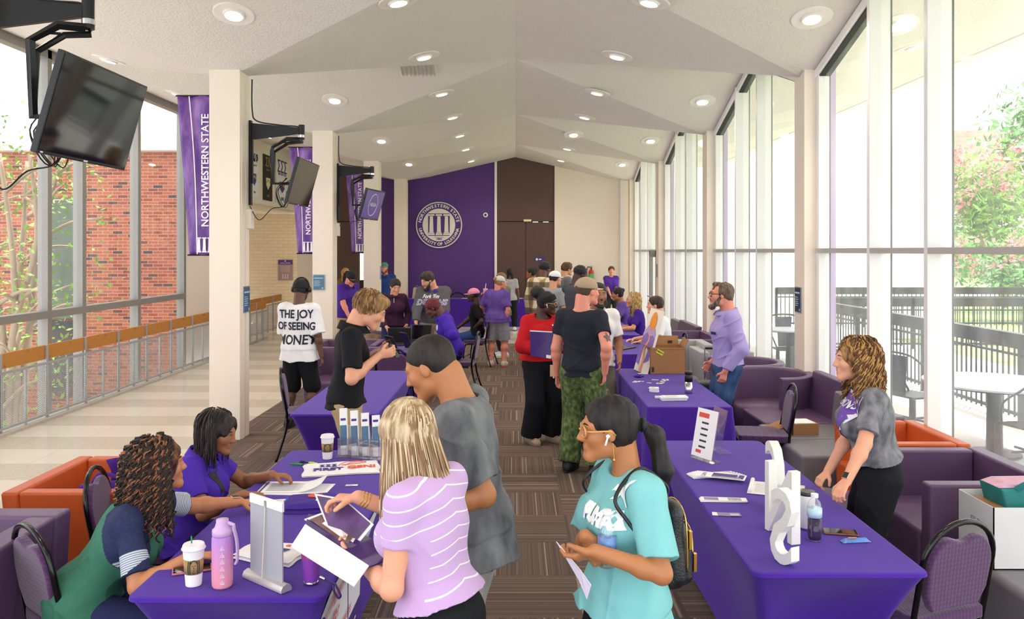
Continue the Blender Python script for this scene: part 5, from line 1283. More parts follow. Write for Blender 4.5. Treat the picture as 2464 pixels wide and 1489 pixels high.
def cloth_top(P, w_, d_, z, mat, t):
    mb = MB(); n = len(P)
    for k, (ins, dz) in enumerate(((-.002, -.012), (-.001, -.003), (.004, .003), (.012, .0055), (.022, .006))):
        for (x, y, *_r) in P: mb.v.append(Vector((x*(1-ins/w_), y*(1-ins/d_), z+dz)))
        if k:
            b = (k-1)*n
            for i in range(n): j = (i+1) % n; mb.f.append((b+i, b+j, b+n+j, b+n+i)); mb.m.append(0)
    b = 4*n; mb.f.append(tuple(b+i for i in range(n))); mb.m.append(0)
    mb.build('top_cloth', mat, t)
def stretch_cloth(label, x0, x1, y0, y1):
    t = thing('tablecloth', label, 'tablecloth', ((x0+x1)/2, (y0+y1)/2, 0), group='purple tablecloths'); w_, d_ = (x1-x0)/2, (y1-y0)/2; P = perim(w_, d_, .05); n = len(P); mb = MB(); NV = 16
    for j in range(NV+1):
        v = j/NV
        for (x, y, side, s, c) in P:
            long_ = side in (0, 2); A = .05 if long_ else .16
            zl = .015+ (A*math.sin(s*PI)**.7 if not c else 0); z = .752*(1-v)+zl*v
            g = math.sin(min(v*1.15, 1)*PI/2); fx = 1-g*(.12/w_); fy = 1-g*(.30/d_)
            bow = (.03 if long_ else .06)*math.sin(s*PI)*math.sin(v*PI) if not c else 0
            q = Vector((x*fx, y*fy, z))
            if long_: q.x -= math.copysign(bow, x)
            else: q.y -= math.copysign(bow, y)
            mb.v.append(q)
    for j in range(NV):
        for i in range(n): k = (i+1) % n; mb.f.append((j*n+i, (j+1)*n+i, (j+1)*n+k, j*n+k)); mb.m.append(0)
    mb.build('side_cloth', m_cloth, t, smooth=True); cloth_top(P, w_, d_, .752, m_cloth, t); return t
def drape_cloth(label, x0, x1, y0, y1, seed=0, amp=.022, flare=.05):
    t = thing('tablecloth', label, 'tablecloth', ((x0+x1)/2, (y0+y1)/2, 0), group='purple tablecloths'); w_, d_ = (x1-x0)/2, (y1-y0)/2; P = perim(w_, d_, .03, m=70 if d_ > .6 else 34); n = len(P); mb = MB(); NV = 14; rnd = random.Random(seed); ph = [rnd.uniform(0, 6) for _ in range(5)]
    for j in range(NV+1):
        v = j/NV
        for i, (x, y, side, s, c) in enumerate(P):
            nx, ny = [(0, -1), (1, 0), (0, 1), (-1, 0)][side] if False else (0, 0)
            if c: d = Vector((x-math.copysign(w_-.03, x), y-math.copysign(d_-.03, y), 0)); d = d.normalized() if d.length > 1e-6 else Vector((1, 0, 0)); am = flare*1.9
            else: d = [Vector((1, 0, 0)), Vector((0, 1, 0)), Vector((-1, 0, 0)), Vector((0, -1, 0))][side]; am = flare
            q = (x*1.0 if side in (1, 3) else y)
            wv = math.sin(q*17+ph[0])+.6*math.sin(q*31+ph[1]+v)+.4*math.sin(q*47+ph[2])
            off = v*am*.6+v**.8*amp*wv*(.6 if c else 1)
            mb.v.append(Vector((x, y, .755*(1-v)+.006))+d*max(off, .002))
    for j in range(NV):
        for i in range(n): k = (i+1) % n; mb.f.append((j*n+i, (j+1)*n+i, (j+1)*n+k, j*n+k)); mb.m.append(0)
    mb.build('side_cloth', m_cloth2, t, smooth=True); cloth_top(P, w_, d_, .761, m_cloth2, t); return t
T1 = (-1.51, -.74, 3.18, 5.55); T2 = (-1.86, -1.13, 6.75, 9.22); T3 = (-1.92, -1.18, 10.85, 13.0); T7 = (.99, 1.73, 3.42, 5.83)
for nm, T in (('near left', T1), ('second left', T2), ('third left', T3), ('near right', T7)):
    table('folding table under the stretched cloth, %s' % nm, *T)
stretch_cloth('stretched purple cloth on the near left table with the tumblers and tees', *T1); stretch_cloth('bare stretched purple cloth on the table behind the man in the black polo', *T2)
stretch_cloth('stretched purple cloth on the third left table with the laptops', *T3); stretch_cloth('stretched purple cloth on the near right table with the white letters', *T7)
for nm, T in (('counselling', (1.13, 1.86, 7.02, 9.32)), ('laptop', (1.2, 1.93, 10.6, 12.4)), ('far right', (1.25, 1.98, 13.0, 15.6)), ('far wall left', (-3.0, -1.1, 22.7, 23.35)), ('far wall right', (-.95, .35, 22.7, 23.35))):
    table('folding table under the draped %s cloth' % nm, *T)
c4 = drape_cloth('draped purple cloth lettered Counseling Services in white', 1.13, 1.86, 7.02, 9.32, 1)
drape_cloth('draped purple cloth under the open laptop, beyond the cardboard box', 1.2, 1.93, 10.6, 12.4, 2); drape_cloth('draped purple cloth at the seated women far along the windows', 1.25, 1.98, 13.0, 15.6, 3)
drape_cloth('draped purple cloth on the far table left along the purple wall', -3.0, -1.1, 22.7, 23.35, 4, .01, .02); drape_cloth('draped purple cloth on the far table before the brown doors', -.95, .35, 22.7, 23.35, 5, .01, .02)
mx = Matrix(((0, 0, -1, -.418), (-1, 0, 0, -.10), (0, 1, 0, .50), (0, 0, 0, 1)))
for s_, sz, z, b_ in (('Counseling Services', .165, .52, .003), ('Academic & Student Affairs', .085, .36, .001)):
    mx2 = mx.copy(); mx2[2][3] = z; mx2[0][3] = -.365-.5*(.76-z)*.12-.018
    text(s_, sz, M('cloth_print', '#d9d2ee', .6), c4, mx2, bold=b_, name='printed_lettering')
MB().box((-.412, -.75, .43), (-.408, .6, .434)).build('printed_line', M('cloth_print', '#d9d2ee', .6), c4)
# outdoor table and chairs
m_out = M('outdoor_black_metal', '#20242e', .4, metal=.3)
def round_table(label, loc, R_, h_):
    t = thing('patio_table', label, 'table', loc); MB().lathe([(R_, h_-.02), (R_, h_), (.001, h_)], n=48).build('tabletop', M('patio_table_top', '#c9ccd2', .35), t); MB().lathe([(R_*1.005, h_-.03), (R_*1.005, h_-.018)], n=48).build('rim', m_out, t)
    MB().lathe([(.25, 0), (.25, .02), (.08, .05), (.07, h_-.03)], n=20).build('pedestal', m_out, t)
round_table('round patio table outside the right-hand pane', (4.95, 8.5, 0), .68, .75); round_table('tall round patio table seen past the window column', (4.15, 12.4, 0), .38, .92)
def metal_chair(label, loc, rz, scale=1):
    t = thing('patio_chair', label, 'chair', loc, rz, 'dark metal patio chairs'); t.scale = (scale,)*3
    MB().prism([(-.18, -.17), (.18, -.17), (.2, .19), (-.2, .19)], .44, .46).build('seat', m_out, t, bevel=.008); MB().prism([(-.08, .46), (.08, .46), (.10, .86), (-.10, .86)], -.185, -.175, Matrix.Rotation(0, 4, 'X') @ Matrix(((1, 0, 0, 0), (0, 0, 1, 0), (0, 1, 0, 0), (0, 0, 0, 1)))).build('back_splat', m_out, t)
    MB().tube(smoothpath([(-.19, .14, .46), (-.25, .05, .66), (-.24, -.14, .80), (-.17, -.2, .87), (0, -.21, .89), (.17, -.2, .87), (.24, -.14, .80), (.25, .05, .66), (.19, .14, .46)]), .011, 8).build('arm_loop', m_out, t, smooth=True)
    for a in (-1, 1):
        for b in (-1, 1): MB().prism([(-.025, -.01), (.025, -.01), (.015, .01), (-.015, .01)], 0, .45, TM((a*.2, b*.19, 0))).build('leg', m_out, t)
    MB().box((-.19, -.01, .2), (.19, .01, .22)).box((-.01, -.19, .2), (.01, .19, .22)).build('brace', m_out, t)
metal_chair('dark metal patio chair in the second pane, left of the round table', (4.42, 9.15, 0), math.radians(-70), 1.1); metal_chair('dark metal patio chair nearest, in front of the round table', (4.85, 7.75, 0), math.radians(10), 1.0); metal_chair('dark metal patio stool-chair past the window column', (4.35, 13.1, 0), math.radians(180), 1.2)
metal_chair('dark metal patio chair glimpsed behind the curly-haired woman', (4.25, 10.4, 0), math.radians(-60), 1.0)
# ================================================================ people
def W3(f, p): return Vector(f.W @ Vector(p))
# --- curly-haired woman in the green raglan shirt, near left
m_raglan = attr_stripes('raglan_cloth', '#2f6b55', '#c9c6dc', .50, .80, 9, duty=.3)
def raglan_mat():
    m = m_raglan; nt = m.node_tree; b = nt.nodes['Principled BSDF']; src = b.inputs['Base Color'].links[0].from_socket
    a = nt.nodes.new('ShaderNodeAttribute'); a.attribute_name = 'u'
    isl = mth(nt, 'GREATER_THAN', a.outputs['Fac'], -.45); inb = mth(nt, 'MULTIPLY', mth(nt, 'GREATER_THAN', a.outputs['Fac'], .50), mth(nt, 'LESS_THAN', a.outputs['Fac'], .80))
    navy = mth(nt, 'MULTIPLY', isl, mth(nt, 'SUBTRACT', 1, inb)); s2 = mixc(nt, navy, src, C('#181d4c'))
    v, s = ocoord(nt); nz_ = noise(nt, v, 90, 3); nt.links.new(mixc(nt, mth(nt, 'MULTIPLY', nz_, .10), s2, C('#8fa0a0')), b.inputs['Base Color']); b.inputs['Specular IOR Level'].default_value = .2
    return m
raglan_mat()
P1 = person('curly-haired woman in a green and navy raglan shirt seated at the near left table', (-1.93, 3.66), 12, 1.60, 'f', 1.14, 'tan', zoff=-.05, lean=32, head=(-22, 4), res=.005,
    L=px(575, 1207, 4.22), Rr=px(462, 1338, 3.52), Rp=(.3, -.6, -.8), Lp=(-.6, -.2, -.5), sit=.44, palm={-1: (0, 0, -1), 1: (0, 0, -1)}, curl=.7, hand_dir={-1: (.85, .25, -.1), 1: (.9, .3, -.05)},
    top=dict(mat=m_raglan, sleeve=.82, hem=.50, ease=.014, neck='v', name='raglan_shirt', wr=.007), bottom=dict(col='#23264e', length=1.9), hair=dict(kind='curly', col='#231610', col2='#8a5230', length=.12, n=700, vol=1.12, amp=.011, freq=22, thick=.0052, out=.12, hi=.26, rv=.35))
mb = MB(); 
for s in (1,): 
    c = P1.hd(s*.35, .03, -.30); mb.tube([Vector(c)+Vector((0, math.cos(a)*.028, math.sin(a)*.028)) for a in [2*PI*i/20 for i in range(20)]], .0016, 6, closed=True)
mb.build('hoop_earring', M('gold', '#e2b45c', .25, metal=1), P1.root, smooth=True)
def watch(f, s, band, face='#2a2a30', case='#d8b49a'):
    w_ = f.wr[s]; ax = unit(w_-f.el[s]); c = w_-ax*.022; u = unit(np.cross(ax, (0, 0, 1))); q = np.cross(u, ax); r_ = .0225*f.h/1.65
    t = MB().tube([Vector(c-ax*.009), Vector(c+ax*.009)], r_*1.12, 20, caps=False).build('watch_strap', M('strap_'+band, band, .6), f.root, smooth=True, solid=.002)
    R_ = Matrix((Vector(u), Vector(ax), Vector(-q if q[2] < 0 else q))).transposed().to_4x4(); R_.translation = Vector(c+(q if q[2] > 0 else -q)*r_*1.15)
    MB().box((-.017, -.020, -.004), (.017, .020, .005), mat=R_).build('watch_case', M('case_'+case, case, .3, metal=.8), f.root, bevel=.003); MB().box((-.014, -.017, .0052), (.014, .017, .006), mat=R_).build('watch_screen', M('watch_face', face, .15), f.root)
watch(P1, -1, '#2b3866')
# --- woman in the purple polo
P2 = person('woman with a black bob in a purple polo reaching across the near left table', (-1.88, 4.62), 2, 1.54, 'f', 1.2, 'brown', zoff=-.08, lean=15, head=(8, -14), res=.005,
    L=px(655, 1142, 4.72), Rr=px(585, 1190, 4.38), Rp=(.3, -.4, -.8), Lp=(-.5, -.2, -.6), sit=.42, palm={-1: (0, 0, -1), 1: (0, 0, -1)}, hand_dir={-1: (.95, .1, -.1), 1: (.9, .3, -.05)}, curl=.6,
    top=dict(col='#4a2ba8', sleeve=.66, hem=.50, ease=.016, neck='collar', name='polo_shirt', wr=.006), bottom=dict(col='#20203a', length=1.9), hair=dict(kind='bob', col='#17120f', col2='#3a2c26', vol=1.15, tufts=420, tlen=.20, trad=1.13))
print_shape(P2, [(-.035, -.045), (.035, -.045), (.035, .045), (-.035, .045)], [(0, 1, 2, 3)], '#17151a', P2.sp@v3(-.02, 0, .30)+P2.pel+v3(.075, .25, 0), P2.sp@v3(0, -1, .0), name='name_badge')
print_text(P2, 'STUDENT', .022, '#e8e4f4', P2.sp@v3(-.02, 0, .305)+P2.pel+v3(.075, .25, 0), P2.sp@v3(0, -1, 0), off=.006) if False else None
c = P2.sp@v3(.05, .3, .300)+P2.pel
print_text(P2, 'Experience', .026, '#e8e4f4', c+P2.sp@v3(0, 0, -.055), P2.sp@v3(0, -1, 0))
for s in (-1, 1):
    e = P2.sh[s]+(P2.el[s]-P2.sh[s])*.6
MB().lathe([(.001, -.006), (.006, 0), (.001, .006)], Vector(P2.hd(.35, .0, -.20)), 10).build('earring', M('gold', '#e2b45c', .25, metal=1), P2.root)
# --- blonde woman in the striped lavender tee
def stripe_tee():
    m, nt, b = newmat('lavender_striped_knit'); v, s = ocoord(nt)
    q = mth(nt, 'ADD', mth(nt, 'MULTIPLY', s[2], 1), mth(nt, 'MULTIPLY', mth(nt, 'ABSOLUTE', s[0]), .22)); k = mth(nt, 'LESS_THAN', mth(nt, 'FRACT', mth(nt, 'MULTIPLY', q, 23)), .11)
    a = nt.nodes.new('ShaderNodeAttribute'); a.attribute_name = 'u'; band = mth(nt, 'MULTIPLY', mth(nt, 'LESS_THAN', a.outputs['Fac'], .42), mth(nt, 'GREATER_THAN', s[2], .96))
    nt.links.new(mixc(nt, mth(nt, 'MULTIPLY', k, band), C('#c3a0d2'), C('#f1e6f0')), b.inputs['Base Color']); b.inputs['Roughness'].default_value = .9; b.inputs['Sheen Weight'].default_value = .2; addbump(nt, b, noise(nt, v, 200, 2), .15); return m
P3 = person('blonde woman in a lavender striped top leafing through a purple folder, back to us', (-.25, 2.80), 152, 1.60, 'f', 1.08, 'fair', lean=9, head=(22, -20), res=.005,
    L=px(872, 1350, 2.86), Rr=px(862, 1196, 3.02), Lp=(-.2, .0, -1), Rp=(.6, .2, -.8), palm={-1: (.3, .3, 1), 1: (-.4, 0, -1)}, hand_dir={-1: (-.75, .6, .1), 1: (-.9, .1, -.05)}, curl=.65,
    top=dict(mat=stripe_tee(), sleeve=.52, hem=.575, ease=.016, neck='crew', name='striped_top', wr=.004), bottom=dict(col='#17181c', length=1.9, ease=.012, waist=.60), hair=dict(kind='long', col='#8c6c4c', col2='#d6c2a0', length=.40, vol=1.1))
def bracelet(f, s, col='#dcae4e', n=3):
    w_ = f.wr[s]; ax = unit(w_-f.el[s]); mb = MB(); u = unit(np.cross(ax, (0, 0, 1))); q = np.cross(u, ax)
    for k in range(n):
        c = w_-ax*(.012+.012*k); mb.tube([Vector(c+(u*math.cos(a)+q*math.sin(a))*(.026+.001*k)) for a in [2*PI*i/18 for i in range(18)]], .0022, 6, closed=True)
    mb.build('bracelet', M('gold', '#e2b45c', .25, metal=1), f.root, smooth=True)
bracelet(P3, 1)
# --- man in the washed grey tee
def washed(name, c1, c2, sc_=7):
    m, nt, b = newmat(name); v, s = ocoord(nt); n = noise(nt, v, sc_, 6, (1.4, 1.4, .6)); n = mth(nt, 'MULTIPLY', mth(nt, 'SUBTRACT', n, .34), 2.6); n2 = noise(nt, v, 220, 2)
    nt.links.new(mixc(nt, mth(nt, 'ADD', mth(nt, 'MULTIPLY', n, .9), mth(nt, 'MULTIPLY', n2, .25)), C(c1), C(c2)), b.inputs['Base Color']); b.inputs['Roughness'].default_value = .9; b.inputs['Specular IOR Level'].default_value = .2
    addbump(nt, b, n2, .2); return m
P4 = person('tall man with buzzed black hair in a washed grey tee beside the near left table', (-.18, 3.42), 172, 1.79, 'm', 1.06, 'bronze', lean=6, head=(6, -26), res=.005,
    L=px(1000, 1222, 3.12), Rr=px(1000, 1185, 3.5), Lp=(-.3, -.1, -1), Rp=(.8, -.6, -.9), curl=.6,
    top=dict(mat=washed('washed_grey_cotton', '#45474d', '#85878a'), sleeve=.86, hem=.47, ease=.024, neck='crew', name='grey_tee', wr=.010, flare=.03, sleeve_ease=.032), bottom=dict(mat=washed('pale_grey_twill', '#8e8b88', '#a9a6a2'), length=.98, ease=.022, name='cargo_shorts'), hair=dict(kind='buzz', col='#14100e', col2='#2e241f', vol=1.1), socks='#d8d8d8')
print_text(P4, 'DIVE', .07, '#9fbf3a', P4.chest+v3(-.1, .4, .02), (0, -1, 0), bold=.001)
# --- young man in the black polo
P5 = person('sandy-haired young man in a black polo and khakis looking at his phone', (-1.26, 6.12), 14, 1.85, 'm', .88, 'fair', lean=5, head=(6, -30), res=.006,
    L=px(912, 848, 6.22), Rr=px(912, 856, 5.98), Lp=(-.6, -.4, -1), Rp=(.6, -.4, -1), curl=.9, palm={-1: (0, -1, .3), 1: (0, 1, .3)}, hand_dir={-1: (.95, -.2, .25), 1: (.95, .2, .25)},
    top=dict(col='#16171b', sleeve=.80, hem=.515, ease=.020, neck='collar', name='black_polo', wr=.008, flare=.01, sleeve_ease=.022), bottom=dict(col='#b59c76', length=1.93, ease=.014, wide=.01, name='khaki_trousers'), hair=dict(kind='quiff', col='#7d5a34', col2='#b48a58', vol=1.0, tufts=700, tlen=.04, trad=1.12))
# --- man in THE JOY tee
P6 = person('person in a white slogan tee, black shorts and headphones walking away', (-2.56, 9.75), 84, 1.76, 'm', .98, 'dark', head=(0, -3), res=.007,
    L=px(697, 862, 9.9), Rr=px(775, 868, 9.7), curl=.6,
    top=dict(col='#eeedf0', sleeve=.98, hem=.46, ease=.032, neck='crew', name='slogan_tee', wr=.008, flare=.03, sleeve_ease=.04), bottom=dict(col='#17181c', length=1.08, ease=.026, wide=.02, name='black_shorts'), shoes=('#222226', 'sneaker'), socks='#17171b', hair=dict(kind='crop', col='#111114', col2='#222226', cap=dict(col='#17181c', snap=False, low=True)))
for k, (s_, sz, z) in enumerate((('THE JOY', .135, .29), ('OF SEEING', .125, .15), ('MONEY', .155, -.01))):
    print_text(P6, s_, sz, '#15182e', (0, -.35, P6.pel[2]+.14+z), (0, 1, 0), bold=.0035, sx=.80 if k < 2 else .82, name='slogan_line')
hp = MB(); hp.tube([Vector(P6.hd(math.cos(a)*.42, -.06, .14+math.sin(a)*.52)) for a in [PI*i/14 for i in range(15)]], .010, 8); hh = hp.build('headphone_band', m_blackplastic, P6.root, smooth=True)
for s in (-1, 1): MB().tube([P6.hd(s*.34, -.04, .06), P6.hd(s*.48, -.04, .06)], [.036, .032], 16).build('ear_cup', m_blackplastic, hh, smooth=True)
# --- background left
P7 = person('man in a purple polo and black cap leaning over by the second left column', (-3.12, 15.0), -35, 1.80, 'm', 1.1, 'pink', lean=12, head=(25, -32), res=.011, Rr=(-2.95, 14.6, .92), L=(-2.85, 14.9, .92),
    top=dict(col='#4c2c92', sleeve=.8, hem=.50, ease=.02, neck='collar', name='polo_shirt'), bottom=dict(col='#b7a27c', name='khaki_trousers'), hair=dict(kind='crop', col='#3a2a20', cap=dict(col='#18181c', back=False)))
P8 = person('blonde woman in a patterned top far behind the columns', (-4.15, 20.2), -80, 1.70, 'f', 1, 'light', head=(10, -22), res=.014, Rr=(-4.3, 19.9, 1.1), L=(-4.0, 19.85, 1.1), top=dict(mat=M('patterned_gold', '#8a6a30', .8, vary=.6, vscale=26), sleeve=1.8, name='patterned_top'), bottom=dict(col='#26262c'), hair=dict(kind='long', col='#a87838', col2='#d8b070', length=.3))
P9 = person('person with long black curls and a white striped top by the third left column', (-3.50, 17.2), 35, 1.66, 'f', 1, 'dark', head=(0, 0), res=.013, top=dict(mat=attr_stripes('white_stripe', '#e6e2e4', '#3a3038', -2, 3, 30), sleeve=.8, name='striped_top'), bottom=dict(col='#26262c'), hair=dict(kind='curly', col='#141012', col2='#241c1c', length=.26, n=200, thick=.007))
nt = MATS.get('x'); 
P10 = person('bearded man in a navy button shirt standing behind the third left column', (-3.16, 19.9), -82, 1.82, 'm', 1.15, 'pink', head=(8, 0), res=.012, top=dict(col='#26407c', sleeve=.9, ease=.02, neck='collar', name='navy_shirt'), bottom=dict(col='#3a3a40'), hair=dict(kind='crop', col='#5a4a3a', beard='#4a382c', cap=dict(col='#4f8a78')))
P11 = person('woman in a dark maroon quarter-zip and navy shorts behind the laptop table', (-1.97, 13.32), -80, 1.67, 'f', 1.12, 'light', head=(-12, -20), lean=3, res=.009, Rr=px(930, 787, 13.1), L=px(978, 783, 13.25), top=dict(col='#3c1d38', sleeve=1.93, hem=.52, ease=.02, neck='collar', name='quarter_zip'), bottom=dict(col='#272c55', length=.55, ease=.012, name='navy_shorts'), hair=dict(kind='bun', col='#17120f'))
MB().box((-.004, 0, 0), (.004, .004, .16)).build('zip', m_chrome, P11.root).location = Vector(P11.chest+v3(0, .13, -.02))
P12 = person('bearded man in a charcoal sweatshirt with a script print, standing behind the laptops', (-1.33, 13.40), -92, 1.80, 'm', 1.34, 'light', lean=8, head=(42, -24), res=.008, Rr=px(1000, 782, 13.0), L=px(1063, 778, 13.0), Rp=(.8, -.3, -.4), Lp=(-.8, -.3, -.4), curl=.3,
    top=dict(col='#5b585c', sleeve=1.93, hem=.53, ease=.022, neck='crew', name='sweatshirt', collar='#4b2a90', wr=.007, sleeve_ease=.022), bottom=dict(col='#a6977c', name='khaki_trousers', ease=.016), hair=dict(kind='messy', col='#241a14', col2='#4a382c', beard='#2a2018'))
print_text(P12, 'Fork \'Em', .085, '#f0ecf4', P12.chest+v3(.02, .4, .075), (0, -1, 0), bold=.002, shear=.4, sx=.85, name='script_line'); print_text(P12, 'DEMONS', .115, '#f0ecf4', P12.chest+v3(.0, .4, -.02), (0, -1, 0), bold=.006, shear=.3, sx=.95, spacing=1.12, name='script_outline'); print_text(P12, 'DEMONS', .115, '#4b2a90', P12.chest+v3(.0, .4, -.02), (0, -1, 0), bold=-.001, shear=.3, sx=.95, spacing=1.12, name='script_line', off=.009)
m_track = attr_stripes('track_jacket_cloth', '#4a2a9c', '#e8e6f0', .0, 2.0, 1, duty=2)
P13 = person('seated person with dark red braids in a purple track jacket, looking at a phone', (-.90, 12.25), 188, 1.82, 'm', 1.0, 'dark', lean=20, head=(0, -32), sit=.46, res=.008, L=px(1078, 802, 12.1), Rr=px(1072, 800, 12.35), Lp=(-.9, -.4, -.6), Rp=(.9, -.4, -.6), curl=.9, feet={-1: (-.16, .42), 1: (.16, .36)},
    top=dict(col='#4526a4', sleeve=1.95, hem=.50, ease=.03, neck='collar', name='track_jacket', wr=.008, sleeve_ease=.03), bottom=dict(col='#17182a', ease=.018), shoes=('#2a2a30', 's'), hair=dict(kind='cornrow', col='#4a1520', col2='#7c2434'))
def jacket_stripe(f, s, off):
    mb = MB(); a, b, c = f.sh[s], f.el[s], f.wr[s]; o = np.array(off, float); pts = [a+(b-a)*.1+o*.085, b+o*.075, c-(c-b)*.2+o*.06]
    mb.tube(smoothpath(pts, 5), .012, 6, flat=(1, .4)); mb.build('sleeve_stripe', M('stripe_white', '#eceaf2', .7), f.root)
jacket_stripe(P13, -1, (-.8, -.3, .2)); jacket_stripe(P13, 1, (.8, .2, .2))
print_shape(P13, [(math.cos(a)*.045, math.sin(a)*.045) for a in [2*PI*i/16 for i in range(16)]], [tuple(range(16))], '#e4e0f0', P13.chest+v3(-.08, .4, .02), (0, -1, 0), name='chest_emblem')
P14 = person('seated person in a pink cap and black tee beyond the track jacket', (-.70, 15.12), 168, 1.70, 'm', .95, 'deep', sit=.46, lean=2, head=(-14, 0), res=.010, L=px(1140, 790, 15.0), Rr=(-1.05, 15.3, .68), feet={-1: (-.12, .38), 1: (.12, .42)}, top=dict(col='#141418', sleeve=.8, ease=.022, hem=.5), bottom=dict(col='#2d4a80', ease=.014), shoes=('#e8e8ec', 's', '#e8e8ec'), socks='#e8e8ea', hair=dict(kind='crop', col='#141012', cap=dict(col='#ee8fb0')))
P15 = person('person in a purple tee, grey shorts and pale cap seen from behind in the aisle', (-.33, 14.95), 78, 1.64, 'f', 1.30, 'pink', head=(48, -4), res=.008, Rr=px(1215, 775, 14.85), L=(-.60, 15.25, .95), Rp=(.9, -.5, -.2), top=dict(mat=washed('heather_purple', '#5d4292', '#7458a6', 12), sleeve=.86, hem=.50, ease=.026, wr=.007, sleeve_ease=.03), bottom=dict(mat=washed('grey_short_cloth', '#8f8f93', '#a8a8ab', 9), length=.92, ease=.02, name='grey_shorts'), shoes=('#c9c2b4', 's', '#f0593a'), socks='#f0f0f0', hair=dict(kind='bun', col='#8a6438', col2='#b98c58', cap=dict(col='#c4c6c6')))
P16 = person('person in an olive jacket and glasses behind the purple tee, lifting a pink tumbler', (-.24, 16.3), 200, 1.66, 'm', 1.05, 'pink', head=(-10, 0), res=.012, L=px(1172, 706, 15.9), Rr=px(1175, 715, 16.3), curl=.9, top=dict(col='#6a6d4c', sleeve=1.9, ease=.03), bottom=dict(col='#2a2c34'), shoes=('#dfe3ee', 's', '#d8e85a'), hair=dict(kind='short', col='#6a4c34'))
P17 = person('person with long black braids in a grey tee by the far brown doors', (-.14, 21.6), 88, 1.63, 'f', 1, 'dark', res=.013, top=dict(col='#a3a3a8', sleeve=.7, ease=.018), bottom=dict(col='#16171b', wide=.02), shoes=('#e0e0e0', 's'), hair=dict(kind='braids', col='#121014', length=.42))
# --- woman in the red sweatshirt
P18 = person('woman in a red sweatshirt and black headband hugging a purple folder in the aisle', (.28, 9.05), -62, 1.65, 'f', 1.36, 'deep', head=(-46, -6), res=.006, L=px(1350, 842, 8.72), Rr=px(1302, 846, 8.72), Rp=(.9, -.5, -.7), Lp=(-.9, -.3, -.7), curl=.9, palm={1: (.6, 1, 0), -1: (-.6, 1, 0)}, hand_dir={1: (.95, -.05, .05), -1: (-.9, -.25, .05)},
    top=dict(col='#b4141e', sleeve=1.9, hem=.55, ease=.026, neck='wide', name='red_sweatshirt', wr=.008, sleeve_ease=.03), bottom=dict(col='#14151a', length=1.98, ease=.014, wide=.012, cuff=.035, name='flared_trousers', waist=.60), shoes=('#b8a088', 's', '#8a7a68'), hair=dict(kind='puff', col='#100d0e', vol=1.0))
q = Sdf(.01); q.ell(P18.hd(0, -.09, .20), v3(.41, .50, .44)*P18.S, P18.HR); n_ = P18.HR@v3(0, -.55, .9); q.cut(P18.hd(0, .08, .42), n_); q.cut(P18.hd(0, .12, .12), -n_)
V_, F_ = q.mesh(.006); np_mesh('headband', V_, F_, M('black_knit', '#101014', .9, bump=.3, bscale=300), P18.root)
glasses(P18, '#caa46a'); print_text(P18, 'THE', .05, '#f4eeee', P18.chest+v3(-.10, .5, .085), (0, -1, 0), bold=.004); print_text(P18, 'Pack', .085, '#f4eeee', P18.chest+v3(-.11, .5, .02), (0, -1, 0), bold=.006, shear=.3)
# --- man in dark tee and green cargo trousers
def camo():
    m, nt, b = newmat('green_camouflage_cloth'); v, s = ocoord(nt); n = noise(nt, v, 26, 6, (1.3, 1.3, .8)); r = nt.nodes.new('ShaderNodeValToRGB')
    for p, h in ((.3, '#2c3d22'), (.46, '#48592f'), (.56, '#5c6d3e'), (.68, '#74854e')):
        e = r.color_ramp.elements.new(p); e.color = C(h)
    r.color_ramp.elements.remove(r.color_ramp.elements[0]); r.color_ramp.elements.remove(r.color_ramp.elements[-1]); nt.links.new(n, r.inputs[0]); nt.links.new(r.outputs[0], b.inputs['Base Color']); b.inputs['Roughness'].default_value = .95; addbump(nt, b, n, .2); return m
P19 = person('man in a tan cap, dark navy tee and green camouflage cargo trousers, back to us', (.63, 7.78), 62, 1.85, 'm', 1.06, 'pink', head=(32, 0), res=.006, Rr=px(1455, 897, 7.62), Rp=(.6, -.8, 0), curl=.55,
    top=dict(col='#22252f', sleeve=.58, hem=.515, ease=.014, name='navy_tee', wr=.007), bottom=dict(mat=camo(), length=2.0, ease=.024, wide=.022, cuff=.01, name='cargo_trousers', wr=.008), shoes=('#1c1a1a', 's', '#16161a'), hair=dict(kind='crop', col='#4a3626', cap=dict(col='#a89078', brim='#c2ad8c')))
k1 = P19.hip[1]+(P19.kn[1]-P19.hip[1])*.55
MB().box((-.012, -.07, -.085), (.012, .07, .085), mat=Matrix.Translation(Vector(k1+v3(.105, -.01, 0)))).build('cargo_pocket', P19.bot.data.materials[0], P19.root, bevel=.01)
tt = P19.sh[1]+(P19.el[1]-P19.sh[1])*.66
star = [(math.cos(PI/2+i*PI/5)*(.045 if i % 2 == 0 else .022), math.sin(PI/2+i*PI/5)*(.045 if i % 2 == 0 else .022)) for i in range(10)]
print_shape(P19, star, [tuple(range(10))], '#6a5a5c', tt+v3(.3, -.15, 0), (-1, .45, 0), target=P19.body, name='tattoo')
P20 = person('bearded man in a white polo standing by the counselling table', (.88, 8.85), -84, 1.76, 'm', 1.0, 'brown', head=(-4, -2), res=.008, L=(1.10, 8.70, .93), top=dict(col='#e9e7e4', sleeve=.76, hem=.49, ease=.018, neck='collar', name='white_polo', wr=.006), bottom=dict(col='#6a6458', ease=.012), hair=dict(kind='crop', col='#141012', beard='#141012'))
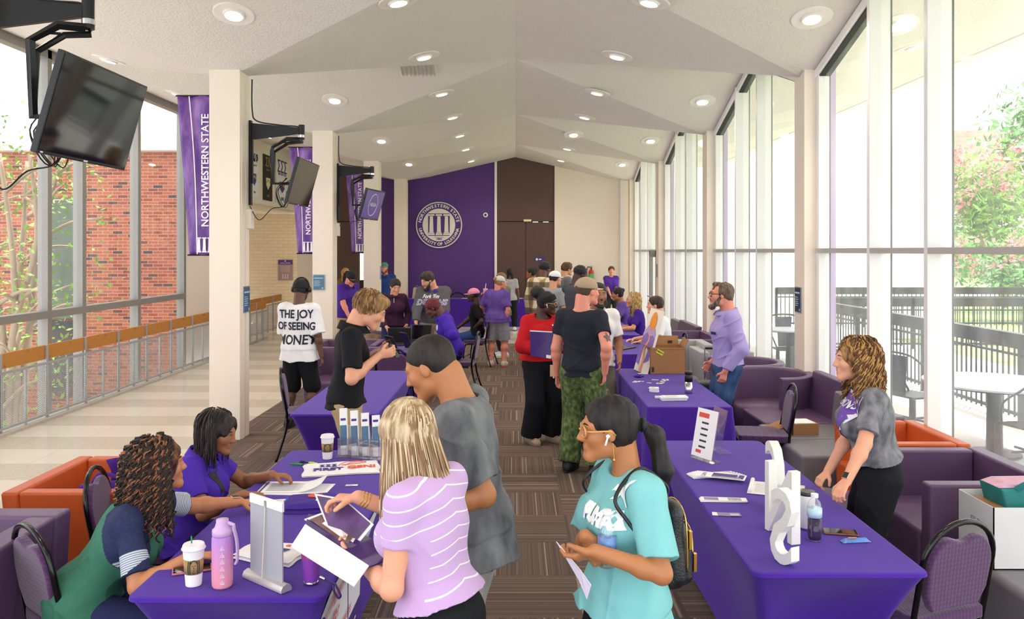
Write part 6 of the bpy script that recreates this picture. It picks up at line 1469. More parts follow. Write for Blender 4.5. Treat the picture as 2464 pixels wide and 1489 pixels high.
P21 = person('woman in a purple tee and dotted black trousers standing by the white back wall', (2.68, 23.0), -90, 1.66, 'f', 1, 'fair', head=(0, 0), res=.010, L=(2.72, 22.75, .84), Rr=(2.64, 22.75, .84), Lp=(-1, -.4, 0), Rp=(1, -.4, 0), top=dict(col='#55309c', sleeve=.95, hem=.55, ease=.03, sleeve_ease=.035), bottom=dict(mat=M('dotted_black', '#1a1a20', .8, vary=.6, vscale=60), wide=.02), hair=dict(kind='bun', col='#5a3a24'))
nk = MB().tube(smoothpath([P21.neck0+v3(-.05, .04, .03), P21.chest+v3(0, .13, .0), P21.neck0+v3(.05, .04, .03)]), .003, 5); nk.build('necklace', M('gold', '#e2b45c', .25, metal=1), P21.root)
def plaid():
    m, nt, b = newmat('plaid_flannel'); v, s = ocoord(nt)
    fx = mth(nt, 'FRACT', mth(nt, 'MULTIPLY', s[0], 4.2)); fz = mth(nt, 'FRACT', mth(nt, 'MULTIPLY', s[2], 4.2)); a = mth(nt, 'LESS_THAN', fx, .42); c = mth(nt, 'LESS_THAN', fz, .42)
    col = mixc(nt, a, C('#dccfb2'), C('#a08458')); col = mixc(nt, mth(nt, 'MULTIPLY', c, .75), col, C('#4a4038')); nt.links.new(col, b.inputs['Base Color']); b.inputs['Roughness'].default_value = .95; return m
P22 = person('tall man in a brown and cream plaid overshirt, back to us by the right-hand group', (.50, 15.1), 66, 1.90, 'm', 1.08, 'dark', head=(24, 0), res=.009, top=dict(mat=plaid(), sleeve=1.9, hem=.47, ease=.035, name='plaid_overshirt', neck='collar', collar='#dccfb2', sleeve_ease=.03), bottom=dict(col='#5a6c8c', ease=.018, wide=.01), shoes=('#e6e6e8', 's'), hair=dict(kind='afro', col='#121012', vol=1.02))
P23 = person('young man in a light grey tee and white cap within the right-hand group', (.64, 14.05), 58, 1.75, 'm', .92, 'light', head=(20, 0), res=.009, top=dict(col='#9b9b9f', sleeve=.8, ease=.02), bottom=dict(col='#b9bcc4', ease=.016), hair=dict(kind='short', col='#2a1c14', cap=dict(col='#e6e8ee')))
P24 = person('man with brown curls and glasses in a grey tee, farthest of the right-hand group', (1.02, 17.3), 30, 1.86, 'm', 1.05, 'light', head=(12, -6), res=.011, top=dict(col='#6c6f76', sleeve=.9, ease=.02), bottom=dict(col='#2a2c34'), hair=dict(kind='messy', col='#3a281a', col2='#6a4c30', vol=1.2))
P25 = person('man with short black curls in a charcoal sweatshirt within the right-hand group', (.96, 13.1), 40, 1.87, 'm', 1.0, 'deep', head=(18, -8), res=.009, L=(1.15, 13.55, 1.1), Rr=(1.3, 13.0, 1.05), top=dict(col='#45464e', sleeve=1.93, ease=.026, name='sweatshirt'), bottom=dict(col='#1c1d22'), hair=dict(kind='afro', col='#121012', vol=.98))
P26 = person('person with a black ponytail glimpsed before the brown doors', (.43, 19.3), 178, 1.70, 'f', 1, 'brown', res=.013, top=dict(col='#2a2a30', sleeve=.8), bottom=dict(col='#2a2c34'), hair=dict(kind='bun', col='#121012'))
P27 = person('seated woman with a dark bun in a purple tee, farthest at the window tables', (2.10, 15.6), 180, 1.66, 'f', 1.15, 'tan', sit=.46, lean=10, head=(0, -6), res=.010, L=(1.72, 15.45, .92), Rr=(1.72, 15.65, .92), top=dict(col='#6c50a0', sleeve=.8, ease=.02), bottom=dict(col='#1a1a22'), hair=dict(kind='bun', col='#17120f'))
P28 = person('seated woman with very long wavy blonde hair in a purple tee at the window tables', (2.10, 13.8), 178, 1.66, 'f', 1.05, 'light', sit=.46, lean=8, head=(-5, 0), res=.008, L=(1.70, 13.6, .80), Rr=(1.70, 13.85, .80), top=dict(col='#43208c', sleeve=.8, ease=.018), bottom=dict(mat=attr_stripes('striped_skirt_cloth', '#17171c', '#d8d8dc', -2, 3, 40)), hair=dict(kind='curly', col='#b08a50', col2='#e2c48a', length=.42, n=320, amp=.010, freq=9, thick=.006, out=.0))
P29 = person('seated dark-haired man in a white tee beyond the cardboard box', (2.2, 12.0), 172, 1.76, 'm', .98, 'fair', sit=.46, lean=10, head=(-6, 0), res=.008, L=(1.78, 11.75, .80), Rr=(1.75, 12.1, .80), top=dict(col='#e6e4e6', sleeve=.85, ease=.024), bottom=dict(col='#2a2c38'), hair=dict(kind='short', col='#2a1c16', col2='#4a342a'))
# --- bearded man in the lavender shirt
P30 = person('bearded man with glasses in a lavender shirt and jeans, hand in pocket', (2.13, 8.28), 178, 1.79, 'm', 1.12, 'pink', lean=0, head=(0, 0), res=.006, L=px(1745, 893, 8.05), Rr=px(1712, 872, 8.45), Lp=(-.5, -1, -.2), Rp=(.4, -1, -.2), curl=.8, hand_dir={-1: (-.25, .1, -.9)},
    top=dict(col='#a797cf', sleeve=1.9, hem=.535, ease=.02, neck='collar', name='lavender_shirt', wr=.010, sleeve_ease=.024, flare=.01), bottom=dict(mat=washed('blue_denim', '#22365e', '#4a6490', 9), length=1.96, ease=.016, name='jeans', wide=.006, wr=.007), hair=dict(kind='bald_messy', col='#3a2a20', col2='#7a6450', beard='#3a2c24', beard2='#8a7a6c'))
glasses(P30, '#17171c'); print_shape(P30, [(-.045, -.014), (.045, -.014), (.045, .014), (-.045, .014)], [(0, 1, 2, 3)], '#2a2340', P30.chest+v3(-.085, .45, -.01), (0, -1, 0), name='name_tag')
MB().tube([Vector(P30.pel+P30.sp@v3(math.cos(a)*.172, math.sin(a)*.128-.004, .055)) for a in [2*PI*i/30 for i in range(30)]], .017, 8, closed=True, flat=(1, .4)).build('belt', M('belt_black', '#15151a', .5), P30.root)
# --- curly-haired woman in the heather grey tee
P31 = person('woman with curly golden brown hair in a heather grey tee behind the near right table', (2.05, 4.66), 166, 1.60, 'f', 1.14, 'fair', lean=7, head=(-8, -2), res=.005, L=px(2030, 1178, 4.28), Rr=px(1990, 1140, 4.72), Lp=(-.5, -1, -.3), Rp=(.5, -1, -.3), curl=.75, palm={-1: (0, 0, -1), 1: (0, 0, -1)}, hand_dir={-1: (-.6, -.5, -.45), 1: (-.7, -.2, -.6)},
    top=dict(mat=washed('heather_grey_cotton', '#4e4e56', '#96969c', 14), sleeve=.78, hem=.575, ease=.02, name='grey_tee', wr=.008, sleeve_ease=.022), bottom=dict(col='#17171c', ease=.014, wide=.012, waist=.6), hair=dict(kind='curly', col='#5c3a1e', col2='#b8894e', length=.10, n=800, vol=1.06, amp=.012, freq=12, thick=.0042, out=.10, hi=.45, rv=.4))
watch(P31, -1, '#8a8a90', '#3a4468', '#e0b898'); d_ = v3(.35, -1, 0)
pent = [(-.13, .12), (.15, .12), (.13, .02), (.02, -.14), (-.05, .02)]; cc = P31.chest+v3(-.02, .4, .02)
print_shape(P31, [(-.17, .13), (.17, .13), (.15, .02), (.02, -.17), (-.03, .01)], [(0, 1, 2, 3, 4)], '#e6e2ee', cc, (0, -1, 0), name='print_outline'); o = print_shape(P31, [(-.155, .118), (.155, .118), (.138, .025), (.02, -.148), (-.02, .022)], [(0, 1, 2, 3, 4)], '#6a46a8', cc, (0, -1, 0), name='print_panel'); o.location = (0, .003, 0)
o = print_text(P31, 'DEMONS', .055, '#e6e2ee', cc+v3(0, 0, .065), (0, -1, 0), bold=.001, off=.010)
# --- woman in the turquoise tee with the backpack
P32 = person('woman with a black ponytail in a turquoise tee wearing a small backpack', (.395, 3.00), 200, 1.57, 'f', 1.0, 'bronze', lean=-1, head=(16, -4), res=.0045, L=px(1432, 1326, 2.76), Rr=px(1408, 1290, 2.86), Lp=(-.5, -.9, -.5), Rp=(.9, -.3, -.8), curl=.75, palm={-1: (-.3, .5, .5), 1: (.2, .6, -.2)}, hand_dir={-1: (-.75, .25, -.35), 1: (.45, -.35, -.7)},
    top=dict(col='#7dbfc2', sleeve=.84, hem=.505, ease=.022, name='turquoise_tee', wr=.008, flare=.028, sleeve_ease=.03), bottom=dict(col='#14151a', ease=.016, wide=.015), hair=dict(kind='ponytail', col='#0f0c0d', col2='#2a2224', length=.26, vol=.8))
g_ = glasses(P32, '#d8a060', .11, .008)
q = Sdf(.01); q.ell(P32.hd(0, -.62, .05), v3(.13, .06, .13)*P32.S, P32.HR); q.disp = wrinkle(.004, 90, 2, 1); V_, F_ = q.mesh(.004); np_mesh('scrunchie', V_, F_, M('black_satin', '#0c0c10', .6), P32.root)
def earbud(f, s):
    mb = MB(); a = f.hd(s*.355, .045, -.02); mb.lathe([(.001, -.007), (.007, -.003), (.008, .003), (.001, .008)], Vector(a), 12); mb.tube([a, a+f.HR@v3(s*.004, .012, -.030)], .0036, 8); mb.build('earbud', M('bud_white', '#f2f2f4', .3), f.root, smooth=True)
earbud(P32, -1); earbud(P18, 1)
MB().tube([P32.hd(-.345, -.03, -.13), P32.hd(-.345, -.03, -.40)], .0012, 5).lathe([(.001, -.006), (.004, 0), (.001, .006)], Vector(P32.hd(-.345, -.03, -.42)), 8).build('drop_earring', M('gold', '#e2b45c', .25, metal=1), P32.root)
cc = P32.chest+v3(-.02, .45, .085)
print_text(P32, 'PUMA', .066, '#f0f6f6', cc+v3(-.042, 0, -.05), (0, -1, 0), bold=.007, sx=.95)
cat_ = [(x*.8, y*.8) for x, y in [(-.075, .012), (-.055, .045), (-.02, .040), (.01, .048), (.05, .085), (.078, .095), (.05, .068), (.025, .030), (.028, .002), (.045, -.030), (.035, -.034), (.008, -.004), (-.012, .008), (-.03, -.012), (-.045, -.016), (-.038, .006), (-.06, .018)]]
print_shape(P32, cat_, [tuple(range(len(cat_)))], '#f0f6f6', cc+v3(-.085, 0, .02), (0, -1, 0), name='leaping_cat_mark')
# ================================================================ things on the tables and in hands
m_paper = M('paper_white', '#f1eff0', .7, vary=.01); m_clear = glass_mat('clear_acrylic', .05, refl=.14); m_ppur = M('print_purple', '#4b2f86', .6, vary=.2, vscale=40)
TZ = .760
T4Z = .7685
def on(x, y, z=TZ): Y = (CZ-z)*F/(y-HY); return Vector(((x-CX)*Y/F, Y, z))
def cup(label, p, h=.165, r=.044):
    t = thing('paper_coffee_cup', label, 'cup', p, group='paper coffee cups')
    MB().lathe([(r*.70, 0), (r*.70, .003), (r*.95, h*.88), (r*.97, h*.9), (r*.5, h*.9)], n=32).build('cup', m_paper, t, smooth=True)
    MB().lathe([(r*1.06, h*.88), (r*1.07, h*.90), (r*1.0, h*.915), (r*.96, h*.97), (r*.90, h), (r*.80, h*.985), (.001, h*.98)], n=32).build('lid', m_bwhite, t, smooth=True)
    MB().lathe([(r*.792, h*.30), (r*.905, h*.66)], n=32).build('sleeve', M('cup_sleeve', '#a98258', .8), t, smooth=True)
    d = MB(); a0 = math.atan2(-p[1], -p[0])
    def sp(a, z): rr = r*(.70+.25*(z/(h*.88)))+.0022; return (rr*math.cos(a0+a), rr*math.sin(a0+a), z)
    for k in range(-3, 4):
        if abs(k) < 2: continue
        d.tube([sp(k*.20-.03*math.copysign(1, k), h*.32), sp(k*.20, h*.48), sp(k*.17, h*.64)], .0018, 4)
    d.tube([sp(-.3, h*.58), sp(-.2, h*.64), sp(0, h*.66), sp(.2, h*.64), sp(.3, h*.58)], .002, 4); d.tube([sp(-.14, h*.36), sp(0, h*.335), sp(.14, h*.36)], .0018, 4)
    for q in (-.12, .12): d.tube([sp(q-.05, h*.53), sp(q+.05, h*.53)], .0014, 4)
    d.tube([sp(-.05, h*.41), sp(.05, h*.41)], .0014, 4); d.tube([sp(0, h*.5), sp(.02, h*.45)], .001, 4)
    d.build('printed_emblem', M('deep_green', '#1f4a3e', .6), t); return t
c1 = cup('tall white paper coffee cup with brown sleeve beside the pink bottle', on(466, 1406)); MB().tube([(-.012, .01, .16), (-.014, .012, .19)], .003, 6).build('green_stopper', M('stopper_green', '#2f8a5f', .5), c1)
cup('white paper coffee cup at the far end of the near left table', on(788, 1103), .155, .043)
def grad_mat():
    m, nt, b = newmat('pink_lilac_gradient_plastic'); v, s = ocoord(nt); nt.links.new(mixc(nt, mth(nt, 'MULTIPLY', s[2], 4.6), C('#f29aa8'), C('#ab7cd2')), b.inputs['Base Color']); b.inputs['Roughness'].default_value = .35; return m
t = thing('sports_bottle', 'tall pink-to-lilac frosted sports bottle on the near left table', 'bottle', on(535, 1410))
MB().lathe([(.036, 0), (.040, .008), (.041, .03), (.041, .195), (.037, .205)], n=32).build('bottle', grad_mat(), t, smooth=True); m_lil = M('lilac_lid', '#c8a6d6', .35)
MB().lathe([(.037, .205), (.0395, .208), (.0395, .228), (.030, .236), (.024, .255), (.024, .268), (.001, .27)], n=28).build('lid', m_lil, t, smooth=True); MB().tube([(.018, 0, .255), (.045, 0, .245), (.047, 0, .22)], .008, 8).tube(smoothpath([(.045, 0, .235), (.058, 0, .18), (.06, 0, .11), (.052, 0, .09)]), .006, 6, flat=(1, 2)).build('carry_strap', m_lil, t)
d = MB(); a0 = math.atan2(-3.3, 1.17)
for k in range(6): z = .025+k*.027; [d.tube([(.0425*math.cos(a0+q), .0425*math.sin(a0+q), z), (.0425*math.cos(a0+q), .0425*math.sin(a0+q), z+w_)], .0012, 4) for q, w_ in ((-.12, .006), (0, .013), (.12, .006))]; d.tube([(.0425*math.cos(a0-.2), .0425*math.sin(a0-.2), z-.003), (.0425*math.cos(a0+.2), .0425*math.sin(a0+.2), z-.003)], .0012, 4)
d.build('hour_marks', m_bwhite, t)
def phone(label, p, rz, tilt=0, col='#1a1a1e', case=None, name='mobile_phone', w_=.075, l_=.155):
    t = thing(name, label, 'phone', p, rz); t.rotation_euler = (tilt, 0, rz)
    MB().box((-w_/2, -l_/2, 0), (w_/2, l_/2, .009)).build('case', M('phone_case_'+(case or col), case or col, .5, vary=.5 if case else .05, vscale=60), t, bevel=.004)
    MB().box((-w_/2+.004, -l_/2+.005, .0092), (w_/2-.004, l_/2-.005, .0098)).build('screen', m_screen, t); MB().tube([(-w_*.28, l_*.4, -.002), (-w_*.28, l_*.4, 0)], .006, 10).build('camera_lens', m_blackplastic, t); return t
phone('phone in a pink patterned case under the curly-haired woman\'s hand', on(462, 1372), -1.2, case='#c0708a')
phone('black phone in a tan case by the drink bottle on the near right table', on(2022, 1282), 1.35, case='#7a4f38'); phone('phone held by the young man in the black polo', px(944, 840, 6.10), 1.3, 1.0); phone('phone held by the seated person in the track jacket', px(1062, 797, 12.2), .5, .6)
phone('black phone held against the purple folder', px(1345, 822, 8.62), .5, 1.3)
# tabletop roll-up display, seen from behind
p0, p1 = on(597, 1385), on(688, 1424); d = (p1-p0); L_ = d.length; t = thing('tabletop_display', 'small silver tabletop roll-up sign seen from behind, near left table', 'sign stand', (p0+p1)/2, math.atan2(d.y, d.x))
MB().prism([(-.026, 0), (.026, 0), (.026, .012), (.018, .026), (0, .032), (-.018, .026), (-.026, .012)], -L_/2-.004, L_/2+.004, Matrix(((0, 0, 1, 0), (1, 0, 0, 0), (0, 1, 0, 0), (0, 0, 0, 1)))).build('base', M('silver_base', '#c4c0be', .35, metal=.5), t, bevel=.002)
MB().box((-L_*.42, -.003, .03), (L_*.42, .003, .33)).build('panel', M('grey_back_sheet', '#a9a9b2', .6), t); MB().box((-L_*.43, -.005, .31), (L_*.43, .005, .345)).build('top_bar', m_bwhite, t); MB().tube([(0, -.022, .03), (.0, -.012, .2), (.0, -.006, .33)], .0022, 6).build('support_pole', M('pole_beige', '#d8ccb8', .4), t)
MB().box((-.006, -.008, .31), (.006, -.004, .335)).build('clip', m_grey, t)
# folded shirts
def folded(label, c, w_, d_, h_, rz, mat, seed, name='folded_shirt', cat='shirt'):
    t = thing(name, label, cat, c, rz); q = Sdf(.01); q.ell((0, 0, h_*.45), (w_*.5, d_*.5, h_*.6))
    mb = MB(); f_ = wrinkle(.004, 40, seed)
    n = 22
    for k, z0 in enumerate((0.0, h_*.5)):
        def fn(u, v, z0=z0):
            x = (u-.5)*w_*(1-.03*k); y = (v-.5)*d_*(1-.02*k); e = min(1, min(u, 1-u)*9)*min(1, min(v, 1-v)*9); e = e**.5
            return Vector((x+.006*math.sin(v*9+seed), y+.006*math.sin(u*8+seed), .001+z0+h_*.5*e+float(f_(np.array([[x, y, z0]]))[0])*e*.8))
        mb.grid(fn, n, n)
    mb.build('folded_layers', mat, t, smooth=True); return t
m_wcot = M('white_cotton', '#ece9ee', .9, bump=.1, bscale=200); m_pcot = M('purple_cotton', '#43258c', .9, bump=.1, bscale=200)
t = folded('white folded tee behind the silver roll-up sign', on(655, 1335), .30, .20, .03, -.35, m_wcot, 1); text('FIRST', .04, m_ppur, t, TM((.04, -.01, .034)), bold=.002); text('GEN!', .03, M('print_orange', '#e0562a', .7), t, TM((.08, .04, .034)), bold=.002)
t = folded('purple folded tee with an orange print in the middle of the table', on(750, 1219), .27, .22, .045, .1, m_pcot, 2); o_or = M('print_orange', '#e0562a', .7)
MB().prism([(-.04, -.02), (.01, -.03), (.03, -.01), (.03, .02), (-.02, .035), (-.045, .01)], .048, .051, TM((.02, .03, 0))).build('orange_print', o_or, t); text('FIRST', .035, m_bwhite, t, TM((.07, -.05, .051)), bold=.002)
t = folded('white tote cloth with purple and orange lettering, far half of the table', on(822, 1128), .46, .30, .012, .22, m_wcot, 3, 'printed_tote', 'tote'); text('FIRST', .075, m_ppur, t, TM((-.08, -.05, .017)), bold=.003); text('GEN!', .075, o_or, t, TM((.12, -.03, .017)), bold=.003); pillars(TM((-.08, .035, .015)), .10, .05, m_ppur, t)
MB().tube(smoothpath([(-.02, .02, .017), (.02, .09, .017), (.1, .11, .017), (.15, .07, .017), (.05, .04, .017), (.0, .03, .017)]), .002, 5).tube(smoothpath([(.02, .02, .017), (.07, .085, .017), (.13, .085, .017)]), .002, 5).build('line_drawing', o_or, t)
# papers
def sheet(label, c, w_, d_, rz, curlv=0, lines=14, band=None, name='paper_sheet', cat='paper', th=.001, lift=0):
    t = thing(name, label, cat, c, rz)
    MB().grid(lambda u, v: Vector(((u-.5)*w_, (v-.5)*d_, .002+curlv*max(0, u-.6)**2*6)), 16, 4).build('sheet', m_paper, t, smooth=True, solid=th)
    if lines:
        q = MB(); [q.box((-w_*.38, -d_*.36+i*d_*.72/lines, .0032), (w_*(.05+.08*(i % 3)), -d_*.36+i*d_*.72/lines+.0022, .0036)) for i in range(lines)]; q.build('text_lines', M('ink_grey', '#8b88a0', .7), t)
    if band: MB().box((-w_*.47, -d_*.46, .0032), (-w_*.44, d_*.46, .0038)).build('coloured_band', M('band_'+band, band, .6), t)
    return t
sheet('printed sign-up sheet under the reaching hand', on(706, 1172), .36, .22, .02, .05, 16, '#4b3a8a'); sheet('second paper sheet beneath the sign-up sheet', on(716, 1176)-Vector((0, 0, .003)), .37, .23, -.06, 0, 0, '#1f8a5a')
sheet('small printed card beside the blue pen', on(664, 1207), .12, .07, .2, 0, 3); sheet('oval sticker near the table edge', on(846, 1168), .07, .03, .1, 0, 2, '#8a3a5a', 'sticker', 'sticker')
def pen(label, a, b, col, tip='#202024'):
    d = b-a; t = thing('pen', label, 'pen', a, math.atan2(d.y, d.x), 'pens on the near left table'); l_ = d.length
    MB().tube([(0, 0, .006), (l_*.62, 0, .006)], .0055, 10).build('barrel', M('pen_'+col, col, .35), t); MB().tube([(l_*.62, 0, .006), (l_*.9, 0, .006), (l_, 0, .006)], [.0055, .0045, .001], 10).build('grip', M('pen_tip_'+tip, tip, .4), t); MB().box((.01, -.0015, .011), (l_*.35, .0015, .014)).build('clip', M('pen_'+col, col, .35), t)
pen('green pen, nearer of the pens by the cup', on(700, 1118), on(746, 1121), '#2f9a4a'); pen('black and lime pen lying behind the green pen', on(722, 1113), on(756, 1117), '#1c1c1e', '#b8d23a'); pen('lime pen touching the white tote', on(745, 1115), on(776, 1119), '#b8d23a', '#1c1c1e'); pen('blue pen beside the woman\'s hand', on(696, 1200), on(674, 1219), '#3a6ad8', '#e8e8ee')
# brochure rack
t = thing('brochure_rack', 'clear acrylic brochure rack at the far end of the near left table', 'rack', on(868, 1098), -.25); mb = MB()
for k in range(4): x = -.14+k*.075; mb.box((x, -.05, 0), (x+.06, -.045, .12)).box((x, .03, 0), (x+.06, .034, .2)).box((x, -.05, 0), (x+.003, .034, .12)).box((x+.057, -.05, 0), (x+.06, .034, .12))
mb.box((-.15, -.06, -.001), (.16, .05, .004)); mb.build('acrylic_pockets', m_clear, t)
lb = ['leftmost', 'second', 'third', 'rightmost']
for k in range(4):
    b_ = thing('brochure', 'tall white and blue brochure standing %s in the acrylic rack' % lb[k], 'brochure', t.location+Matrix.Rotation(-.25, 3, 'Z') @ Vector((-.11+k*.075, -.01+.004*k, .006)), -.25, 'brochures in the rack'); b_.rotation_euler = (-.18, -.12, -.25)
    MB().box((-.026, -.006, 0), (.026, .006, .30-k*.012)).build('pages', m_paper, b_); MB().box((-.024, -.0075, .06), (.024, -.006, .19)).build('cover_photo', M('cover_blue', '#4a6a8a', .4, vary=.6, vscale=30), b_); MB().box((-.018, -.0075, .22), (.018, -.006, .235)).build('title', m_ppur, b_)
# purple tumbler with strap
t = thing('insulated_tumbler', 'purple tumbler with red lettering and steel base near the table corner', 'tumbler', on(741, 1415)+Vector((0, .05, 0)))
MB().lathe([(.029, .012), (.031, .02), (.042, .155), (.043, .17), (.040, .172), (.039, .165), (.001, .16)], n=32).build('cup', M('tumbler_purple', '#9a4cc0', .3, metal=.2), t, smooth=True); MB().lathe([(.028, 0), (.0295, .002), (.030, .013)], n=32).build('steel_base', m_chrome, t, smooth=True)
MB().lathe([(.0415, .172), (.043, .176), (.040, .186), (.001, .188)], n=28).build('lid', m_clear, t)
vs, fs = text_geo('Fork', .045, bold=.0015)
a0 = math.atan2(-3.3, .85); mesh_obj('lettering', [((.0395+.006*(v.y/.05)+.0012)*math.cos(a0+v.x/.040), (.0395+.006*(v.y/.05)+.0012)*math.sin(a0+v.x/.040), .125+v.y) for v in vs], fs, M('print_red', '#e0443a', .5), t)
s0 = on(741, 1415); t = thing('lanyard_strap', 'purple strap loop with a clip beside the purple tumbler', 'strap', s0+Vector((.05, .04, 0)))
MB().tube(smoothpath([(-.005, 0, .03), (.01, -.005, .02), (.03, -.01, .012), (.045, -.02, .012), (.06, -.05, .02), (.085, -.07, -.015), (.075, -.05, -.035), (.055, -.035, -.02), (.045, -.022, .01)]), .003, 6, flat=(1, 1.8)).build('cord', M('strap_purple', '#3b1d66', .6), t, smooth=True); MB().tube([(-.012, 0, .03), (.008, -.003, .022)], .006, 8).build('clip', m_chrome, t)
# runner hanging on the aisle side of the near left table
x1 = T1[1]; 
def side_x(z): v = 1-z/.752; return x1-math.sin(min(v*1.15, 1)*PI/2)*.12-.03*math.sin(v*PI)*.8+.012
mb = MB(); mb.grid(lambda u, v: Vector((side_x(.752-.70*v)+(.0 if v > .0 else 0), 3.26+u*1.3, .752-.70*v)), 24, 14); t = thing('table_banner', 'white banner with red script hanging on the aisle side of the near left table', 'banner', (0, 0, 0)); rn = mb.build('banner_cloth', M('banner_cloth_white', '#e9eaf4', .8, vary=.02), t, smooth=True)
MB().grid(lambda u, v: Vector((side_x(.20-.14*v)+.003, 3.26+u*1.3, .20-.14*v)), 24, 6).build('purple_band', m_ppur, t, smooth=True)
fr_ = lambda y, z: Matrix(((0, 0, -1, x1+.3), (1, 0, 0, y), (0, 1, 0, z), (0, 0, 0, 1)))
m_rs = M('print_red', '#e0443a', .5)
for s_, sz, y, z, mt, sh in (('Dream.', .17, 3.62, .60, m_rs, .35), ('Inspire.', .15, 3.66, .43, m_rs, .35), ('STUDENT SUPPORT SERVICES', .055, 3.90, .26, m_rs, 0), ('NORTHWESTERN STATE', .085, 3.92, .125, m_bwhite, 0), ('NSU', .13, 4.35, .55, m_ppur, 0)):
    vs, fs = text_geo(s_, sz, shear=sh, bold=.001); project(rn, vs, fs, fr_(y, z), (-1, 0, 0), mt, t, 'lettering', off=.006)
MB().box((x1-.055, 3.9, .33), (x1-.052, 3.905, .6)).build('divider', m_ppur, t)
# folder and pages in the blonde woman's hands
def quad_thing(name, label, cat, pts, th, mat, nm='board', extra=None):
    P = [Vector(p) for p in pts]; c = sum(P, Vector())/len(P); t = thing(name, label, cat, c); n = (P[1]-P[0]).cross(P[2]-P[0]).normalized()*th; mb = MB(); k = len(P)
    mb.add([p-c for p in P]+[p-c+n for p in P], [tuple(range(k-1, -1, -1)), tuple(range(k, 2*k))]+[(i, (i+1) % k, k+(i+1) % k, k+i) for i in range(k)]); mb.build(nm, mat, t); t['_n'] = 0; del t['_n']
    return t, c, n
def facegrid(P, u0, u1, v0, v1, off):
    a, b, c, d = P; n = (b-a).cross(d-a).normalized()*off; g = lambda u, v: a.lerp(b, u).lerp(d.lerp(c, u), v)+n; return [g(u0, v0), g(u1, v0), g(u1, v1), g(u0, v1)]
A_, B_, C_, D_, E_, F_2 = px(735, 1262, 3.02), px(700, 1316, 2.90), px(852, 1412, 2.66), px(888, 1362, 2.74), px(912, 1300, 2.90), px(742, 1235, 3.12)
t, c, n = quad_thing('presentation_folder', 'open purple folder with white flap held by the blonde woman', 'folder', [A_, B_, C_, D_], .003, m_paper, 'white_flap')
P = [A_, D_, px(985, 1330, 2.86), F_2]; mb = MB(); mb.add([p-c for p in P]+[p-c+Vector((0, 0, -.004)) for p in P], [(0, 1, 2, 3), (7, 6, 5, 4), (0, 4, 5, 1), (1, 5, 6, 2), (2, 6, 7, 3), (3, 7, 4, 0)]); mb.build('purple_inside', M('folder_purple', '#3d1f70', .3), t)
P2_ = [px(732, 1250, 3.07), px(840, 1322, 2.86), px(862, 1285, 2.97), px(800, 1225, 3.12)]; t2, c2, n2 = quad_thing('brochure', 'glossy brochure lying in the open purple folder', 'brochure', P2_, .002, m_paper, 'pages')
mb = MB(); mb.add([p-c2 for p in facegrid(P2_, .06, .94, .1, .9, .0035)], [(0, 1, 2, 3)]); mb.add([p-c2 for p in facegrid(P2_, .06, .94, .1, .9, -.0035)], [(0, 1, 2, 3)]); mb.build('cover_photo', M('cover_collage', '#7a5a58', .3, vary=.8, vscale=26), t2)
P3_ = [px(757, 1188, 3.15), px(792, 1280, 3.0), px(864, 1306, 2.92), px(900, 1262, 2.95), px(828, 1200, 3.08)]
t3, c3, n3 = quad_thing('leaflet', 'purple and white leaflet page lifted by the blonde woman', 'paper', P3_, .0015, m_paper, 'page'); q = [c3+(p-c3)*.9 for p in P3_]; nn = n3.normalized()*.0025
mb = MB(); mb.add([p-c3-nn for p in q], [tuple(range(5))]); mb.add([p-c3+nn*1.7 for p in q], [tuple(range(5))]); mb.build('printed_side', M('leaflet_print', '#5b3f70', .35, vary=.8, vscale=18), t3)
# ---------------- near right table
m_wood = M('white_painted_wood', '#eeebe6', .6, bump=.15, bscale=90)
def letter(ch, label, p, ang, h_=.33, th=.045):
    t = thing('wooden_letter', label, 'letter', p, ang, 'white wooden letters'); vs, fs = text_geo(ch, h_*1.37, bold=.002, extrude=th/2)
    zmin = min(v.y for v in vs); mesh_obj('letter_block', [(v.x*.74, -v.z, v.y-zmin) for v in vs], fs, m_wood, t); return t
pS = on(1888, 1355); letter('S', 'white wooden letter S standing nearest on the near right table', pS, math.radians(114)); letter('N', 'white wooden letter with straight strokes, between the S and the round one', on(1882, 1290), math.radians(104), .35); letter('C', 'white wooden round-topped letter, farthest of the three letters', on(1880, 1248)+Vector((0, .10, 0)), math.radians(86), .37)
t = thing('drink_bottle', 'clear plastic bottle of dark purple drink by the letters', 'bottle', on(1960, 1298)); pr = [(.028, 0), (.032, .004), (.033, .02)]
for i in range(8): pr.append((.0325-.0018*(i % 2), .03+i*.010))
pr += [(.033, .115), (.033, .15), (.027, .175), (.015, .19), (.014, .198)]
MB().lathe(pr, n=28).build('bottle', m_clear, t, smooth=True); MB().lathe([(.026, .003), (.030, .008), (.030, .098), (.001, .098)], n=24).build('drink', M('dark_purple_drink', '#2a1030', .1, spec=.7), t, smooth=True); MB().lathe([(.0338, .108), (.0338, .148)], n=28).build('label', M('bottle_label', '#bcd6ea', .4, vary=.3, vscale=60), t, smooth=True); MB().lathe([(.016, .196), (.017, .198), (.017, .213), (.001, .214)], n=20).build('cap', m_bwhite, t)
t = thing('insulated_tumbler', 'white tumbler with clear dark-rimmed lid behind the drink bottle', 'tumbler', on(1941, 1272)); MB().lathe([(.030, .008), (.031, .01), (.041, .165), (.040, .17), (.001, .165)], n=30).build('cup', M('tumbler_white', '#e8e8ec', .3), t, smooth=True); MB().lathe([(.029, 0), (.030, .01)], n=30).build('steel_base', m_chrome, t); MB().lathe([(.0415, .166), (.043, .17), (.042, .182), (.036, .184), (.001, .178)], n=28).build('lid', M('dark_lid', '#2a2c33', .2), t, smooth=True)
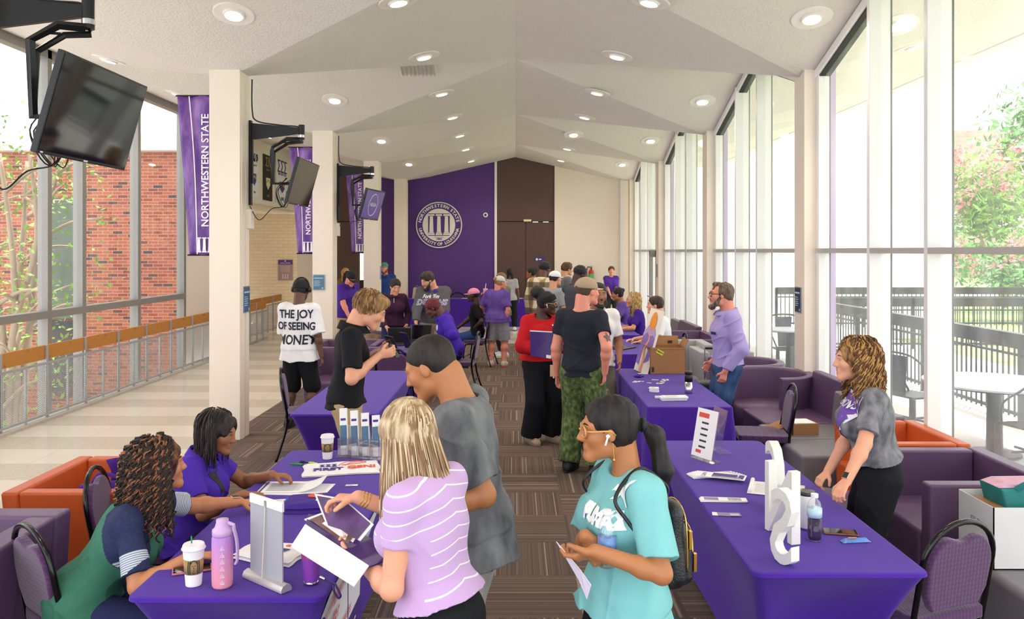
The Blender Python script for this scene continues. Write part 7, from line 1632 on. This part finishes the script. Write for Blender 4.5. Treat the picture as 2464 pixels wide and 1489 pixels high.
t = thing('snack_bar', 'snack bar in a blue wrapper at the near right table corner', 'snack', on(2058, 1303), .12); mb = MB(); mb.grid(lambda u, v: Vector(((u-.5)*.135, (v-.5)*.036*(1 if .1 < u < .9 else 1.15), .002+.016*math.sin(PI*v)*min(1, min(u, 1-u)*8))), 24, 7); mb.build('wrapper', M('wrapper_blue', '#5a86c8', .3, vary=.5, vscale=30), t, smooth=True); MB().prism([(-.04, -.008), (.0, -.01), (.01, .006), (-.03, .01)], .0185, .0195).build('wrapper_picture', M('wrapper_tan', '#c88a5a', .4), t)
for k in range(7):
    a = .35-.10*k; b_ = thing('brochure', 'purple and white CAPA brochure, %s in the fanned pile' % ['bottom', 'second', 'third', 'fourth', 'fifth', 'sixth', 'top'][k], 'brochure', on(1715+k*3, 1143+k*1.5)+Vector((0, 0, k*.003)), a-.15, 'fanned brochures')
    MB().box((-.145, -.055, 0), (.145, .055, .003)).build('pages', m_paper, b_); MB().box((-.045, -.04, .0031), (.135, .045, .0036)).build('purple_panel', m_ppur, b_); MB().box((-.04, -.05, .0032), (.12, -.022, .0041)).build('photo_strip', M('photo_grey', '#9a9a96', .4, vary=.6, vscale=40), b_)
    if k == 6: text('CAPA', .035, m_ppur, b_, TM((-.09, -.01, .0034), PI/2), extrude=.0003); text('Counseling', .016, m_paper, b_, TM((.1, .02, .0042), PI/2), extrude=.0003)
for k in range(3):
    b_ = thing('bookmark', 'narrow purple and white leaflet, %s of the small pile' % ['bottom', 'middle', 'top'][k], 'leaflet', on(1738+k*2, 1204)+Vector((0, 0, k*.003)), -.05-.03*k, 'narrow leaflets'); MB().box((-.12, -.032, 0), (.12, .032, .0025)).build('pages', m_paper, b_); MB().box((-.105, -.024, .0026), (-.03, .024, .003)).build('purple_panel', M('mauve_print', '#8d7ba8', .5), b_); MB().box((.02, -.024, .0026), (.09, .024, .003)).build('photo', M('photo_grey', '#9a9a96', .4, vary=.6, vscale=40), b_)
for k in range(3):
    b_ = thing('business_card', 'small %s card of the pile at the table edge' % ['white', 'purple lined', 'half purple'][k], 'card', on(1735+k*13, 1237+k*1)+Vector((0, 0, k*.0015)), -.2+.08*k, 'business cards'); MB().box((-.044, -.026, 0), (.044, .026, .0014)).build('card', m_paper if k == 0 else M('mauve_print', '#8d7ba8', .5), b_)
    if k: MB().box((-.01, -.018, .0015), (.036, -.014, .0018)).box((-.01, -.008, .0015), (.036, -.004, .0018)).box((-.01, .002, .0015), (.036, .006, .0018)).build('text_lines', m_paper, b_)
def acrylic(label, base, rz, h_=.30, w_=.22, paper=True, lean=.20):
    t = thing('sign_holder', label, 'sign holder', base, rz); Rl = Matrix.Rotation(-lean, 4, 'X')
    MB().box((-w_/2, -.002, 0), (w_/2, .002, h_), mat=Rl).box((-w_/2, 0, 0), (w_/2, .09, .003)).build('acrylic_stand', m_clear, t)
    if paper:
        MB().box((-w_/2+.004, -.0035, .02), (w_/2-.004, -.0022, h_-.004), mat=Rl).build('notice', m_paper, t); q = MB()
        for i in range(5): q.box((-w_*.2, -.0042, .08+i*.038), (w_*.12, -.0034, .092+i*.038), mat=Rl)
        q.build('text_lines', M('ink_dark', '#34343c', .7), t); MB().box((-w_*.38, -.0042, h_-.06), (w_*.1, -.0034, h_-.03), mat=Rl).box((-w_*.3, -.0042, .045), (-w_*.05, -.0034, .065), mat=Rl).build('red_heading', m_rs, t)
acrylic('upright notice in a clear acrylic stand at the far left of the near right table', on(1690, 1112)+Vector((0, .04, 0)), math.radians(-62), .33, .20); acrylic('empty clear acrylic stand beside the notice', on(1716, 1085), math.radians(-78), .29, .20, False)
t = sheet('open white notepad with rolled top page behind the letters', on(1868, 1178), .30, .26, -.35, 0, 8, None, 'notepad', 'notepad'); MB().tube([(-.135, -.12, .014), (-.135, .12, .014)], .012, 12).build('rolled_page', m_paper, t, smooth=True)
# ---------------- counselling table
P = [px(1525, 888, 9.18), px(1552, 902, 8.88), px(1594, 748, 8.98), px(1567, 740, 9.28)]
t, c, n = quad_thing('painted_canvas', 'tall canvas painting of purple hills and an orange sun leaning on the carton', 'painting', P, -.03, M('canvas_cream', '#efe6dc', .8, bump=.1, bscale=200), 'canvas')
def onc(pts, off=.0025): 
    a, b, c_, d_ = P; nn = (b-a).cross(d_-a).normalized()*-off*-1; return [a.lerp(b, u).lerp(d_.lerp(c_, u), v)+nn-c for u, v in pts]
def patch(pts, mat, nm, off): 
    V_ = onc(pts, off); V2 = onc(pts, -off); k = len(pts); mesh_obj(nm, V_, [tuple(range(k))], mat, t)
patch([(.0, .12), (.28, .10), (.30, .35), (.50, .42), (.72, .35), (.62, .15), (1, .22), (1, .62), (.8, .72), (.55, .66), (.3, .74), (.12, .66), (0, .6)], M('paint_violet', '#8a6cc0', .7, vary=.4, vscale=14), 'hills', .003)
patch([(.55+.27*math.cos(a), .80+.155*math.sin(a)) for a in [2*PI*i/24 for i in range(24)]], M('paint_orange', '#f0962a', .6, vary=.3, vscale=12), 'sun', .004)
patch([(.42, .0), (.60, .0), (.60, .2), (.45, .36), (.62, .5), (.56, .66), (.50, .66), (.52, .5), (.33, .36), (.46, .2)], M('paint_amber', '#e8a86a', .6, vary=.2), 'river', .005)
patch([(0, .60), (.12, .66), (.3, .74), (.55, .66), (.8, .72), (1, .62), (1, .56), (.8, .60), (.55, .56), (.3, .62), (.1, .56), (0, .52)], M('paint_lilac', '#b9a0dc', .7, vary=.3), 'ridge', .0045)
m_card = M('cardboard', '#a9794e', .85, vary=.08, vscale=10); t = thing('cardboard_box', 'open brown cardboard box with a yellow HEAVY sticker on the counselling table', 'box', (1.645, 9.04, .768), .02)
mb = MB().box((-.19, -.15, 0), (.19, -.145, .285)).box((-.19, .145, 0), (.19, .15, .285)).box((-.19, -.15, 0), (-.185, .15, .285)).box((.185, -.15, 0), (.19, .15, .285)).box((-.19, -.15, 0), (.19, .15, .004)); mb.build('carton', m_card, t)
MB().box((-.18, 0, 0), (.18, .004, .10), mat=TM((0, .15, .285), 0, -.25)).box((-.004, -.14, 0), (0, .14, .09), mat=TM((.19, 0, .285), 0, 0, .5)).box((0, -.14, 0), (.004, .14, .05), mat=TM((-.19, 0, .285), 0, 0, -1.2)).build('flap', m_card, t)
k_ = TM((-.085, -.1525, .235)) @ UP @ Matrix.Rotation(-.5, 4, 'Z'); MB().box((-.04, -.022, 0), (.04, .022, .001), mat=k_).build('yellow_sticker', M('sticker_yellow', '#e4e03a', .5), t); text('HEAVY', .024, M('ink_black', '#15151a', .6), t, k_ @ TM((0, 0, .0015)), bold=.001, extrude=.0003)
MB().box((-.175, -.1525, .02), (-.15, -.1505, .075)).box((.06, .147, .30), (.11, .149, .33)).build('barcode_label', M('ink_brown', '#3a2a20', .7), t); MB().box((-.19, -.1515, .262), (.19, -.1502, .266)).build('crease', M('card_dark', '#8a6040', .9), t)
t = thing('insulated_tumbler', 'steel and black travel tumbler standing on the counselling table', 'tumbler', on(1657, 946, T4Z)); MB().lathe([(.034, 0), (.036, .004), (.036, .11)], n=28).build('steel_body', m_chrome, t, smooth=True); MB().lathe([(.0365, .11), (.0365, .17), (.034, .172), (.034, .182), (.038, .184), (.038, .205), (.001, .207)], n=28).build('black_grip', m_blackplastic, t, smooth=True)
def stack(n, label, p, w_, d_, rz, mat, group, th=.006, jit=.01, seed=1):
    rnd = random.Random(seed)
    for k in range(n):
        b_ = thing('pamphlet', label % (['bottom', 'second', 'third', 'fourth', 'fifth', 'sixth', 'seventh', 'top'][k if k < n-1 else 7]), 'pamphlet', p+Vector((rnd.uniform(-jit, jit), rnd.uniform(-jit, jit), k*th)), rz+rnd.uniform(-.05, .05), group)
        MB().box((-w_/2, -d_/2, 0), (w_/2, d_/2, th*.9)).build('pages', mat, b_); MB().box((-w_*.4, -d_*.3, th*.9), (w_*.1, d_*.3, th*.95)).build('print', M('pale_print', '#c9c2a8', .6), b_)
stack(6, 'white folded pamphlet, %s of the long stack', on(1622, 962, T4Z), .22, .10, .03, m_paper, 'long pamphlet stack'); stack(5, 'small white folded card, %s of the short stack', on(1574, 942, T4Z), .085, .08, -.2, m_paper, 'short card stack', .008, .004, 2); stack(2, 'tiny white card, %s of the two by the long stack', on(1585, 957, T4Z), .06, .05, .1, m_paper, 'tiny card pair', .008, .003, 3)
rnd = random.Random(9)
for k in range(13):
    x, y = 1518+rnd.uniform(0, 95), 913+rnd.uniform(0, 22); 
    b_ = thing('sticker', 'small printed sticker, %s in the scatter on the counselling table' % ['far left', 'upper left', 'left', 'lower left', 'upper', 'middle', 'lower middle', 'round', 'right', 'upper right', 'lower right', 'far right', 'tilted'][k], 'sticker', on(x, y, T4Z), rnd.uniform(-1, 1), 'scattered stickers')
    MB().prism([(.028*math.cos(a)*(1.4 if k % 2 else 1), .02*math.sin(a)) for a in [2*PI*i/8 for i in range(8)]], 0, .002+.001*(k % 3)).build('sticker', m_paper, b_); MB().box((-.012, -.01, .004), (.012, .008, .0048)).build('print', M('print_mix%d' % (k % 3), ['#e07a50', '#7a9a60', '#8a5ab0'][k % 3], .6), b_)
t = thing('key_fob_string', 'bundle of purple yarn cord near the painting', 'cord', on(1537, 908, T4Z)); q = Sdf(.01); q.ell((0, 0, .014), (.05, .03, .018)); q.disp = wrinkle(.006, 150, 3, 1); V_, F_ = q.mesh(.004); np_mesh('yarn', V_, F_, M('purple_yarn', '#3f2790', .9), t)
sheet('white card propped beside the purple yarn', on(1545, 899, T4Z), .09, .05, .2, 0, 2)
# laptops
def laptop(label, p, rz, open_=110, mark=True, col='#1d1d22'):
    t = thing('laptop', label, 'laptop', p, rz); mm = M('laptop_'+col, col, .4); MB().box((-.17, -.12, 0), (.17, .12, .016)).build('base', mm, t, bevel=.004); MB().box((-.15, -.05, .0162), (.15, .10, .018)).build('keyboard', m_blackplastic, t)
    R_ = TM((0, .12, .014), 0, math.radians(90-open_) if False else 0); Rl = Matrix.Translation((0, .12, .014)) @ Matrix.Rotation(-math.radians(open_-90), 4, 'X')
    lid = MB().box((-.17, 0, 0), (.17, .008, .23), mat=Rl).build('lid', mm, t, bevel=.003); MB().box((-.16, -.001, .01), (.16, 0, .22), mat=Rl).build('screen', m_screen, lid)
    if mark: MB().box((-.03, .0082, .11), (.03, .0088, .125), mat=Rl).build('lid_mark', m_bwhite, lid)
    return t
laptop('black laptop with its lid toward us on the laptop table', on(1003, 822), PI+2.9, 105); laptop('second dark laptop, left of the black one', on(962, 830), PI+.4+2.9, 112, False); laptop('open laptop on the table beyond the cardboard box', on(1497, 838, T4Z), .9, 115)
for k, (x, y) in enumerate(((985, 838), (952, 848))):
    t = thing('tablet_stand', 'dark tablet leaning on a stand, %s of two on the laptop table' % ['right', 'left'][k], 'tablet', on(x, y), 2.3); MB().box((-.09, -.006, 0), (.09, .006, .25), mat=Matrix.Rotation(-.45, 4, 'X')).build('tablet', m_blackplastic, t, bevel=.004); MB().box((-.05, -.01, 0), (.05, .12, .006)).build('foot', m_grey, t)
sheet('open sheets at the far window table', Vector((1.55, 13.6, T4Z)), .3, .22, .1, 0, 6); t = thing('mug', 'small purple cup at the far window table', 'cup', (1.42, 14.0, T4Z)); MB().lathe([(.03, 0), (.038, .10), (.034, .10), (.001, .09)], n=20).build('cup', m_ppur, t, smooth=True)
t = thing('carrier_tote', 'beige paper carrier on the far table by the purple wall', 'bag', (-2.75, 23.0, T4Z)); MB().prism([(-.13, 0), (.13, 0), (.09, .3), (-.09, .3)], -.06, .06, UP).build('bag', M('beige_board', '#c4b49c', .8), t); MB().tube(smoothpath([(-.06, 0, .3), (0, 0, .36), (.06, 0, .3)]), .006, 6).build('handle', m_grey, t)
for k, (x, l_) in enumerate(((-2.45, 'left'), (-1.35, 'middle'), (.05, 'right'))): sheet('white papers lying on the far tables, %s pile' % l_, Vector((x, 23.0, T4Z)), .3, .2, .1*k, 0, 0)
# bags, luggage, boxes
t = thing('rolling_suitcase', 'black wheeled case with silver pull handle behind the counselling table', 'suitcase', (2.22, 9.35, 0)); MB().box((-.16, -.12, .05), (.16, .12, .62)).build('case', m_blackplastic, t, bevel=.03); MB().tube([(-.05, .06, .6), (-.05, .06, .98), (.05, .06, .98), (.05, .06, .6)], .010, 8).build('pull_handle', m_chrome, t); MB().tube([(-.05, .06, .985), (.05, .06, .985)], .014, 8).build('grip', m_blackplastic, t)
for a in (-1, 1): MB().tube([(a*.13-.015, -.08, .04), (a*.13+.015, -.08, .04)], .04, 14).build('wheel', m_blackplastic, t)
def soft(name, label, cat, p, r, mat, rz=0, seed=1, res=.012):
    t = thing(name, label, cat, p, rz); q = Sdf(.04); q.ell((0, 0, r[2]*.9), r, k=.05); q.cone((-r[0]*.5, 0, r[2]*.5), (r[0]*.5, 0, r[2]*.5), r[2]*.6, r[2]*.6, k=.05); q.cut((0, 0, .0), (0, 0, -1)); q.disp = wrinkle(.012, 30, seed, 1); V_, F_ = q.mesh(res); np_mesh('bag', V_, F_, mat, t)
    MB().tube(smoothpath([(-r[0]*.4, 0, r[2]*1.7), (-r[0]*.2, 0, r[2]*2.2), (r[0]*.3, 0, r[2]*2.1), (r[0]*.5, 0, r[2]*1.5)]), .012, 6, flat=(1, .4)).build('strap', mat, t); return t
soft('backpack', 'black backpack resting on the pale grey armchair', 'bag', (2.7, 10.85, .42), (.17, .14, .16), m_blackplastic, 0, 2); soft('backpack', 'brown and cream backpack lying on the far purple armchair', 'bag', (-2.35, 13.5, .42), (.24, .18, .17), M('brown_canvas', '#7a6444', .9, vary=.5, vscale=9), 0, 3); soft('backpack', 'black bag on the floor beyond the laptop table', 'bag', (-2.6, 14.7, 0), (.2, .16, .2), m_blackplastic, 0, 4)
t = thing('tote_bag', 'purple fabric tote bag lying inside the orange armchair', 'bag', (-2.52, 5.15, .425), .25); mt = M('nonwoven_purple', '#4a1d8c', .8, bump=.3, bscale=300)
q = Sdf(.01); q.cone((-.15, 0, .10), (.15, 0, .13), .13, .12, side=(0, 0, 1), asp=.55, k=.02); q.cut((0, 0, 0), (0, 0, -1)); q.disp = wrinkle(.014, 26, 7, 1); V_, F_ = q.mesh(.008); np_mesh('bag', V_, F_, mt, t, smooth=True)
MB().grid(lambda u, v: Vector((-.03+u*.16+.02*math.sin(v*4), .03+.05*math.sin(u*5), .2+v*.16)), 8, 6).build('upright_flap', mt, t, smooth=True, solid=.004); MB().tube(smoothpath([(-.12, -.05, .2), (-.06, -.08, .30), (.05, -.07, .27), (.1, -.04, .2)]), .012, 6, flat=(1, .3)).build('handle', mt, t)
t = thing('file_carton', 'large white carton on the grey ottoman at the right edge', 'box', (2.77, 4.42, .452)); w_ = .30
MB().box((-w_, -.17, 0), (w_, .17, .005)).box((-w_, -.17, 0), (w_, -.165, .32)).box((-w_, .165, 0), (w_, .17, .32)).box((-w_, -.17, 0), (-w_+.005, .17, .32)).box((w_-.005, -.17, 0), (w_, .17, .32)).build('carton', M('white_carton', '#d9d8d8', .7), t); MB().box((-w_+.01, -.16, .2), (-.05, .1, .30)).build('brown_inner_box', m_card, t)
text('FILE', .05, M('ink_grey', '#8b88a0', .7), t, TM((-w_-.001, 0, .2), -PI/2) @ UP)
t = thing('tote_bag', 'teal printed tote bag lying on top of the white carton', 'bag', (2.80, 4.42, .70), .05); mt = M('teal_fabric', '#1f7a78', .7, vary=.3, vscale=16); MB().prism([(-.22, 0), (.20, 0), (.24, .15), (-.26, .15)], -.10, .10, UP).build('bag', mt, t, bevel=.012); MB().tube(smoothpath([(-.18, -.1, .15), (-.1, -.14, .20), (.1, -.14, .19), (.2, -.1, .14)]), .016, 6, flat=(1, .25)).build('handle', mt, t); MB().box((.0, -.112, .02), (.2, -.101, .12)).build('pink_panel', M('pink_fabric', '#d8a8c0', .7, vary=.3, vscale=20), t)
MB().prism([(-.26, .152), (.24, .152), (.2, .17), (-.2, .17)], -.08, .08, UP).build('pink_lining', M('pink_fabric', '#d8a8c0', .7), t)
t = thing('small_carton', 'small open cardboard carton on the grey seat by the windows', 'box', (2.62, 7.62, .42), .1); MB().box((-.10, -.12, 0), (.14, .12, .10)).build('carton', m_card, t); MB().box((-.20, -.11, 0), (0, .11, .004), mat=TM((-.10, 0, .10), 0, 0, -.35)).build('flap', m_card, t); MB().box((-.08, -.10, .1), (.12, .10, .104)).build('papers', m_paper, t)
# small leather backpack worn by the woman in turquoise
Bc = px(1600, 1292, 3.10); t = thing('leather_backpack', 'small black leather backpack with gold zips on the woman in turquoise', 'bag', Bc, math.radians(110)); mL = M('black_leather', '#14161c', .32, bump=.25, bscale=160)
q = Sdf(.02); q.cone((0, 0, -.12), (0, 0, .10), .115, .095, side=(1, 0, 0), asp=.58, k=.03); q.cone((0, -.055, -.13), (0, -.05, .02), .085, .075, side=(1, 0, 0), asp=.5, k=.02); q.disp = wrinkle(.004, 40, 5, 1); V_, F_ = q.mesh(.005); np_mesh('bag_body', V_, F_, mL, t)
mG = M('gold', '#e2b45c', .25, metal=1); MB().tube(smoothpath([(-.100, -.036, -.10), (-.094, -.036, .05), (-.066, -.038, .115), (0, -.04, .142), (.066, -.038, .115), (.094, -.036, .05), (.100, -.036, -.10)]), .0035, 6).tube(smoothpath([(-.062, -.082, -.05), (-.045, -.086, .02), (0, -.088, .05), (.045, -.086, .02), (.062, -.082, -.05)]), .003, 6).build('zip', mG, t, smooth=True)
for lo_, hi_ in (((-.104, -.055, -.02), (-.090, -.042, .05)), ((.090, -.055, .0), (.104, -.042, .06)), ((-.067, -.098, -.12), (-.055, -.084, -.05))): MB().box(lo_, hi_).build('zip_pull', mG, t, bevel=.002)
MB().tube(smoothpath([(-.02, .02, .15), (0, .03, .19), (.02, .02, .15)]), .006, 6).build('grab_handle', mL, t); MB().tube(smoothpath([(-.06, .04, -.2), (-.07, .03, -.25), (-.1, .0, -.27)]), .005, 6, flat=(1, 2)).build('strap_end', mL, t)
st = MB(); 
for s in (-1, 1):
    sh = Vector(P32.Wi @ Vector(P32.sh[s]+v3(-s*.045, 0, .072))); bk = Vector(P32.Wi @ Vector(P32.sh[s]+v3(-s*.05, -.11, .0))); fr2 = Vector(P32.Wi @ Vector(P32.sh[s]+v3(-s*.01, .115, -.01))); lo = Vector(P32.Wi @ Vector(P32.sh[s]+v3(s*.045, .03, -.16))); bt = Vector(P32.Wi @ Vector(P32.sh[s]+v3(-s*.02, -.13, -.36)))
    st.tube([q-Vector(Bc) for q in smoothpath([bk+Vector((0, 0, -.05)), bk, sh, fr2, (fr2+lo)/2+Vector((-.01, -.01, 0)), lo, bt])], .0042, 6, flat=(1, 1.8))
so = st.build('shoulder_straps', mL, None, smooth=True); so.parent = t; so.rotation_euler = (0, 0, -math.radians(110))
t = thing('water_bottle', 'clear plastic water bottle tucked in the arm of the woman in turquoise', 'bottle', px(1461, 1362, 2.82)); MB().lathe([(.028, 0), (.031, .004), (.032, .05), (.030, .06), (.032, .07), (.032, .12), (.026, .15), (.013, .172), (.012, .18)], n=26).build('bottle', m_clear, t, smooth=True); MB().lathe([(.0325, .055), (.0325, .105)], n=26).build('label', M('water_label', '#6a8cc8', .4, vary=.5, vscale=50), t, smooth=True); MB().lathe([(.0135, .178), (.015, .18), (.015, .194), (.001, .195)], n=18).build('cap', m_bwhite, t)
t, c, n = quad_thing('folded_paper', 'lilac-white folded paper held low by the woman in turquoise', 'paper', [px(1338, 1303, 2.80), px(1395, 1370, 2.74), px(1422, 1408, 2.72), px(1412, 1442, 2.74), px(1392, 1395, 2.76)], .002, M('lilac_paper', '#d9cfe4', .7), 'sheet')
# folder, keys of the woman in red
P = [px(1275, 797, 8.60), px(1332, 800, 8.66), px(1328, 864, 8.62), px(1277, 856, 8.56)]; t, c, n = quad_thing('presentation_folder', 'glossy purple folder hugged by the woman in red', 'folder', P, .008, M('folder_purple', '#3d1f70', .3), 'cover'); mb = MB(); a, b, c_, d_ = P; mb.add([p-c+Vector((0, -.01, 0)) for p in (a+Vector((0, 0, .012)), b+Vector((0, 0, .012)), b, a)], [(0, 1, 2, 3)]); mb.add([p-c+Vector((0, -.012, 0)) for p in facegrid([Vector(q) for q in P], .72, .95, .86, .98, 0)], [(0, 1, 2, 3)]); mb.build('white_papers', m_paper, t)
k0 = px(1335, 866, 8.55); t = thing('key_lanyard', 'beaded key lanyard with a beige card wallet hanging from her wrist', 'keys', k0); bd = [MB(), MB()]
for i in range(16): a = i/16; bd[i % 2].lathe([(.001, -.011), (.011, 0), (.001, .011)], (.02*math.sin(a*6), -.01, -.012*i), 8)
bd[0].build('bead_string', M('bead_pink', '#e0a0b0', .4), t); bd[1].build('bead_string', m_bwhite, t); MB().box((-.05, -.02, -.17), (.045, -.005, -.05)).build('card_wallet', M('beige_leather', '#d8ab84', .5), t, bevel=.004); q = Sdf(.01); q.ell((.075, 0, -.09), (.035, .03, .04)); q.disp = wrinkle(.005, 120, 2); V_, F_ = q.mesh(.006); np_mesh('pompom', V_, F_, M('magenta_fluff', '#a8265e', .9), t)
# pink tumbler raised in the background, crossbody strap
t = thing('pink_tumbler', 'pink lidded tumbler held up by the person in olive', 'tumbler', px(1168, 712, 15.85)); MB().lathe([(.035, 0), (.045, .14), (.04, .145), (.001, .145)], n=20).build('cup', M('tumbler_pink', '#e8a0b4', .4), t, smooth=True); MB().tube([(0, 0, .14), (.01, 0, .24)], .006, 6).build('straw', m_bwhite, t); MB().tube(smoothpath([(.04, 0, .11), (.08, 0, .09), (.075, 0, .04), (.038, 0, .03)]), .008, 6).build('handle', M('tumbler_pink', '#e8a0b4', .4), t)
